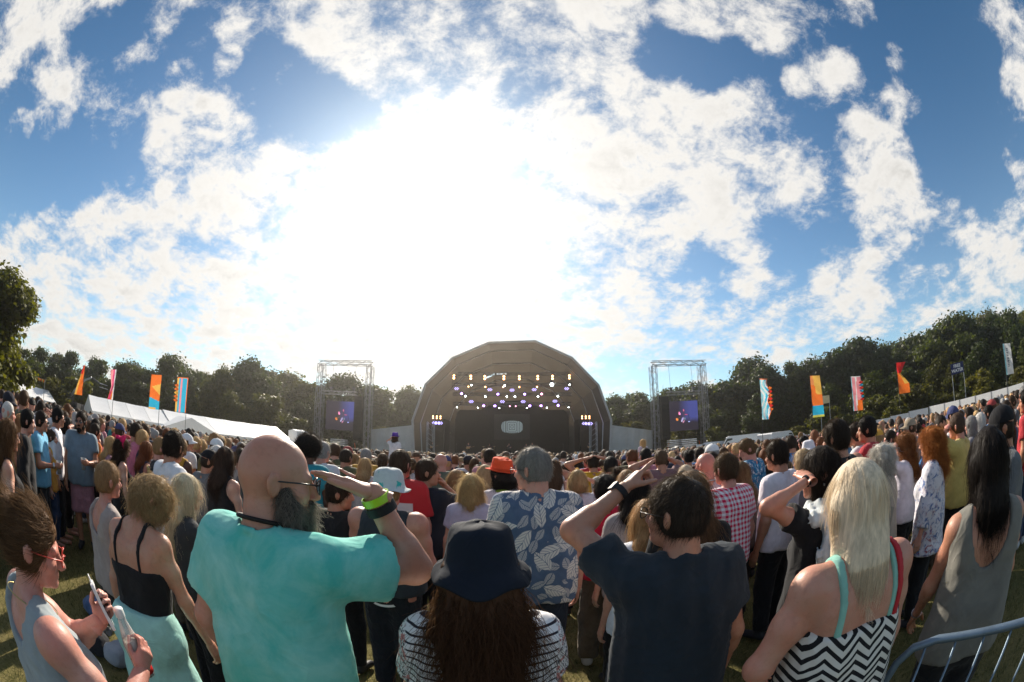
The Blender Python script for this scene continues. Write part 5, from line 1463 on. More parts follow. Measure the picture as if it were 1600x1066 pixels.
TRUSSM = plain('dull_truss', (.30, .29, .29), .45, .4, .25, 6, metal=.6)
def tower(a0, a1, r, sa, label, side):
    y = r; x0, x1 = y * math.tan(R(a0)), y * math.tan(R(a1)); xm = (x0 + x1) / 2; W = (x1 - x0) / 2
    H = zat(10.3, r / math.cos(R((a0 + a1) / 2))) - ZG
    t = thing('screen_tower', label, 'tower', (xm, y, ZG), 0, 'lattice screen towers beside the stage')
    for s in (-1, 1):
        truss_bar((s * (W - .35), 0, 0), (s * (W - .35), 0, H - .5), .30, TRUSSM, 'leg_truss', t, .040, .7)
        truss_bar((s * (W - .35), 1.4, 0), (s * (W - .35), 1.4, H - .5), .22, TRUSSM, 'rear_leg', t, .026, .9)
    truss_bar((-W, 0, H - .3), (W + .1, 0, H - .3), .28, TRUSSM, 'top_truss', t, .044, .8)
    zl = zat(6.0, r / math.cos(R((a0 + a1) / 2))) - ZG
    sx = -1 if side == 'left' else 1
    truss_bar((sx * -.0 - 2.6 + (-.3 if side == 'left' else .3), -.4, zl), (2.6 + (-.3 if side == 'left' else .3), -.4, zl), .20, TRUSSM, 'screen_bar', t, .03, .7)
    for x in (-1.6, 1.8):
        Geo().tube([(x, 0, H - .4), (x, -.3, zl)], .02, 4).make('chain', DKSTEEL, t)
        Geo().box((x, -.35, zl + .35), (.28, .28, .5)).box((x, -.35, zl + .72), (.45, .4, .16)).make('hoist_motor', DKSTEEL, t)
    for s in (-1, 1):
        Geo().tube([(s * 2.25, -.5, 2.3), (s * 2.7, -.6, .2)], .05, 4).make('ratchet_strap', ORANGE, t)
        Geo().box((s * (W - .35), 0, .12), (1.5, 2.4, .24)).make('base', DKSTEEL, t)
    # screen
    a, b, e0, e1 = sa; rr = y / math.cos(R((a + b) / 2)); ys = y - .9
    X0, X1 = ys * math.tan(R(a)), ys * math.tan(R(b)); z0, z1 = zat(e0, rr), zat(e1, rr)
    s = thing('video_screen', f'large video screen showing a guitarist, hanging in the {side} screen tower', 'screen', ((X0 + X1) / 2, ys, (z0 + z1) / 2), 0, 'video screens beside the stage')
    w, h = X1 - X0, z1 - z0
    o = part('picture', [(-w / 2, 0, -h / 2), (w / 2, 0, -h / 2), (w / 2, 0, h / 2), (-w / 2, 0, h / 2)], [(0, 1, 2, 3)], PICTURE, s)
    Geo().box((0, .14, 0), (w + .12, .22, h + .12)).make('frame', DKSTEEL, s)
    for i in range(9): Geo().box((-w / 2 + w * (i + .5) / 9, .1, h / 2 + .16), (.1, .1, .22)).make('bracket', DKSTEEL, s)
    # line array
    xa = (W - 1.25) * (1 if side == 'left' else -1); l = thing('speaker_column', f'black hanging speaker column in the {side} screen tower', 'speaker', (xm + xa, y - .7, 0), 0, 'speaker columns in the screen towers')
    zt = zat(5.6, rr); nC = 15; hC = (zt - zat(.0, rr)) / nC
    me = Geo().box((0, 0, 0), (1.15, .8, hC * .93)).box((-.4, -.41, 0), (.26, .04, hC * .7)).box((.4, -.41, 0), (.26, .04, hC * .7)).data('speaker_cabinet', BLACKM)
    for i in range(nC):
        o = obj('speaker_cabinet', me, l); o.location = (0, -.02 * (i / nC) ** 2 * 8, zt - hC * (i + .5)); o.rotation_euler = (R(-i * .7), 0, 0)
    Geo().tube([(-.4, 0, zt), (0, 0, zt + 1.6), (.4, 0, zt)], .03, 4).make('hanging_frame', DKSTEEL, l)
tower(-26.6, -19.2, 53.5, (-25.1, -20.8, 1.15, 4.85), 'left lattice screen tower with a hanging screen and speaker column', 'left')
tower(19.1, 26.5, 53.5, (20.7, 25.1, 1.1, 4.9), 'right lattice screen tower with a hanging screen and speaker column', 'right')

# ------------------------------------------------------------ flags, signs, vans, bunting, loader
FLAGM = {}
def flag_mat(c):
    if c not in FLAGM:
        m, N = new_mat('flag_cloth'); o = N.coord(); n = N.noise(o, 3, 3)
        col = N.mix(n, tuple(x * .8 for x in c), c)
        d = bsdf(N, col, .7, .2); t = N.new('ShaderNodeBsdfTranslucent'); N.put(t.inputs[0], c)
        mx = N.new('ShaderNodeMixShader'); mx.inputs[0].default_value = .45
        N.l.new(d, mx.inputs[1]); N.l.new(t.outputs[0], mx.inputs[2]); finish(N, mx.outputs[0]); FLAGM[c] = m
    return FLAGM[c]
OR, YE, BL, PK, RD, WH, CY = (.85, .19, .03), (.85, .50, .10), (.03, .42, .66), (.85, .30, .34), (.72, .03, .03), (.80, .80, .80), (.32, .70, .80)
def flag(az, r, e0, e1, w, fn, label, side=1, shape=None, lean=.0, wave=.10, edge=None, azb=None):
    x, y = pol(az, r); zg = float(gz(x, y)); t = thing('feather_flag', label, 'flag', (x, y, zg), -R(az), 'feather flags round the field')
    z0, z1 = zat(e0, r) - zg, zat(e1, r) - zg
    Geo().tube([(0, 0, 0), (lean * .4, 0, z0), (lean, 0, z1 + .12)], (.028, .024, .012), 6).make('pole', DKSTEEL, t)
    nu, nv = 12, 40; V = []; F = []; mi = []; mats = []
    for j in range(nv + 1):
        v = j / nv; z = z0 + (z1 - z0) * v; xl = lean * (.4 + .6 * v)
        ww = w * (shape(v) if shape else 1.0)
        for i in range(nu + 1):
            u = i / nu; tw = wave * math.sin(v * 5 + u * 3 + az) * u
            V.append((xl + side * (.03 + ww * u) , tw + .04 * math.sin(v * 17 + u * 6), z - .10 * u * (1 if v > .5 else .4)))
    for j in range(nv):
        for i in range(nu):
            a = j * (nu + 1) + i; q = (a, a + 1, a + nu + 2, a + nu + 1); F.append(q if side > 0 else q[::-1])
            c = fn((i + .5) / nu, (j + .5) / nv)
            if c not in mats: mats.append(c)
            mi.append(mats.index(c))
    me = mesh_data('flag_cloth', V, F, None, True)
    for c in mats: me.materials.append(flag_mat(c))
    me.polygons.foreach_set('material_index', np.array(mi, np.int32))
    obj('flag_cloth', me, t)
    if edge:                                             # row of diamonds sewn along the free edge
        for k in range(edge[0]):
            v = edge[1] + (edge[2] - edge[1]) * (k + .5) / edge[0]; z = z0 + (z1 - z0) * v; h = (z1 - z0) * (edge[2] - edge[1]) / edge[0] * .5
            xx = lean * (.4 + .6 * v) + side * (w + .02); c = edge[3][k % len(edge[3])]; yy = wave * math.sin(v * 5 + 3 + az) + .04 * math.sin(v * 17 + 6)
            part('diamond', [(xx - .22, yy - .02, z - .06), (xx, yy - .02, z + h - .06), (xx + .22, yy - .02, z - .06), (xx, yy - .02, z - h - .06)], [(0, 1, 2, 3)], flag_mat(c), t)
flag(-60.2, 34, .6, 4.2, .62, lambda u, v: RD if v > .72 and u > .3 else OR if u < .75 else YE, 'narrow orange feather flag tapering to a red tip, beside the loader arm', -1, shape=lambda v: 1.15 - .95 * v, wave=.05)
flag(-55.6, 35, .9, 4.6, .50, lambda u, v: WH if u < .22 else (.75, .05, .22) if abs(u - .55 + .5 * (v - .5)) < .16 else PK if v > .28 else OR, 'narrow pink and white feather flag with an orange foot', -1, shape=lambda v: .55 + .5 * abs(v - .45) * 2, wave=.12, lean=.15)
flag(-48.6, 35, .8, 5.1, .92, lambda u, v: YE if (v < .05 and u > .3) else BL if v < .24 + .10 * u else YE if (.40 + .32 * u < v < .75 - .1 * u) else OR, 'orange feather flag with a blue foot, left of the long marquee porch', -1, wave=.06)
flag(-44.7, 35, 1.0, 5.4, .95, lambda u, v: OR if u < .10 or v > .97 else BL if u < .52 else PK if u < .70 else BL if u < .82 else YE, 'blue feather flag with a pink stripe and orange diamonds down one edge', -1, edge=(5, .28, .80, (OR, OR, YE)), wave=.05)
flag(33.9, 37, 1.5, 6.8, .86, lambda u, v: OR if v > .975 or u > .94 else WH if (u + .35 * math.sin(v * 9)) % .5 < .2 else CY if u < .6 else BL, 'pale blue and white feather flag with a red ragged edge', 1, edge=(7, .2, .8, (OR, RD)), wave=.14, shape=lambda v: .72 + .28 * math.sin(v * 7) ** 2)
flag(41.05, 36, .9, 6.2, .98, lambda u, v: (.62, .62, .12) if v < .06 else BL if v < .27 else YE if (u > .75 - .5 * v and v > .55) else (.85, .30, .10) if v > .78 else OR, 'orange and yellow feather flag with a blue foot, beside the cream board', 1, shape=lambda v: 1.05 - .15 * v, wave=.05)
flag(46.9, 36, .9, 5.2, .88, lambda u, v: WH if v > .97 else CY if u < .08 else PK if u < .36 else WH if abs(u - .44 - .12 * (v - .5)) < .06 else PK if v > .3 else OR, 'pink feather flag with red and blue diamonds down one edge', 1, edge=(7, .28, .85, (RD, BL)), wave=.06)
flag(53.8, 37, 1.9, 5.7, 1.0, lambda u, v: RD if v > .68 else YE if u > .6 and v > .3 else OR, 'twisted red and orange flag pinched at its middle', 1, shape=lambda v: .30 + .75 * min(1, abs(v - .68) * 2.6), wave=.18)
flag(70.6, 31, .9, 4.4, .66, lambda u, v: CY if u < .14 else (.10, .12, .16) if (.36 < u < .62 and .25 < v < .85 and int(v * 34) % 2 == 0) else WH, 'white feather flag with dark upright lettering at the right', 1, wave=.05)

def post_sign(az, r, e0, e1, w, h, name, label, cat, mat, text=None):
    x, y = pol(az, r); zg = float(gz(x, y)); zt = zat(e1, r) - zg; t = thing(name, label, cat, (x, y, zg), -R(az))
    for s in (-1, 1):
        Geo().tube([(s * w / 2, 0, 0), (s * w / 2, 0, zt)], .03, 6).make('post', STEEL, t)
        Geo().tube([(s * w / 2, 1.2, 0), (s * w / 2, .05, zt * .8)], .022, 5).make('brace', STEEL, t)
    Geo().box((0, -.05, zt - h / 2), (w + .1, .04, h)).make('board', mat, t)
    if text:
        for i, s in enumerate(text):
            o = text_mesh(s, h * .42, WHITE_P, t, .004, .008); o.location = (0, -.078, zt - h * (.29 + .42 * i)); o.rotation_euler = (R(90), 0, 0)
post_sign(63.0, 33, -1, 3.9, 1.05, .72, 'water_sign', 'navy blue sign reading FREE WATER on tall braced posts', 'sign', plain('navy_board', (.012, .022, .10), .5, .3, .1), ('FREE', 'WATER'))
post_sign(42.9, 40, -1, 3.4, .9, .68, 'cream_board', 'small cream board on thin posts beside the orange flag', 'sign', plain('cream_board', (.62, .58, .36), .6, .2, .15))

def van(az, r, L, H, rz, label, kind='van', green=True):
    x, y = pol(az, r); t = thing('white_van', label, 'van', (x, y, float(gz(x, y))), R(rz), 'white vans behind the crowd')
    w = 2.0; prof = [(-L / 2, .35), (L / 2, .35), (L / 2, 1.05), (L / 2 - .75, 1.22), (L / 2 - 1.55, H - .12), (L / 2 - 1.9, H), (-L / 2 + .1, H), (-L / 2, H - .12)]
    V = [(a, -w / 2 * (.92 if b > 1.5 else 1), b) for a, b in prof] + [(a, w / 2 * (.92 if b > 1.5 else 1), b) for a, b in prof]; n = len(prof)
    part('body', V, [tuple(range(n)), tuple(range(2 * n - 1, n - 1, -1))] + [(i, i + n, (i + 1) % n + n, (i + 1) % n) for i in range(n)], WHITE_P, t)
    for s in (-1, 1):
        part('side_window', [(L / 2 - 1.72, s * .955, 1.35), (L / 2 - .95, s * .99, 1.30), (L / 2 - 1.62, s * .945, H - .25), (L / 2 - 2.2, s * .94, H - .25), (L / 2 - 2.2, s * .955, 1.35)], [(0, 1, 2, 3, 4)], LENS_DARK, t)
        if green:
            a = np.linspace(0, 2 * np.pi, 20, endpoint=False)
            for q, sc in ((plain('logo_green', (.10, .30, .12), .5, .3, .1), 1), (WHITE_P, .7)):
                part('logo', [(-.6 + 1.0 * sc * math.cos(k), s * (.945 + .004 * (2 - sc)), 1.62 + .34 * sc * math.sin(k)) for k in a], [tuple(range(20))], q, t)
        for wx in (-L / 2 + 1.0, L / 2 - 1.0): 
            o = Geo().lathe([(.10, -.10), (.33, -.10), (.36, -.05), (.36, .05), (.33, .10), (.10, .10)], 18, rotm('X', 90), (wx, s * .88, .36)).make('wheel', RUBBER, t, True, (.02, .02, .02))
    v = [(L / 2 - .77, -.86, 1.24), (L / 2 - .77, .86, 1.24), (L / 2 - 1.53, .8, H - .17), (L / 2 - 1.53, -.8, H - .17)]
    part('windscreen', [(a + .02, b, c + .012) for a, b, c in v], [(0, 1, 2, 3)], LENS_DARK, t)
van(30.3, 50, 5.6, 2.55, 155, 'tall white van with a green oval logo, behind the crowd right of the screen tower')
van(36.2, 44, 5.4, 2.45, 20, 'white van with a green oval logo, behind the crowd beside the pale blue flag')
van(26.6, 51, 4.4, 2.05, 170, 'low white van parked under the right screen tower', green=False)
van(22.8, 50, 4.6, 1.9, 185, 'low white pickup loaded with flight cases in front of the right screen', green=False)
van(-24.0, 51, 4.4, 1.8, 8, 'low white van in front of the left screen', green=False)
for az, r, nm in ((22.0, 49.5, 'in front of the right screen'), (23.6, 49.5, 'stacked right of another under the right screen'), (-23.2, 50.5, 'on the van under the left screen')):
    x, y = pol(az, r); t = thing('flight_case_stack', f'rack of stacked grey folding barriers {nm}', 'barriers', (x, y, 1.05 + float(gz(x, y)) * 0))
    for k in range(4): Geo().box((0, 0, .08 + k * .2), (2.0 - .1 * (k % 2), .9, .12)).make('barrier', STEEL, t)
    for s in (-1, 1): Geo().box((s * .8, 0, -.6), (.1, .8, 1.3)).make('stand', DKSTEEL, t)

def bunting():
    t = thing('bunting', 'string of small orange and yellow pennants between poles at the far left', 'bunting', (*pol(-74, 36), -.67))
    pts = [pol(a, r) + (zat(e, r),) for a, r, e in ((-79.5, 35, 2.9), (-76, 36, 2.8), (-73.5, 37, 2.2), (-71.6, 38, 1.85), (-68.6, 39, 1.4), (-66.2, 40, 1.25))]
    o = np.array((*pol(-74, 36), -.67)); P = np.array(pts) - o; G = Geo().tube(P, .012, 4); G.make('cord', DKSTEEL, t)
    q = np.linspace(0, len(P) - 1, 58); C = np.stack([np.interp(q, np.arange(len(P)), P[:, i]) for i in range(3)], 1)
    for i, c in enumerate(C[:-1]):
        d = unit(C[i + 1] - c) * .13
        part('pennant', [c - d * .8, c + d * .8, c + (0, .02, -.26)], [(0, 1, 2)], flag_mat((OR, YE, RD, (.5, .5, .1))[i % 4]), t)
    for a, r, e in ((-76, 36, 2.8), (-66.2, 40, 1.25)):
        x, y = pol(a, r); Geo().tube([(x - o[0], y - o[1], 0), (x - o[0], y - o[1], zat(e, r) + .67)], .03, 5).make('pole', STEEL, t)
bunting()

def loader():
    x, y = pol(-60.5, 46); zg = float(gz(x, y)); t = thing('telehandler', 'dark grey loader with its jointed arm raised behind the orange flag', 'loader', (x, y, zg), R(30))
    f = lambda az, el: np.array(((46 * math.radians(az + 60.5)), 0, zat(el, 46) - zg))
    a, b, c, d = f(-62.3, .2), f(-60.2, 2.3), f(-58.8, 2.9), f(-57.0, 2.3)
    for p, q, w, nm in ((a, b, .22, 'lower_boom'), (b, c, .17, 'upper_boom'), (c, d, .14, 'jib')):
        m = (p + q) / 2; L = np.linalg.norm(q - p); ang = math.degrees(math.atan2(q[2] - p[2], q[0] - p[0]))
        Geo().box(m, (L, w, w), M=rotm('Y', -ang)).make(nm, STEEL if nm != 'jib' else DKSTEEL, t)
    G = Geo()
    for k in (-.5, 0, .5): G.tube([d + (0, k, .1), d + (.5, k, .05)], .03, 5); G.tube([d + (0, k, -.25), d + (.6, k, -.28)], .03, 5)
    G.tube([d + (0, -.5, .1), d + (0, .5, .1)], .04, 5).tube([d + (0, -.5, -.25), d + (0, .5, -.25)], .04, 5).make('work_head', STEEL, t)
    Geo().box(a + (0, 0, -1.0), (3.2, 1.8, 1.0)).box(a + (-.5, .2, -.2), (1.2, 1.2, 1.2)).make('chassis', DKSTEEL, t)
    for sx in (-1.1, 1.1):
        for s in (-1, 1): Geo().lathe([(.15, -.15), (.45, -.15), (.5, -.1), (.5, .1), (.45, .15), (.15, .15)], 16, rotm('X', 90), a + np.array((sx, s * .9, -1.2))).make('wheel', RUBBER, t, True, (.02, .02, .02))
loader()

# ------------------------------------------------------------ the people one can tell apart
def facing(x, y, off=0.0): return math.degrees(math.atan2(x, 55 - y)) + off     # turn towards the stage
PEOPLE = []
def P_(label, off=0.0, **sp):
    x, y = sp['loc']; sp.setdefault('yaw', facing(x, y, off)); sp['z'] = float(gz(x, y)); r = math.hypot(x, y)
    sp.setdefault('d', .0115 if r < 1.6 else .014 if r < 2.7 else .018 if r < 4.2 else .022)
    if r > 2.7 and sp.get('hair'): sp['hair'].setdefault('n', 2200 if sp['hair']['style'] in ('long', 'bob', 'curly', 'afro') else 1500); sp['hair'].setdefault('rad', .0010)
    sp.setdefault('seed', len(PEOPLE) + 1); sp.setdefault('shoes', r < 5.5)
    root, A = person(label, sp, group=sp.get('group', 'people standing at the back of the crowd'))
    PEOPLE.append((x, y)); return root, A
def H_(style, color, **k): return dict(style=style, color=color, **k)
NAVY, CHAR, JEAN, KHAKI, BLK = (.018, .026, .045), (.045, .05, .055), (.035, .06, .12), (.15, .115, .075), (.010, .010, .012)
def tee(c, **k): return dict(kind='tee', color=c, **k)
def bot(c, **k): return dict(color=c, **k)

# --- nearest row
r, A = P_('broad bald bearded man in a mottled teal t-shirt shading his eyes with his right hand', loc=(-0.695, 1.075), H=1.859, w=1.13, hair=None, hs=1.05, skin=(.46, .26, .185), yaw=-6, head=(-50, 4, 0), shoulder=.186,
          R=('brow', (.62, .72, -.85), (-.1, -.3, -1), 'flat'), fingersR=(-.86, -.34, .30), L=((.26, .05, .90), (.6, -1, 0), (-1, 0, 0), 'relaxed'), arm_w=1.08,
          top=dict(kind='tee', mat=TIEDYE, hem=.84, off=.020, amp=.006, cuff=.022, sleeve=.62, neck=.078), bottom=bot(BLK), glasses='clear', neck=1.1)
beard(r, A, (.21, .185, .16), .030, 6000); necklace(r, A, 'necklace', RUBBER, (.010, .009, .008), .0755, .0070, 1.512, 12)
wrist_band(r, A, 'R', .93, 'wristband', PLASTIC, (.36, .62, .02), .022, .004, 1.20); o = wrist_band(r, A, 'R', .82, 'studded_bracelet', RUBBER, (.010, .010, .011), .026, .005, 1.18)
a_ = A['arm']['R']; c_ = a_['E'] + (a_['W'] - a_['E']) * .82; M_ = limb_frame(a_['E'], a_['W'])
for k in range(16): Geo().ball(c_ + M_ @ np.array((math.cos(k * .3927), math.sin(k * .3927), 0)) * .0405, .0042, 6, 4).make('stud', METAL, o, True, (.7, .8, .78))

r, A = P_('woman in a navy bucket hat and a striped t-shirt with long auburn brown hair', loc=(-0.084, 1.122), H=1.624, sex='f', w=1.22, yaw=4, head=(2, -4, 0), skin='pale', shoulder=.172, hatted=True,
          hair=H_('long', (.085, .038, .018), len=.33, width=1.25, n=9500, curl=.005, rad=.0008, L=.12, jit=.34), top=dict(kind='tee', mat=STRIPES, hem=.86, off=.018, sleeve=.62, neck=.085, amp=.006), bottom=bot(BLK), R='front', L='front')
hat_bucket(r, A, HATC, (.008, .013, .024), 1.12, 6, .045)

r, A = P_('man in a dark navy polo shirt with his left forearm raised to shade his eyes', loc=(0.559, 1.342), H=1.724, w=1.12, yaw=2, head=(38, -4, 0), skin=(.42, .23, .155), hair=H_('short', (.040, .030, .024), n=7000, L=.032, rad=.0006),
          L=((.135, .235, 1.715), (1, .05, -.25), (0, -.2, -1), 'point'), fingersL=(-.72, .25, .60), R='down', top=dict(kind='polo', color=(.016, .026, .038), mat=CLOTH, off=.020, hem=.84, amp=.007, sleeve=.60), bottom=bot(JEAN), glasses='clear', glcol=(.03, .02, .015))
watch(r, A, 'L', .90)

r, A = P_('woman with long straight platinum blonde hair in a black and white zigzag dress', loc=(0.977, 0.879), H=1.739, sex='f', w=1.22, yaw=-10, head=(10, 6, 0), skin=(.50, .27, .195), shoulder=.175, arm_w=1.15,
          hair=H_('long', (.82, .68, .50), len=.168, width=1.0, n=13000, curl=.0006, rad=.0006, jit=.02, lift=.03, L=.10, amp=.0004), top=dict(kind='cami', mat=ZIGZAG, hem=.55, off=.010, back=1.27, flare=.03, strap=(.25, .52, .44), sw=.012, sx=.105, strap_lo=1.16, name='dress'), L=((.20, .17, 1.02), (.8, -.8, 0), (-.7, -.7, 0), 'relaxed'), R='down')
shell_band(r, 'bag_strap', RUBBER, (.45, .02, .03), A['torso'] + A['neck'] + A['arm']['R']['prims'][:2], .125, .013, .90, 1.42, off=.014)

r, A = P_('dark haired woman in a grey green vest top reaching down to the barrier', loc=(1.677, 0.693), H=1.721, sex='f', w=1.06, yaw=-44, head=(16, 4, 0), skin=(.42, .225, .15), 
          hair=H_('long', (.012, .009, .008), len=.17, width=1.0, n=7000, jit=.08, lift=.03), top=dict(kind='scoop', color=(.17, .165, .145), hem=.86, sleeve=0, off=.008, scoop=.22), bottom=bot(BLK), L=((.22, .22, .96), (.5, -1, 0), (-.6, -.7, 0), 'relaxed'), R='front')
wrist_band(r, A, 'L', .95, 'bracelet', METAL, (.6, .6, .62), .006, .003, 1.12)

r, A = P_('sunburnt woman with pinned up brown hair and red sunglasses holding a phone and bottle', loc=(-1.141, 0.404), H=1.591, sex='f', w=1.30, yaw=-8, head=(-22, 12, 0), skin=(.55, .29, .235), shoulder=.175, arm_w=1.15, hair=H_('bun', (.14, .075, .038), n=6000, rad=.0008, L=.06),
          top=dict(kind='scoop', color=(.30, .34, .36), hem=.86, sleeve=0, off=.010, scoop=.16), bottom=bot(BLK), R=((.12, .30, 1.22), (.8, -.6, -.8), (-1, -.1, 0), 'grip'), L=((.0, .24, 1.36), (.9, 0, -1), (-.4, -.9, .2), 'grip'), fingersR=(-.1, .6, .75), fingersL=(-.3, .5, .8), glasses='dark', glcol=(.55, .05, .03))
necklace(r, A, 'necklace', METAL, (.5, .42, .2), .085, .0022, 1.455, 24); FAR_LEFT = (r, A)

r, A = P_('woman looking down in a black strappy top and long mint skirt', loc=(-1.550, 1.163), H=1.643, sex='f', w=1.05, yaw=8, lean=9, head=(-38, 40, 0), skin=(.45, .26, .18), hair=H_('bob', (.36, .24, .125), len=.085, width=.98, n=6000, curl=.006, rad=.0008, L=.05, jit=.4),
          top=dict(kind='cami', color=BLK, hem=1.0, back=1.27, off=.008, strap=BLK, sw=.009, sx=.085), bottom=dict(kind='skirt', color=(.36, .66, .60), cut=.36, flare=.11, waist=1.07), R=((.30, .16, .86), (.4, -1, 0), (-1, 0, 0), 'relaxed'), L='down', glasses='dark'); MINT = (r, A)
# --- second row
P_('person with cropped reddish blond hair and bare shoulders behind the mint skirt woman', loc=(-2.231, 1.488), H=1.547, sex='f', skin='pink', hair=H_('short', (.30, .18, .09), L=.03), top=dict(kind='scoop', color=(.35, .3, .28), sleeve=0, hem=.9), bottom=bot(BLK), off=-10)
P_('girl with very long pale blond hair in a charcoal top', loc=(-1.803, 1.821), H=1.559, sex='f', skin='pale', w=.92, hair=H_('long', (.66, .55, .38), len=.34, width=.95, n=5500, curl=.004, rad=.0008, jit=.22), top=dict(kind='tee', color=(.035, .038, .045), sleeve=.9), bottom=bot(BLK), off=-25, R='front', L='front')
r, A = P_('man in a grey vest and a pale grey bucket hat sprayed with teal', loc=(-0.769, 2.584), H=1.672, w=1.28, skin=(.50, .255, .19), hair=H_('crop', 'sandy', n=1500), hatted=True, shoulder=.20, arm_w=1.15, top=dict(kind='tank', color=(.028, .034, .042), sleeve=0, hem=.93, off=.016, neck=.082), bottom=bot((.012, .014, .022)), yaw=-4, R='front', L='front'); hat_bucket(r, A, HATSPOT, (.5, .5, .5), 1.08, 4, .02); VEST = (r, A)
r, A = P_('grey haired man in glasses wearing a blue shirt printed with pale leaves', loc=(0.146, 2.576), H=1.838, w=1.22, skin=(.50, .27, .20), head=(52, 2, 0), hair=H_('short', (.23, .215, .20), n=6000, L=.024, rad=.0007), top=dict(kind='shirt', mat=HAWAII, hem=.84, off=.020, sleeve=.62, amp=.006), bottom=bot(NAVY), glasses='clear', off=4)
r, A = P_('woman in sunglasses and pearl earrings with a pale scarf, hand shading her eyes', loc=(1.444, 1.575), H=1.749, sex='f', skin=(.50, .28, .20), head=(48, 4, 0), hair=H_('bob', (.022, .015, .011), len=.07, width=.95, n=6000, L=.06), top=dict(kind='tee', color=BLK, sleeve=.5, hem=.86), bottom=bot(BLK), glasses='dark', glcol=(.5, .46, .40), L='shade', yaw=8); SCARF = (r, A)
M_ = rotm('X', -12); V, Q = fields(np.array((-.26, -.22, 1.22)), np.array((.26, .22, 1.58)), .013).add(ring((0, -.025, 1.425), M_, (.150, .115), .052, .01), ring((.01, -.03, 1.475), M_, (.105, .095), .040, .02), cap((-.10, -.15, 1.40), (-.15, -.16, 1.28), .055, .05, .03, (1, .6, 1))).ripple(.012, 3, 1.5).mesh(); part('scarf', V, Q, SCARFM, r, True)
wrist_band(r, A, 'L', .93, 'bracelet', RUBBER, BLK, .012, .003, 1.15)
Geo().ball(A['hp']((-.083, -.014, -.052)), .0085, 10, 6).make('earring', PLASTIC, r, True, (.75, .72, .68))
P_('boy with dark hair in a bright red polo shirt and khaki trousers', loc=(0.683, 3.096), H=1.619, w=.95, skin=(.36, .20, .13), hair=H_('short', 'black', n=3500, rad=.0009), top=dict(kind='polo', color=(.62, .018, .055), hem=.90), bottom=bot(KHAKI, loose=.02), shoe=(.5, .48, .45), off=-6)
P_('woman with thick long black hair between the red polo and the navy polo', loc=(0.793, 2.698), H=1.647, sex='f', skin='pale', hair=H_('long', (.010, .008, .008), len=.30, width=1.1, n=4500, rad=.0009), top=tee((.30, .26, .26)), bottom=bot(BLK), off=5)
P_('woman with strawberry blond hair in a white t-shirt half hidden by the navy polo man', loc=(0.721, 2.202), H=1.536, sex='f', skin='pale', hair=H_('long', (.46, .26, .12), len=.26, n=4000, rad=.0008), top=tee((.72, .74, .80), off=.02), bottom=bot(JEAN), off=0)
r, A = P_('woman with sunglasses pushed up on long brown hair in a black top', loc=(0.884, 1.985), H=1.688, sex='f', skin='pale', hair=H_('long', (.16, .095, .05), len=.26, width=1.05, n=5000, rad=.0008, jit=.3), top=tee(BLK), bottom=bot(BLK), off=-10); glasses(r, A, True, (.4, .3, .2), up=1.0)
P_('man in a red and white gingham shirt with brown hair', loc=(1.594, 2.886), H=1.719, w=1.0, skin='pink', hair=H_('short', (.085, .05, .028), n=4500, rad=.0009), top=dict(kind='shirt', mat=GINGHAM, hem=.86, off=.018, sleeve=.62), bottom=bot(JEAN), off=12, L='front', shoe=(.3, .3, .3))
P_('man in a white polo shirt with short dark hair', loc=(2.153, 2.959), H=1.771, w=1.1, skin='tan', hair=H_('short', (.028, .018, .012), n=3500), top=dict(kind='polo', color=(.76, .72, .78), hem=.86), bottom=bot(BLK), off=20, R='down')
r, A = P_('man in a black cap and grey t-shirt with a beard at the right edge', loc=(2.752, 1.027), H=1.742, w=1.15, skin='tan', hair=H_('crop', 'dark', n=1500), hatted=True, top=tee((.12, .13, .14), off=.02), bottom=bot(BLK), off=34, L='front', R='front'); hat_cap(r, A, BLK); beard(r, A, (.03, .02, .015), .015, 1500)
# --- third row, left to right
P_('woman with long wavy brown hair in black at the left edge of the photo', loc=(-3.296, 1.087), H=1.605, sex='f', skin='pale', hair=H_('long', (.11, .055, .025), len=.38, width=1.1, n=5000, rad=.001, curl=.008, jit=.3), top=dict(kind='tank', color=BLK, sleeve=0), bottom=bot(BLK), off=-10)
P_('dark haired man in a black jacket beside the pale blue polo', loc=(-4.691, 1.830), H=1.656, skin='pale', hair=H_('short', 'black'), top=tee(BLK, sleeve=1.8), bottom=bot(BLK), off=-20)
r, A = P_('man in a pale blue polo shirt and sunglasses holding a pint', loc=(-5.221, 2.277), H=1.666, w=1.1, skin='tan', hair=H_('crop', 'dark'), top=dict(kind='polo', color=(.14, .40, .60), off=.02), bottom=bot((.012, .016, .02)), glasses='dark', R='cup', yaw=-42); BLUEPOLO = (r, A)
wrist_band(r, A, 'R', .93, 'watch', METAL, (.6, .6, .6), .022, .004, 1.18)
P_('woman in an orange vest half hidden behind the pale blue polo', loc=(-5.514, 2.617), H=1.458, sex='f', skin='pale', hair=H_('bun', 'brown'), top=dict(kind='tank', color=(.70, .33, .06), sleeve=0), bottom=bot(JEAN), off=-40)
P_('man in a white shirt and wraparound sunglasses looking right', loc=(-5.653, 2.776), H=1.747, skin='tan', hair=H_('short', 'black'), top=dict(kind='shirt', color=(.70, .70, .74), sleeve=1.8), bottom=bot(BLK), glasses='dark', off=-30)
P_('woman with a dark bob in a white top raising a hand to her face', loc=(-6.020, 3.150), H=1.643, sex='f', skin='pale', hair=H_('bob', 'black', len=.08), top=tee((.66, .66, .68)), bottom=bot(BLK), off=-30, R='shade')
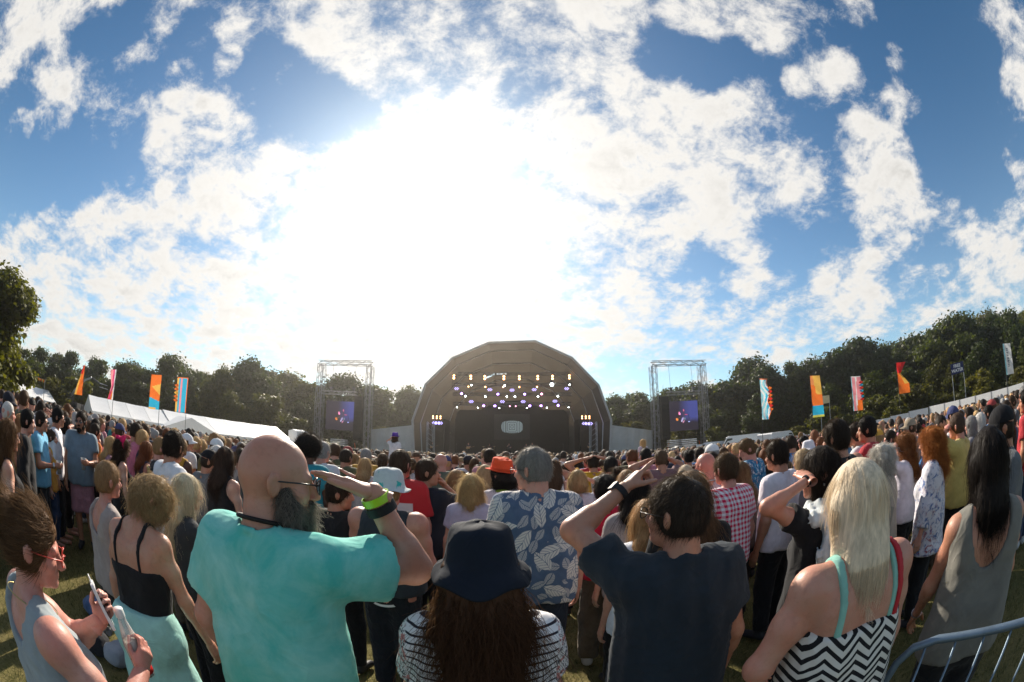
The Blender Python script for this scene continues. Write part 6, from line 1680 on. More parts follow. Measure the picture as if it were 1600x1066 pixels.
r, A = P_('bearded man in sunglasses and a grey blue polo turned towards the camera', loc=(-5.302, 3.054), H=1.771, w=1.12, skin='tan', hair=H_('short', (.03, .02, .014)), top=dict(kind='polo', color=(.17, .23, .28), off=.02, hem=.84), bottom=dict(kind='shorts', color=(.42, .20, .24), cut=.48, loose=.02), glasses='dark', L='cup', yaw=-128, head=(-14, 0, 0), shoes=True); GREYPOLO = (r, A)
beard(r, A, (.04, .025, .016), .02, 1200)
P_('woman with long dark hair and a black vest next to the white shirt man', loc=(-2.488, 3.075), H=1.679, sex='f', skin='pale', hair=H_('long', (.035, .02, .014), len=.22), top=dict(kind='tank', color=BLK, sleeve=0), bottom=bot(BLK), off=-5)
P_('man in a crumpled white shirt with dark hair, head turned left', loc=(-2.608, 2.480), H=1.763, w=1.05, skin='tan', head=(30, 5, 0), hair=H_('short', (.022, .014, .010), n=4000), top=dict(kind='shirt', color=(.74, .74, .76), sleeve=1.45, off=.022, amp=.008), bottom=bot(KHAKI), off=-16, L='hip')
r, A = P_('man in a black baseball cap and grey t-shirt looking down', loc=(-2.933, 3.325), H=1.625, skin='tan', hair=H_('crop', 'dark'), hatted=True, head=(-40, 12, 0), top=tee((.13, .14, .15)), bottom=bot(BLK), off=-10); hat_cap(r, A, BLK)
r, A = P_('man in a black t-shirt with gold lettering across the back', loc=(-3.667, 3.272), H=1.657, w=1.1, skin='pink', hair=H_('crop', 'sandy'), top=tee(BLK, off=.02), bottom=bot(BLK), off=-32, L='front', R='front'); GOLD = (r, A)
r, A = P_('woman with long dark curls tied with a big pink bow', loc=(-4.158, 3.041), H=1.580, sex='f', skin='pale', hair=H_('curly', (.05, .028, .018), len=.20), top=dict(kind='tank', color=BLK, sleeve=0), bottom=bot(BLK), off=-20); BOW = (r, A)
P_('woman with long fair hair in a pink speckled dress', loc=(-4.944, 3.380), H=1.536, sex='f', skin='pink', hair=H_('long', 'blonde', len=.18), top=dict(kind='tee', mat=SPECK), bottom=bot(BLK), off=-20)
P_('man in a pink t-shirt with dark hair behind the pink bow', loc=(-5.193, 4.071), H=1.765, skin='tan', hair=H_('short', 'dark'), top=tee((.58, .18, .28)), bottom=bot(BLK))
P_('woman with short blond hair and a dark sleeveless top right of the bow', loc=(-5.027, 4.083), H=1.684, sex='f', skin='pale', hair=H_('bob', 'blonde', len=.06), top=dict(kind='tank', color=NAVY, sleeve=0), bottom=bot(BLK), off=-15)
P_('person with chestnut hair in a patterned dark dress below the pink bow', loc=(-4.240, 3.520), H=1.570, sex='f', skin='pink', hair=H_('long', 'auburn', len=.2), top=dict(kind='tank', color=(.05, .05, .08), sleeve=0), bottom=bot(BLK), off=-15)
P_('man in an orange t-shirt beyond the grey blue polo', loc=(-5.848, 3.651), H=1.639, skin='tan', hair=H_('crop', 'dark'), top=tee((.72, .20, .03)), bottom=bot(BLK))
r, A = P_('man in a white baseball cap and white t-shirt looking right', loc=(-4.707, 4.792), H=1.730, skin='tan', hair=H_('crop', 'brown'), hatted=True, top=tee((.74, .74, .76)), bottom=bot(BLK), head=(-50, 0, 0)); hat_cap(r, A, (.72, .72, .74))
P_('tall man with a black afro in a teal shirt beside the bald man', loc=(-2.147, 4.158), H=1.849, skin='deep', hair=H_('afro', (.010, .008, .008)), top=tee((.02, .27, .33)), bottom=bot(BLK))
P_('tanned man in a black t-shirt turned to the right behind the raised arm', loc=(-1.214, 2.795), H=1.580, w=1.05, skin=(.40, .205, .13), head=(-62, 2, 0), hair=H_('short', (.03, .018, .012), n=3000), top=tee(BLK), bottom=bot(BLK), off=-8, R='fold', L='front')
P_('man in a red and white rugby shirt behind the bucket hat', loc=(-0.980, 3.650), H=1.788, w=1.12, skin='pink', hair=H_('short', (.05, .03, .018)), top=dict(kind='tee', mat=REDWHITE, off=.022, sleeve=.8), bottom=bot(BLK), off=-4, head=(-14, 0, 0))
P_('man in a navy polo shirt with his hand at his mouth', loc=(-0.771, 3.759), H=1.716, skin='tan', hair=H_('short', (.045, .026, .016)), head=(-62, 0, 0), top=dict(kind='polo', color=(.012, .016, .028)), bottom=bot(BLK), R=((.13, .18, 1.50), (.9, .2, -1), (-.6, -.7, .2), 'grip'), off=-12)
P_('woman with wavy golden blond bob in a lilac top', loc=(-0.335, 3.515), H=1.609, sex='f', skin='pale', hair=H_('bob', (.52, .36, .17), len=.12, width=1.0, n=4500, curl=.007, rad=.0009, L=.06, jit=.4), top=tee((.46, .42, .52)), bottom=bot(BLK))
P_('woman with long sandy hair beside the navy polo man', loc=(-0.578, 4.394), H=1.598, sex='f', skin='pale', hair=H_('long', 'sandy', len=.2), top=dict(kind='tee', mat=SPECK), bottom=bot(BLK))
P_('woman with streaky fair hair in a pale grey top left of the orange hat', loc=(-0.291, 4.666), H=1.650, sex='f', skin='pale', hair=H_('bob', (.40, .28, .15), len=.13), top=tee((.40, .41, .45)), bottom=bot(BLK))
r, A = P_('woman in a bright orange trilby and white top with dark hair', loc=(-0.079, 3.778), H=1.710, sex='f', skin='pink', head=(48, 0, 0), hatted=True, hair=H_('bob', 'black', len=.05), top=tee((.62, .60, .66), sleeve=.8), bottom=bot(BLK)); hat_trilby(r, A, (.80, .085, .025), 6, big=1.06); necklace(r, A, 'garland', CLOTH, (.22, .34, .02), .075, .012, 1.47)
r, A = P_('man in a yellow t-shirt with both hands behind his head', loc=(1.202, 6.284), H=1.741, skin='tan', hair=H_('short', 'dark'), top=tee((.70, .36, .02)), bottom=bot(BLK), R='head', L='head')
P_('bald sunburnt man in a pale pink vest with a chain', loc=(1.742, 3.554), H=1.719, w=1.15, skin=(.52, .24, .18), head=(24, 0, 0), hair=None, top=dict(kind='tank', color=(.62, .50, .53), sleeve=0), bottom=bot(BLK), glasses='dark'); r = [o for o in COL.objects if o.get('label', '').startswith('bald sunburnt man')][0]; necklace(r, anatomy(dict(w=1.15)), 'chain', METAL, (.7, .7, .7), .080, .005, 1.475)
P_('man in a blue floral shirt looking down to the left', loc=(2.872, 4.572), H=1.828, skin='pink', head=(45, 20, 0), hair=H_('short', (.13, .075, .035)), top=dict(kind='shirt', mat=BLUEFLOR), bottom=bot(BLK), off=26)
P_('woman with brown hair behind the gingham shirt', loc=(2.025, 3.393), H=1.604, sex='f', skin='pale', hair=H_('long', (.13, .08, .04), len=.2), top=tee((.1, .08, .08)), bottom=bot(BLK), off=10)
P_('woman with long sandy blond hair between the white polo and the scarf', loc=(2.597, 3.139), H=1.652, sex='f', skin='pale', hair=H_('long', (.42, .30, .17), len=.24), top=tee((.3, .3, .33)), bottom=bot(BLK), off=15)
P_('tall man with dark brown hair standing above the scarf woman', loc=(2.396, 2.440), H=1.861, w=1.1, skin='tan', hair=H_('short', (.03, .02, .014), n=4500, thick=.016), top=tee(BLK), bottom=bot(BLK), off=15)
P_('bald man with tanned scalp beside the tall dark haired man', loc=(3.156, 2.933), H=1.552, w=1.1, skin=(.42, .22, .15), hair=None, top=tee((.05, .05, .06)), bottom=bot(BLK), off=15)
P_('elderly woman with white curls in a beige linen shirt', loc=(2.736, 2.234), H=1.625, sex='f', w=1.1, skin='pink', hair=H_('curly', (.58, .55, .50), len=.06, width=.95), top=dict(kind='shirt', color=(.33, .29, .24), sleeve=1.5, off=.025), bottom=bot(BLK), off=20)
P_('woman with long wavy ginger brown hair in a white top', loc=(3.602, 2.587), H=1.649, sex='f', skin='pale', hair=H_('curly', (.20, .075, .025), len=.26), top=tee((.66, .62, .70), sleeve=.8), bottom=bot(BLK), off=15, L='shade')
P_('woman with big ginger curls in a long white blouse printed with flowers', loc=(3.212, 1.984), H=1.672, sex='f', w=1.05, skin='pale', hair=H_('curly', (.40, .14, .035), len=.19, width=1.12, n=6000, rad=.0010), top=dict(kind='shirt', mat=FLORAL, sleeve=1.7, hem=.72, off=.025, flare=.03), bottom=bot(BLK), off=20)
P_('man in a yellow shirt shading his eyes, seen from the side', loc=(4.146, 2.166), H=1.721, w=1.12, skin='pink', hair=H_('crop', (.08, .05, .035)), top=dict(kind='polo', color=(.55, .42, .13), sleeve=.8, off=.025), bottom=bot(BLK), off=8, L='shade', R='front')
P_('woman with a silver bob beside the yellow shirt man', loc=(5.414, 2.573), H=1.634, sex='f', skin='pink', hair=H_('bob', 'grey', len=.1), top=tee((.2, .2, .22)), bottom=bot(BLK))
P_('woman with grey shoulder length hair right of the silver bob', loc=(5.915, 2.631), H=1.635, sex='f', skin='pink', hair=H_('bob', 'white', len=.13), top=tee((.4, .4, .42)), bottom=bot(BLK))
r, A = P_('man in a tan flat cap looking left', loc=(5.521, 3.828), H=1.766, skin='tan', hair=H_('crop', 'brown'), hatted=True, top=tee((.15, .14, .13)), bottom=bot(BLK), head=(20, 0, 0), off=20); hat_cap(r, A, (.30, .24, .17))
r, A = P_('woman in a mustard yellow cap beyond the white curls', loc=(5.172, 4.285), H=1.699, sex='f', skin='pink', hair=H_('long', 'sandy', len=.18), hatted=True, top=tee((.3, .25, .2)), bottom=bot(BLK), off=15); hat_cap(r, A, (.62, .34, .06))
P_('man in profile with sunglasses and dark hair below the tan cap', loc=(4.739, 3.672), H=1.662, skin='pink', hair=H_('crop', 'dark'), glasses='dark', top=tee((.4, .42, .45)), bottom=bot(BLK), off=40)
P_('man in a mauve t-shirt shading his eyes with both forearms', loc=(2.005, 5.526), H=1.760, w=1.1, skin='tan', hair=H_('short', (.10, .06, .035)), top=tee((.20, .11, .12)), bottom=bot(BLK), R='shade', L='shade')
P_('woman with dark hair piled up left of the bald sunburnt man', loc=(2.697, 6.152), H=1.739, sex='f', skin='tan', hair=H_('bun', 'black'), top=tee((.08, .08, .1)), bottom=bot(BLK))
P_('man in a bright blue t-shirt with dark hair right of the white polo', loc=(4.295, 5.526), H=1.798, skin='tan', hair=H_('short', 'dark'), top=tee((.03, .20, .48)), bottom=bot(BLK))
r, A = P_('person in a white sun hat beside the tall dark haired man', loc=(4.040, 4.753), H=1.688, sex='f', skin='pink', hair=H_('bob', 'brown', len=.08), hatted=True, top=tee((.5, .5, .55)), bottom=bot(BLK), off=10); hat_bucket(r, A, HATC, (.72, .70, .74), 1.0, 4)
P_('woman with pale blond hair among the crowd behind the navy polo man', loc=(2.037, 4.730), H=1.566, sex='f', skin='pale', hair=H_('bob', (.62, .50, .36), len=.13), top=tee((.5, .48, .5)), bottom=bot(BLK))
P_('woman with blond hair and striped top left of the red polo boy', loc=(0.657, 4.261), H=1.600, sex='f', skin='pale', hair=H_('bob', (.40, .27, .13), len=.05), top=tee((.45, .45, .5)), bottom=bot(BLK), R='shade')
P_('bald man in glasses left of the orange hat, far behind', loc=(-1.010, 6.116), H=1.765, skin='pink', hair=None, glasses='clear', head=(60, 0, 0), top=tee((.12, .14, .1)), bottom=bot(BLK))
P_('woman with fair straight hair in the crowd above the bucket hat', loc=(-2.018, 5.645), H=1.654, sex='f', skin='pale', hair=H_('long', (.42, .27, .13), len=.18), top=tee((.5, .5, .5)), bottom=bot(BLK))

# --- children on shoulders
def on_shoulders(px_loc, label, sp, carrier, clabel):
    x, y = px_loc['loc']; top = px_loc['H']; zg = float(gz(x, y)); H = sp.pop('H')
    ca, _ = person(clabel, dict(loc=(x, y - .02), H=carrier, z=zg, yaw=facing(x, y), d=.03, hair=H_('short', 'dark', n=0), top=tee((.2, .2, .24)), bottom=bot(BLK), shoes=False, R='phone', L='phone'), group='people carrying children')
    r, A = person(label, dict(sp, loc=(x, y - .10), H=H, z=zg + top - H, yaw=facing(x, y), d=.020, sit=True, shoes=False), group='children on shoulders'); PEOPLE.append((x, y)); return r, A
r, A = on_shoulders(dict(loc=(-2.806, 10.116), H=2.186), 'child in a purple hat and white t-shirt sitting on shoulders above the crowd', dict(H=1.22, sex='f', skin='pale', hs=1.25, hatted=True, hair=H_('bob', 'brown', len=.10, n=1500, rad=.0016), top=tee((.72, .72, .74)), bottom=bot(BLK, cut=.5), L='shade', R='down'), 1.72, 'man carrying the child in the purple hat'); hat_trilby(r, A, (.10, .035, .32), 0, 'purple_hat', 1.0)
on_shoulders(dict(loc=(3.435, 10.975), H=2.051), 'small blond girl in a pale pink dress on shoulders right of the stage', dict(H=1.10, sex='f', skin='pale', hs=1.3, hair=H_('long', 'blonde', len=.16, n=1500, rad=.0016), top=tee((.60, .48, .56)), bottom=bot((.5, .4, .45), cut=.5)), 1.74, 'man carrying the small blond girl')
on_shoulders(dict(loc=(8.170, 10.110), H=1.863), 'small child in pink on shoulders above the blue t-shirt', dict(H=1.05, sex='f', skin='pale', hs=1.3, hair=H_('bob', 'sandy', len=.06, n=1200, rad=.0018), top=tee((.60, .35, .42)), bottom=bot((.3, .3, .4), cut=.5)), 1.76, 'man carrying the child in pink')

# ------------------------------------------------------------ the rest of the crowd
g = np.random.default_rng(21)
TOPS = [((.66, .65, .67), 'white', 20), ((.012, .012, .013), 'black', 17), ((.018, .026, .055), 'navy', 12), ((.14, .145, .155), 'grey', 11), ((.42, .03, .04), 'red', 5), ((.04, .16, .38), 'blue', 6), ((.03, .24, .24), 'teal', 3),
        ((.52, .22, .28), 'pink', 6), ((.09, .10, .05), 'olive', 4), ((.40, .38, .34), 'cream', 6), ((.55, .30, .04), 'mustard', 2), ((.12, .22, .33), 'pale blue', 5), ((.16, .06, .09), 'maroon', 3), ((.06, .2, .07), 'green', 2)]
HAIRS = [('black', 'black', 10), ('dark', 'dark brown', 24), ('brown', 'brown', 22), ('chestnut', 'chestnut', 7), ('sandy', 'sandy', 10), ('blonde', 'blond', 12), ('grey', 'grey', 9), ('auburn', 'auburn', 3), ('white', 'white', 3)]
def pick(L): w = np.array([q[-1] for q in L], float); return L[int(g.choice(len(L), p=w / w.sum()))]
FENCE_AZ = np.array([-82, -66, -28, -27, 27, 29, 58, 59, 80]); FENCE_R = np.array([33, 33.5, 40, 49.5, 49.5, 45.5, 33, 32.5, 28.5])
spots = []
r = 3.9
while r < 50:
    s = .58 if r < 9 else .64 if r < 20 else .74
    for k in range(int(r * R(158) / s)):
        az = -79 + 158 * (k + g.uniform(-.32, .32)) / (r * R(158) / s); q = r + g.uniform(-.22, .22)
        if q > np.interp(az, FENCE_AZ, FENCE_R) - .5: continue
        if q < 4.6 and -58 < az < -36: continue
        if q < 4.5 and not -30 < az < 42: continue
        x, y = pol(az, q)
        if g.random() < .06: continue
        if PEOPLE and min(math.hypot(x - a, y - b) for a, b in PEOPLE) < .46 and q < 14: continue
        # keep the sight lines to the people picked out above free of nearer strangers
        if q < 5.6 and any(abs(math.atan2(a, b) - math.atan2(x, y)) * q < .24 and .1 < math.hypot(a, b) - q < 1.6 for a, b in PEOPLE): continue
        spots.append((q, az, x, y))
    r += s * .92
spots.sort()
N_IND = max(0, 298 - len([o for o in COL.objects if o.get('category') == 'person']))
near, rest = spots[:N_IND], spots[N_IND:]

PROTO = []
def proto(key, **sp):
    sp.setdefault('d', .024); root, A = person('x', dict(loc=(0, 0), H=1.75, skin='tan', **sp)); PROTO.append([key, root, False, A])
hs = lambda st, **k: H_(st, 'brown', rad=.0013, **k)
for i, (st, k, sex, R_, L_, hd) in enumerate((('short', dict(n=900), 'm', 'down', 'down', (0, 0, 0)), ('short', dict(n=900, L=.035, thick=.016), 'm', 'fold', 'fold', (14, 0, 0)), ('crop', dict(n=600), 'm', 'loose', 'front', (-16, 4, 0)), ('long', dict(n=1300, len=.24), 'f', 'down', 'front', (8, 0, 0)),
        ('long', dict(n=1300, len=.34, curl=.006), 'f', 'front', 'front', (-12, 0, 0)), ('bob', dict(n=1200, len=.10), 'f', 'loose', 'down', (10, 5, 0)), ('bun', dict(n=900), 'f', 'fold', 'fold', (-10, 0, 0)), ('pony', dict(n=900, len=.14), 'f', 'down', 'loose', (16, 0, 0)), ('curly', dict(n=1200, len=.14), 'f', 'front', 'down', (0, 0, 0)),
        ('short', dict(n=900), 'm', 'shade', 'down', (0, 0, 0)), ('short', dict(n=900), 'm', 'cup', 'down', (24, 0, 0)), ('long', dict(n=1300, len=.2), 'f', 'phone', 'phone', (0, 6, 0)), ('bob', dict(n=1200, len=.15), 'f', 'shade', 'front', (-8, 0, 0)), ('crop', dict(n=500, thick=.004), 'm', 'front', 'front', (-24, 0, 0)))):
    dress = i in (4, 7)
    proto((st, sex, R_), sex=sex, w=1.0 + .14 * (i % 3), R=R_, L=L_, head=hd, hair=hs(st, **k), seed=100 + i, top=dict(kind=('tee', 'polo', 'tee', 'tank', 'tee', 'shirt', 'scoop', 'tank', 'tee', 'tee', 'polo', 'tee', 'tee', 'tee')[i], color=(.5, .5, .5), sleeve=0 if i in (3, 6, 7) else .6 if i % 4 else .8, off=.017, hem=.86), bottom=dict(color=(.05, .06, .1)))
hat_cap(PROTO[2][1], anatomy(dict(w=1.28, head=(-16, 4, 0))), (.02, .02, .03))
for sub in [c for c in PROTO[2][1].children if c.name.startswith('hair')]:
    for q in list(sub.children): bpy.data.objects.remove(q)
ARMW = {'down': '', 'fold': ', arms folded', 'loose': '', 'front': ', hands together', 'shade': ', shading eyes', 'cup': ', hand out', 'phone': ', hands raised'}
STW = {'short': 'short', 'crop': 'cropped', 'long': 'long', 'bob': 'bobbed', 'bun': 'pinned up', 'pony': 'tied back', 'curly': 'curly'}
PLAND = [(-78, 'at the far left edge'), (-70, 'below the small marquee'), (-61, 'below the narrow orange flag'), (-56, 'below the narrow pink flag'), (-49, 'below the left orange flag'), (-44.5, 'below the blue diamond flag'), (-38, 'before the long marquee'), (-31, 'before the marquee end'), (-23, 'below the left screen'), (-16, 'before the left stage wall'), (-8, 'before the stage left'),
         (0, 'before mid stage'), (8, 'before the stage right'), (16, 'before the right stage wall'), (23, 'below the right screen'), (30, 'before the tall van'), (34, 'below the pale blue flag'), (41, 'below the right orange flag'), (47, 'below the pink diamond flag'), (54, 'below the twisted red flag'), (63, 'below the blue water sign'), (71, 'below the white flag'), (78, 'at the far right edge')]
seenp = set()
CUPS = (Geo().lathe([(0, .0), (.030, 0), (.044, .145), (.0425, .145), (.029, .004), (0, .004)], 16).data('cup', CUP_PL, True), Geo().lathe([(0, .006), (.0285, .006), (.037, .10), (0, .10)], 16).data('drink', BEER, True))
for q, az, x, y in near:
    pi = int(g.integers(len(PROTO))); key, root, used, PA = PROTO[pi]
    if used: o = copy_tree(root)
    else: o = root; PROTO[pi][2] = True
    o.location = (x, y, float(gz(x, y))); o.rotation_euler = (0, 0, R(facing(x, y) + g.normal() * 16)); h = g.normal(1.74 if key[1] == 'm' else 1.63, .06); h = min(max(h, 1.5), 1.87)
    o.scale = (h / 1.75 * g.uniform(.96, 1.06), h / 1.75, h / 1.75)
    w = min(PLAND, key=lambda t_: abs(t_[0] - az))[1]; row = 'nearer' if q < 5.4 else 'middle' if q < 7.5 else 'further'
    for _ in range(30):
        tp, hr = pick(TOPS), pick(HAIRS)
        lab = next((l for l in (f"{STW[key[0]]} {hr[1]} haired person in {tp[1]} top{ARMW[key[2]]} {w}", f"{STW[key[0]]} {hr[1]} haired person in {tp[1]} top {w}, {row} row") if l not in seenp), None)
        if lab: break
    sk = SKINCOL[('pale', 'pink', 'tan', 'tan', 'olive', 'pale', 'deep')[int(g.choice(7, p=(.22, .2, .25, .15, .1, .06, .02)))]]; hc_ = HAIRCOL[hr[0]]
    for c in o.children:
        nm = c.name.split('.')[0]
        if nm == 'body': c.color = (*sk, 1)
        elif nm == 'hair':
            c.color = (*hc_, 1)
            for s_ in c.children: s_.color = (*hc_, 1)
        elif nm in ('trousers', 'shorts', 'skirt'): c.color = (*((.012, .012, .014), (.03, .05, .10), (.05, .07, .12), (.14, .11, .08))[int(g.integers(4))], 1)
        elif nm == 'baseball_cap': c.color = (*((.02, .02, .03), (.7, .7, .7), (.05, .06, .15), (.3, .05, .05))[int(g.integers(4))], 1)
        elif nm == 'shoe': c.color = (*((.02, .02, .022), (.5, .5, .5), (.12, .08, .05))[int(o.location[0] * 97) % 3], 1)
        else: c.color = (*tp[0], 1)
    if key[2] == 'cup' and q < 9:
        a_ = PA['arm']['R']; c_ = to_world(o, a_['W'] + a_['HM'][:, 1] * .07 - a_['HM'][:, 2] * .045); u_ = thing('plastic_cup', f"beer cup held by {tp[1]} topped, {hr[1]} haired person {w}", 'cup', (c_[0], c_[1], c_[2] - .08), 0, 'drinks held in the crowd')
        obj('cup', CUPS[0], u_); obj('drink', CUPS[1], u_)
    seenp.add(lab); o['label'] = lab; o['group'] = 'festival crowd facing the stage'
for key, root, used, PA in PROTO:
    if not used:
        for c in list(root.children_recursive): bpy.data.objects.remove(c)
        bpy.data.objects.remove(root)

# everybody further back: simple solid figures joined into one mesh
def low_person(sp, d, low=.70):
    A = anatomy(sp); out = []
    def go(prims, role, dd, cutz=None, sub=None, pad=.04):
        lo, hi = grid_for(prims, dd, pad=pad); lo[2] = max(lo[2], low)
        F = fields(lo, hi, dd).add(*prims)
        if sub: F.sub(*sub, k=.01)
        V, Q = F.mesh(); out.append((V, Q, role))
    go(A['head'] + A['neck'] + A['ears'] , 0, d * .75)
    for k in 'RL':
        a = A['arm'][k]; go(a['prims'] + [cap(a['W'], a['W'] + a['HM'][:, 1] * .11, .035, .025, .02)], 0, d * .9)
    h = sp['hair']; he, hcap, hp_ = A['he'], A['hcap'], A['hp']
    if h != 'bald':
        P = [he((0, -.012, .034), (.087, .106, .102), .02), he((0, -.040, -.02), (.080, .074, .078), .03)]
        if h == 'long': P += [cap(hp_((0, -.05, -.02)), hp_((0, -.11, -.24)), .082, .06, .04, (1.25, .6, 1))]
        if h == 'hat': P = [he((0, -.01, .05), (.10, .12, .085), .02), he((0, .0, .01), (.15, .17, .02), .01)]
        go(P, 1, d * .8, sub=[he((0, .120, -.055), (.088, .080, .11))])
    t = dict(off=.016, hem=.8); P = top_prims(A, sp, t)
    for k in 'RL': a = A['arm'][k]; P.append(cap(a['S'], a['S'] + (a['E'] - a['S']) * .6, .066, .066, .04))
    go(P, 2, d)
    return out
LOWS = [low_person(dict(sex=sx, hair=h, R=r_, L=l_, head=hd, w=w), .040) for sx, h, r_, l_, hd, w in (('m', 'short', 'down', 'down', (0, 0, 0), 1.05), ('f', 'long', 'down', 'front', (10, 0, 0), 1.0), ('m', 'short', 'front', 'front', (-20, 0, 0), 1.15), ('f', 'long', 'fold', 'fold', (-8, 4, 0), 1.1), ('m', 'hat', 'down', 'phone', (8, 0, 0), 1.1), ('m', 'bald', 'down', 'loose', (30, 0, 0), 1.2), ('m', 'short', 'shade', 'down', (0, 0, 0), 1.0), ('f', 'short', 'phone', 'phone', (0, 0, 0), 1.0))]
FARS = [low_person(dict(sex=sx, hair=h, R='down', L=l_, head=hd), .075, 1.05) for sx, h, l_, hd in (('m', 'short', 'down', (0, 0, 0)), ('f', 'long', 'down', (12, 0, 0)), ('m', 'hat', 'down', (0, 0, 0)), ('m', 'bald', 'down', (20, 0, 0)), ('m', 'short', 'shade', (-10, 0, 0)))]
cm, N = new_mat('crowd_people'); at = N.new('ShaderNodeAttribute', attribute_name='tint'); finish(N, bsdf(N, at.outputs['Color'], .7, .25, bump(N, N.noise(N.geo(), 40, 3), .4, .03)))
def mass(name, pts, lib, weights):
    Vs, Fs, Cs, n = [], [], [], 0
    for q, az, x, y in pts:
        L = lib[int(g.choice(len(lib), p=weights))]; h = min(max(g.normal(1.69, .08), 1.45), 1.88) / 1.75; a = R(facing(x, y) + g.normal() * 18); ca, sa = math.cos(a) * h, math.sin(a) * h
        tp, hr = pick(TOPS)[0], HAIRCOL[pick(HAIRS)[0]]; sk = SKINCOL[('pale', 'pink', 'tan', 'olive', 'tan')[int(g.integers(5))]]; z0 = float(gz(x, y)); hatc = pick(TOPS)[0]
        for V, Q, role in L:
            W = np.empty_like(V); W[:, 0] = V[:, 0] * ca - V[:, 1] * sa + x; W[:, 1] = V[:, 0] * sa + V[:, 1] * ca + y; W[:, 2] = V[:, 2] * h + z0
            Vs.append(W); Fs.append(Q + n); n += len(V); Cs.append(np.tile((*((sk, hr, tp)[role]), 1), (len(Q), 1)))
    me = mesh_data(name, np.concatenate(Vs), np.concatenate(Fs), cm, True)
    c = me.attributes.new('tint', 'FLOAT_COLOR', 'FACE'); c.data.foreach_set('color', np.concatenate(Cs).astype(np.float32).ravel())
    o = obj(name, me); o['kind'] = 'stuff'; return o
cutr = 16.0
mid_p, far_p = [s for s in rest if s[0] < cutr], [s for s in rest if s[0] >= cutr]
mass('crowd', mid_p, LOWS, (.24, .2, .16, .1, .08, .06, .08, .08)); mass('crowd', far_p, FARS, (.4, .3, .08, .08, .14))

# ------------------------------------------------------------ players on the stage
for i, (az, dy, hh, pose, lab) in enumerate(((-10.6, 2.2, 1.74, 'cup', 'guitarist in dark clothes at the left wing of the stage'), (-5.8, 2.4, 1.78, 'fold', 'guitarist in a dark shirt left of centre on the stage'), (-3.0, 5, 1.7, 'cup', 'drummer behind a drum kit on the stage'), (-.4, 2.2, 1.76, 'mouth', 'singer at the middle of the stage front'),
        (1.9, 3.6, 1.7, 'fold', 'keyboard player right of the singer'), (2.7, 4.8, 1.85, 'cup', 'tall player behind the keyboards on the stage'), (10.3, 2.4, 1.72, 'cup', 'player in black at the right wing of the stage'))):
    y = YS + dy; x = y * math.tan(R(az)); z = ZG + 1.22
    person(lab, dict(loc=(x, y), H=hh, z=z, yaw=180, d=.035, hair=H_('short', 'dark', n=0), top=tee((.03, .03, .035)), bottom=bot(BLK), R=pose, L='cup', skin='pale', shoes=False), group='band on the stage')
    if i in (0, 1, 6):
        t = thing('guitar', 'pale electric guitar held by the player on the ' + ('left wing', 'left of centre', '', '', '', '', 'right wing')[i] + ' of the stage', 'guitar', (x, y - .34, z + 1.05), 0)
        Geo().ball((-.1, 0, 0), (.20, .03, .15), 10, 6).ball((.08, 0, 0), (.14, .03, .12), 10, 6).make('guitar_body', PLASTIC, t, True, (.5, .3, .12)); Geo().box((.5, 0, .14), (.7, .025, .05), M=rotm('Y', -16)).make('neck', PLASTIC, t, False, (.2, .12, .06))
t = thing('drum_kit', 'drum kit with cymbals in front of the drummer on the stage', 'drum kit', (-3.2, YS + 4.2, ZG + 1.22))
Geo().lathe([(0, -.22), (.3, -.22), (.3, .22), (0, .22)], 18, rotm('X', 90), (0, 0, .32)).make('bass_drum', PLASTIC, t, False, (.05, .05, .06))
for k, (a, b, c_) in enumerate(((-.35, .1, .75), (.35, .1, .75), (.6, .3, .5), (-.6, .3, .55))): Geo().lathe([(0, 0), (.18, 0), (.18, .22), (0, .22)], 14, None, (a, b, c_)).make('tom', PLASTIC, t, False, (.06, .06, .07))
for a, b in ((-.75, 1.25), (.75, 1.3), (0, 1.35)): Geo().lathe([(0, .03), (.22, 0), (.22, -.01), (0, .02)], 16, None, (a, .2, b)).tube([(a, .2, 0), (a, .2, b)], .012, 4).make('cymbal', METAL, t, False, (.6, .45, .2))
t = thing('keyboard', 'black stage keyboard on a crossed stand', 'keyboard', (1.95, YS + 3.0, ZG + 1.22)); Geo().box((0, 0, .95), (1.3, .35, .1)).make('key_bed', BLACKM, t); Geo().tube([(-.5, 0, 0), (.5, 0, .9)], .02, 4).make('stand_leg', DKSTEEL, t); Geo().tube([(.5, 0, 0), (-.5, 0, .9)], .02, 4).make('stand_leg', DKSTEEL, t)
for x, nm in ((-7.4, 'left'), (-.45, 'centre'), (6.8, 'right')):
    t = thing('microphone_stand', f'thin microphone stand at the {nm} of the stage front', 'microphone stand', (x, YS + 1.7, ZG + 1.22)); Geo().tube([(0, 0, 0), (0, 0, 1.45), (0, .25, 1.55)], .015, 5).lathe([(0, 0), (.14, 0), (.14, .02), (0, .03)], 12).make('stand', DKSTEEL, t); Geo().ball((0, .28, 1.56), .04, 8, 5).make('microphone', DKSTEEL, t)

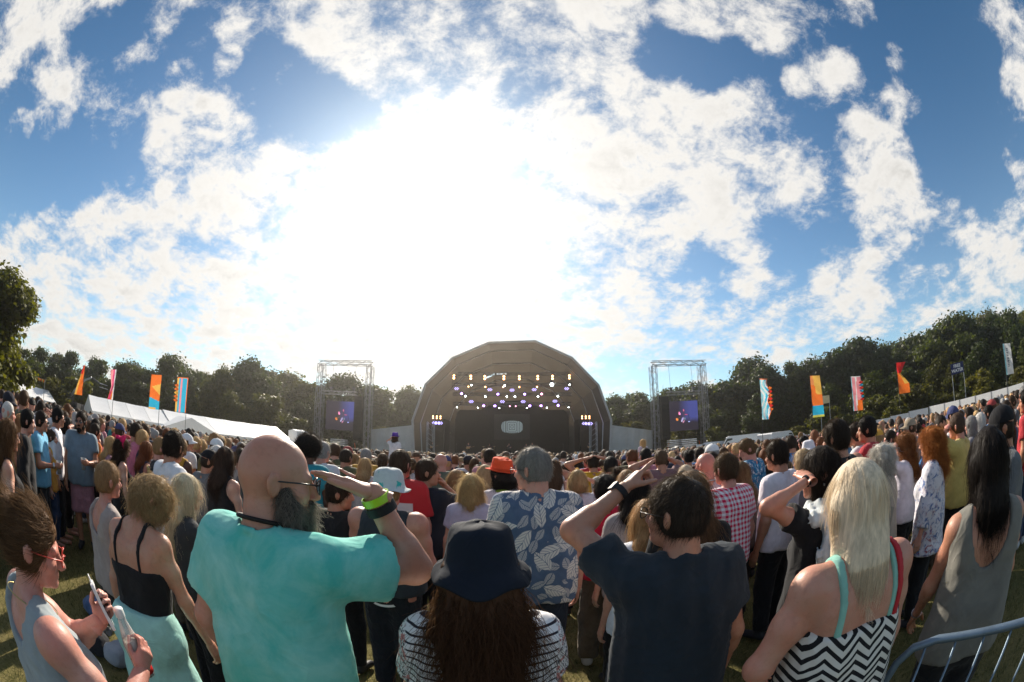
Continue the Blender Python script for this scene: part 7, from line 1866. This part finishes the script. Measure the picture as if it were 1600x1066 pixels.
# ------------------------------------------------------------ things held, worn over the shoulder, or lying on the grass
def hand_at(RA, key, f=.09, n=.03):
    r, A = RA; a = A['arm'][key]; return to_world(r, a['W'] + a['HM'][:, 1] * f - a['HM'][:, 2] * n), a
def pint(RA, key, label, fill, dz=-.02):
    c, a = hand_at(RA, key, .07, .045); t = thing('plastic_cup', label, 'cup', (c[0], c[1], c[2] - .07 + dz), 0, 'drinks held in the crowd')
    Geo().lathe([(0, .0), (.030, 0), (.044, .145), (.0425, .145), (.029, .004), (0, .004)], 20).make('cup', CUP_PL, t, True)
    Geo().lathe([(0, .006), (.0285, .006), (.037, .10), (0, .10)], 20).make('drink', fill, t, True)
pint(BLUEPOLO, 'R', 'clear plastic pint of golden beer held by the man in pale blue', BEER)
pint(GREYPOLO, 'L', 'clear plastic cup of dark drink held by the bearded man in grey blue', COLA)
c, a = hand_at(FAR_LEFT, 'R', .075, .045)
t = thing('juice_bottle', 'clear juice bottle with a white cap held at the bottom left corner', 'bottle', (c[0], c[1], c[2] - .10)); t.rotation_euler = (R(-4), R(-8), R(60))
Geo().lathe([(0, 0), (.030, 0), (.033, .01), (.033, .11), (.028, .135), (.016, .185), (.0145, .20), (.0145, .212)], 22).make('bottle', CUP_PL, t, True)
Geo().lathe([(0, .005), (.0305, .008), (.0305, .105), (.026, .128), (0, .128)], 20).make('juice', plain('pale_juice', (.72, .62, .50), .3, .4, .05), t, True)
Geo().lathe([(.0333, .012), (.0338, .012), (.0338, .040), (.0333, .040)], 20).make('red_band', PLASTIC, t, True, (.6, .02, .02))
Geo().lathe([(.0165, .200), (.0175, .202), (.0175, .226), (.0165, .229), (0, .229)], 20).make('cap', PLASTIC, t, True, (.78, .78, .76))
for k, w in enumerate(('Just', 'Water')):
    o = text_mesh(w, .022, plain('label_print', (.30, .14, .06), .6, .2, .05), t, .0006, .0004); o.location = (0, -.0345, .092 - k * .022); o.rotation_euler = (R(90), 0, 0)
c, a = hand_at(FAR_LEFT, 'L', .075, .03)
t = thing('mobile_phone', 'white mobile phone with a dark screen held near the face at the left edge', 'phone', tuple(c)); t.rotation_euler = (R(74), R(6), R(150))
def rrect(w, h, r, n=5):
    return [(sx * (w / 2 - r) + r * math.cos(a), sy * (h / 2 - r) + r * math.sin(a)) for sx, sy, a0 in ((1, 1, 0), (-1, 1, 90), (-1, -1, 180), (1, -1, 270)) for a in [R(a0 + 90 * i / n) for i in range(n + 1)]]
o2 = rrect(.070, .142, .012); n = len(o2)
part('case', [(x, y, z) for z in (-.005, .005) for x, y in o2], [tuple(range(n))[::-1], tuple(range(n, 2 * n))] + [(i, (i + 1) % n, (i + 1) % n + n, i + n) for i in range(n)], PLASTIC, t, False, (.74, .74, .74))
for sgn in (1, -1): part('screen', [(x, y, sgn * .0056) for x, y in rrect(.058, .108, .003)], [tuple(range(24))[::sgn]], LENS_DARK, t)
Geo().tube([(.012 * math.cos(q), .082 + .011 * math.sin(q), 0) for q in np.linspace(0, 6.28, 14, endpoint=False)], .002, 5, closed=True).make('strap_ring', PLASTIC, t, True, (.8, .8, .8))

# pink bow on the dark curls
r, A = BOW; G = []
for s, tl in ((1, 20), (-1, -30)):
    M = A['HM'] @ rotm('Z', 20) @ rotm('Y', tl)
    v = []; 
    for i in range(9):
        q = i / 8; wd = .018 + .062 * math.sin(math.pi * min(1, q * .62)); 
        for k, zz in enumerate((-1, -.3, .3, 1)): v.append(A['hp']((.04, -.06, .115)) + M @ np.array((s * .13 * q, .018 * math.sin(q * 9 + k * 2) - .02 * (1 - abs(zz)), zz * wd)))
    f = [(i * 4 + k, i * 4 + k + 1, i * 4 + k + 5, i * 4 + k + 4) for i in range(8) for k in range(3)]
    o = part('hair_bow', v, f, CLOTH_T, r, True, (.80, .02, .16)); md = o.modifiers.new('solid', 'SOLIDIFY'); md.thickness = .004
# gold lettering on the black shirt
r, A = GOLD; gm_ = plain('gold_print', (.55, .40, .14), .5, .4, .2)
for k, w in enumerate(('WORK FIRE', 'MONEY', 'GET THE', 'JACK')):
    o = text_mesh(w, (.055, .085, .06, .105)[k], gm_, r, .012, .002); o.location = A['tf']((0, -.158 + .006 * k, 1.385 - (.0, .075, .15, .235)[k])); o.rotation_euler = (R(90 - 4), 0, 0)
# white arc and swoosh on the vest man's trousers, dark tattoo left out
r, A = VEST
a = np.linspace(-1.25, 1.25, 18); V = []
for q in a:
    for w_ in (-.009, .009): V.append((.15 * math.sin(q), -.165 + .07 * (abs(math.sin(q)) ** 2), .905 - .055 * math.cos(q) + w_))
part('white_piping', V, [(2 * i, 2 * i + 2, 2 * i + 3, 2 * i + 1) for i in range(17)], PLASTIC, r, True, (.7, .7, .7))

# handbag of the blonde woman, rucksack of the scarf woman
SK = [o for o in COL.objects if o.get('label', '').startswith('woman in sunglasses and pearl')][0]; A = SCARF[1]
c = to_world(SK, A['tf']((.03, -.27, 1.22)))
t = thing('rucksack', 'black and white rucksack with a phone in its pocket on the scarf woman', 'rucksack', tuple(c), SK.rotation_euler[2])
F = fields(np.array((-.20, -.14, -.26)), np.array((.20, .16, .26)), .014).add(cap((-.09, 0, -.14), (.09, 0, -.14), .095, k=.03, s=(1, .8, 1)), cap((-.08, 0, .10), (.08, 0, .10), .085, k=.05, s=(1, .8, 1)), cap((-.06, -.075, -.10), (.06, -.075, -.10), .06, k=.02)).ripple(.005, 9)
V, Q = F.mesh(); part('bag', V, Q, CLOTH, t, True, (.016, .016, .018))
Geo().box((.0, -.075, .06), (.18, .012, .05)).make('pale_panel', CLOTH, t, False, (.5, .46, .42))
for k in (0, 1): Geo().box((.02, -.085, .11 + .03 * k), (.07, .008, .018)).make('card_slot', PLASTIC, t, False, (.55, .40, .37))
Geo().box((.10, -.065, .15), (.072, .012, .14), M=rotm('Y', 18)).make('phone', PLASTIC, t, False, (.16, .17, .16))
for k, (w, s_) in enumerate((('NORDIMA', .026), ('ON', .05))):
    o = text_mesh(w, s_, plain('bag_print', (.7, .7, .68), .6, .2, .05), t, .002, .001); o.location = (-.05, -.150, -.06 - .055 * k); o.rotation_euler = (R(90), R(18), 0)
for s in (-1, 1): Geo().tube([(s * .09, .02, .16), (s * .10, .14, .22), (s * .11, .24, .12), (s * .12, .16, -.10), (s * .11, .04, -.16)], .012, 6).make('strap', CLOTH, t, True, (.02, .02, .022))
BL = [o for o in COL.objects if o.get('label', '').startswith('woman with long straight platinum')][0]
c = to_world(BL, (.20, .02, .80)); t = thing('shoulder_bag', 'red and white shoulder bag hanging by the blonde woman', 'handbag', tuple(c), BL.rotation_euler[2] + .3)
F = fields(np.array((-.2, -.1, -.2)), np.array((.2, .1, .2)), .014).add(cap((-.08, 0, -.06), (.08, 0, -.06), .075, k=.03, s=(1, .6, 1)), cap((-.07, 0, .05), (.07, 0, .05), .06, k=.03, s=(1, .6, 1))).ripple(.003, 4)
V, Q = F.mesh(); part('bag', V, Q, CLOTH, t, True, (.66, .64, .62)); Geo().ball((0, -.045, -.03), (.06, .012, .05), 14, 8).make('red_spot', CLOTH, t, True, (.5, .02, .03)); Geo().tube([(-.08, 0, .10), (-.05, 0, .20), (0, 0, .24), (.05, 0, .20), (.08, 0, .10)], .008, 5).make('handle', CLOTH, t, True, (.4, .02, .03))

# crowd barrier at the lower right
def barrier(p, q, label):
    p, q = np.array(p, float), np.array(q, float); u = q - p; L = np.linalg.norm(u); t = thing('crowd_barrier', label, 'barrier', (p[0], p[1], 0), math.atan2(u[1], u[0]))
    m = plain('galvanised_rail', (.16, .22, .29), .45, .5, .25, 9, metal=.5)
    Geo().tube([(0, 0, .12), (0, 0, .92), (.02, 0, 1.0), (.07, 0, 1.06), (.16, 0, 1.085), (L - .16, 0, 1.085), (L - .07, 0, 1.06), (L - .02, 0, 1.0), (L, 0, .92), (L, 0, .12)], .017, 10).make('frame_tube', m, t, True)
    Geo().tube([(0, 0, .18), (L, 0, .18)], .016, 8).make('bottom_rail', m, t, True)
    me = Geo().tube([(0, 0, .18), (0, 0, 1.075)], .0055, 6).data('bar', m, True)
    for i in range(int(L / .125)):
        o = obj('bar', me, t); o.location = (.12 + i * .125, 0, 0)
    for x in (.22, L - .22): Geo().box((x, 0, .03), (.05, .55, .03)).tube([(x, 0, .03), (x, 0, .2)], .02, 6).make('foot', m, t)
barrier((1.20, .76), (2.43, -1.07), 'grey steel crowd barrier with a rounded top corner at the lower right')

# cups, bottles and bags dropped on the grass
g = np.random.default_rng(5); cupm = Geo().lathe([(0, .0), (.030, 0), (.044, .12), (.0425, .12), (.029, .004), (0, .004)], 16).data('cup', CUP_PL, True)
for i, (az, r, lab) in enumerate(((-52.5, 2.75, 'clear plastic cup lying by the mint skirt'), (-50.5, 2.95, 'clear plastic cup tipped beside another near the mint skirt'), (-49, 2.7, 'empty clear cup standing on the grass near the mint skirt'), (-61, 3.6, 'clear cup lying on the grass left of the mint skirt'), (-57, 4.0, 'plastic cup lying in the sun patch at the left'), (38, 2.9, 'crushed clear cup on the grass behind the blonde woman'), (36.5, 3.1, 'clear cup standing in the shade behind the blonde woman'))):
    x, y = pol(az, r); o = obj('plastic_cup', cupm); o.location = (x, y, .035 + float(gz(x, y))) if i % 3 != 2 else (x, y, float(gz(x, y))); o.rotation_euler = (R(84) if i % 3 != 2 else 0, 0, g.uniform(0, 6)); o['label'] = lab; o['category'] = 'cup'; o['group'] = 'cups dropped on the grass'
for i, (az, r, c, lab) in enumerate(((-63, 3.3, (.02, .02, .024), 'black bag lying on the grass at the left'), (-58.5, 3.1, (.30, .32, .36), 'grey bundled jacket on the grass at the left'), (-55, 4.3, (.5, .05, .2), 'pink bag on the sunlit grass'), (-60, 3.9, (.10, .16, .30), 'blue bag on the grass behind the grey jacket'))):
    x, y = pol(az, r); F = fields(np.array((-.28, -.22, -.05)), np.array((.28, .22, .26)), .02).add(ell((0, 0, .07), (.20, .13, .10), .03), ell((.08, .02, .11), (.10, .09, .08), .03)).ripple(.012, i, 1.2); V, Q = F.mesh()
    o = part('bag', V, Q, CLOTH, None, True, c); o.location = (x, y, float(gz(x, y))); o.rotation_euler = (0, 0, i * 1.3); o['label'] = lab; o['category'] = 'bag'; o['group'] = 'bags on the grass'

# grass blades where turf shows between the people
nb = 42000; rr = np.sqrt(g.uniform(.5, 42, nb)); aa = R(1) * g.uniform(-82, 82, nb); px, py = rr * np.sin(aa), rr * np.cos(aa); pz = gz(px, py) - .012 + .008 * np.sin(px * 2.1) * np.cos(py * 1.7)
P = np.zeros((nb, 3, 3), np.float32); L = .022 + .035 * g.random(nb); dr = g.normal(size=(nb, 2)) * .02
for k in range(3): P[:, k, 0] = px + dr[:, 0] * (k / 2) ** 1.5; P[:, k, 1] = py + dr[:, 1] * (k / 2) ** 1.5; P[:, k, 2] = pz - .003 + L * k / 2
cu = bpy.data.hair_curves.new('grass'); cu.add_curves([3] * nb); cu.attributes['position'].data.foreach_set('vector', P.ravel())
ra = cu.attributes.get('radius') or cu.attributes.new('radius', 'FLOAT', 'POINT'); ra.data.foreach_set('value', np.tile((.0022, .0016, .0005), nb).astype(np.float32))
m, N = new_mat('grass_blade'); r_ = N.new('ShaderNodeHairInfo').outputs['Random']; c_ = N.ramp(r_, [(0, (.04, .055, .012)), (.45, (.09, .10, .022)), (.75, (.22, .19, .07)), (1, (.34, .28, .13))])
d_ = bsdf(N, c_, .6, .2); t_ = N.new('ShaderNodeBsdfTranslucent'); N.put(t_.inputs[0], c_); mx = N.new('ShaderNodeMixShader'); mx.inputs[0].default_value = .35; N.l.new(d_, mx.inputs[1]); N.l.new(t_.outputs[0], mx.inputs[2]); finish(N, mx.outputs[0]); cu.materials.append(m)
o = obj('grass', cu); o['kind'] = 'stuff'


# ------------------------------------------------------------ thin scattering volume added to give the veiling glare towards the sun
HAZE_D = 0.0009
if HAZE_D:
    hb = Geo().box((0, 40, 8.6), (300, 210, 21.2)).make('haze', None)
    hb['kind'] = 'stuff'
    m = bpy.data.materials.new('haze'); m.use_nodes = True; m.node_tree.nodes.clear(); N = NT(m.node_tree)
    pv = N.new('ShaderNodeVolumePrincipled'); pv.inputs['Color'].default_value = (1, .96, .90, 1); pv.inputs['Density'].default_value = HAZE_D; pv.inputs['Anisotropy'].default_value = .86
    o = N.new('ShaderNodeOutputMaterial'); N.l.new(pv.outputs[0], o.inputs['Volume'])
    hb.data.materials.clear(); hb.data.materials.append(m)
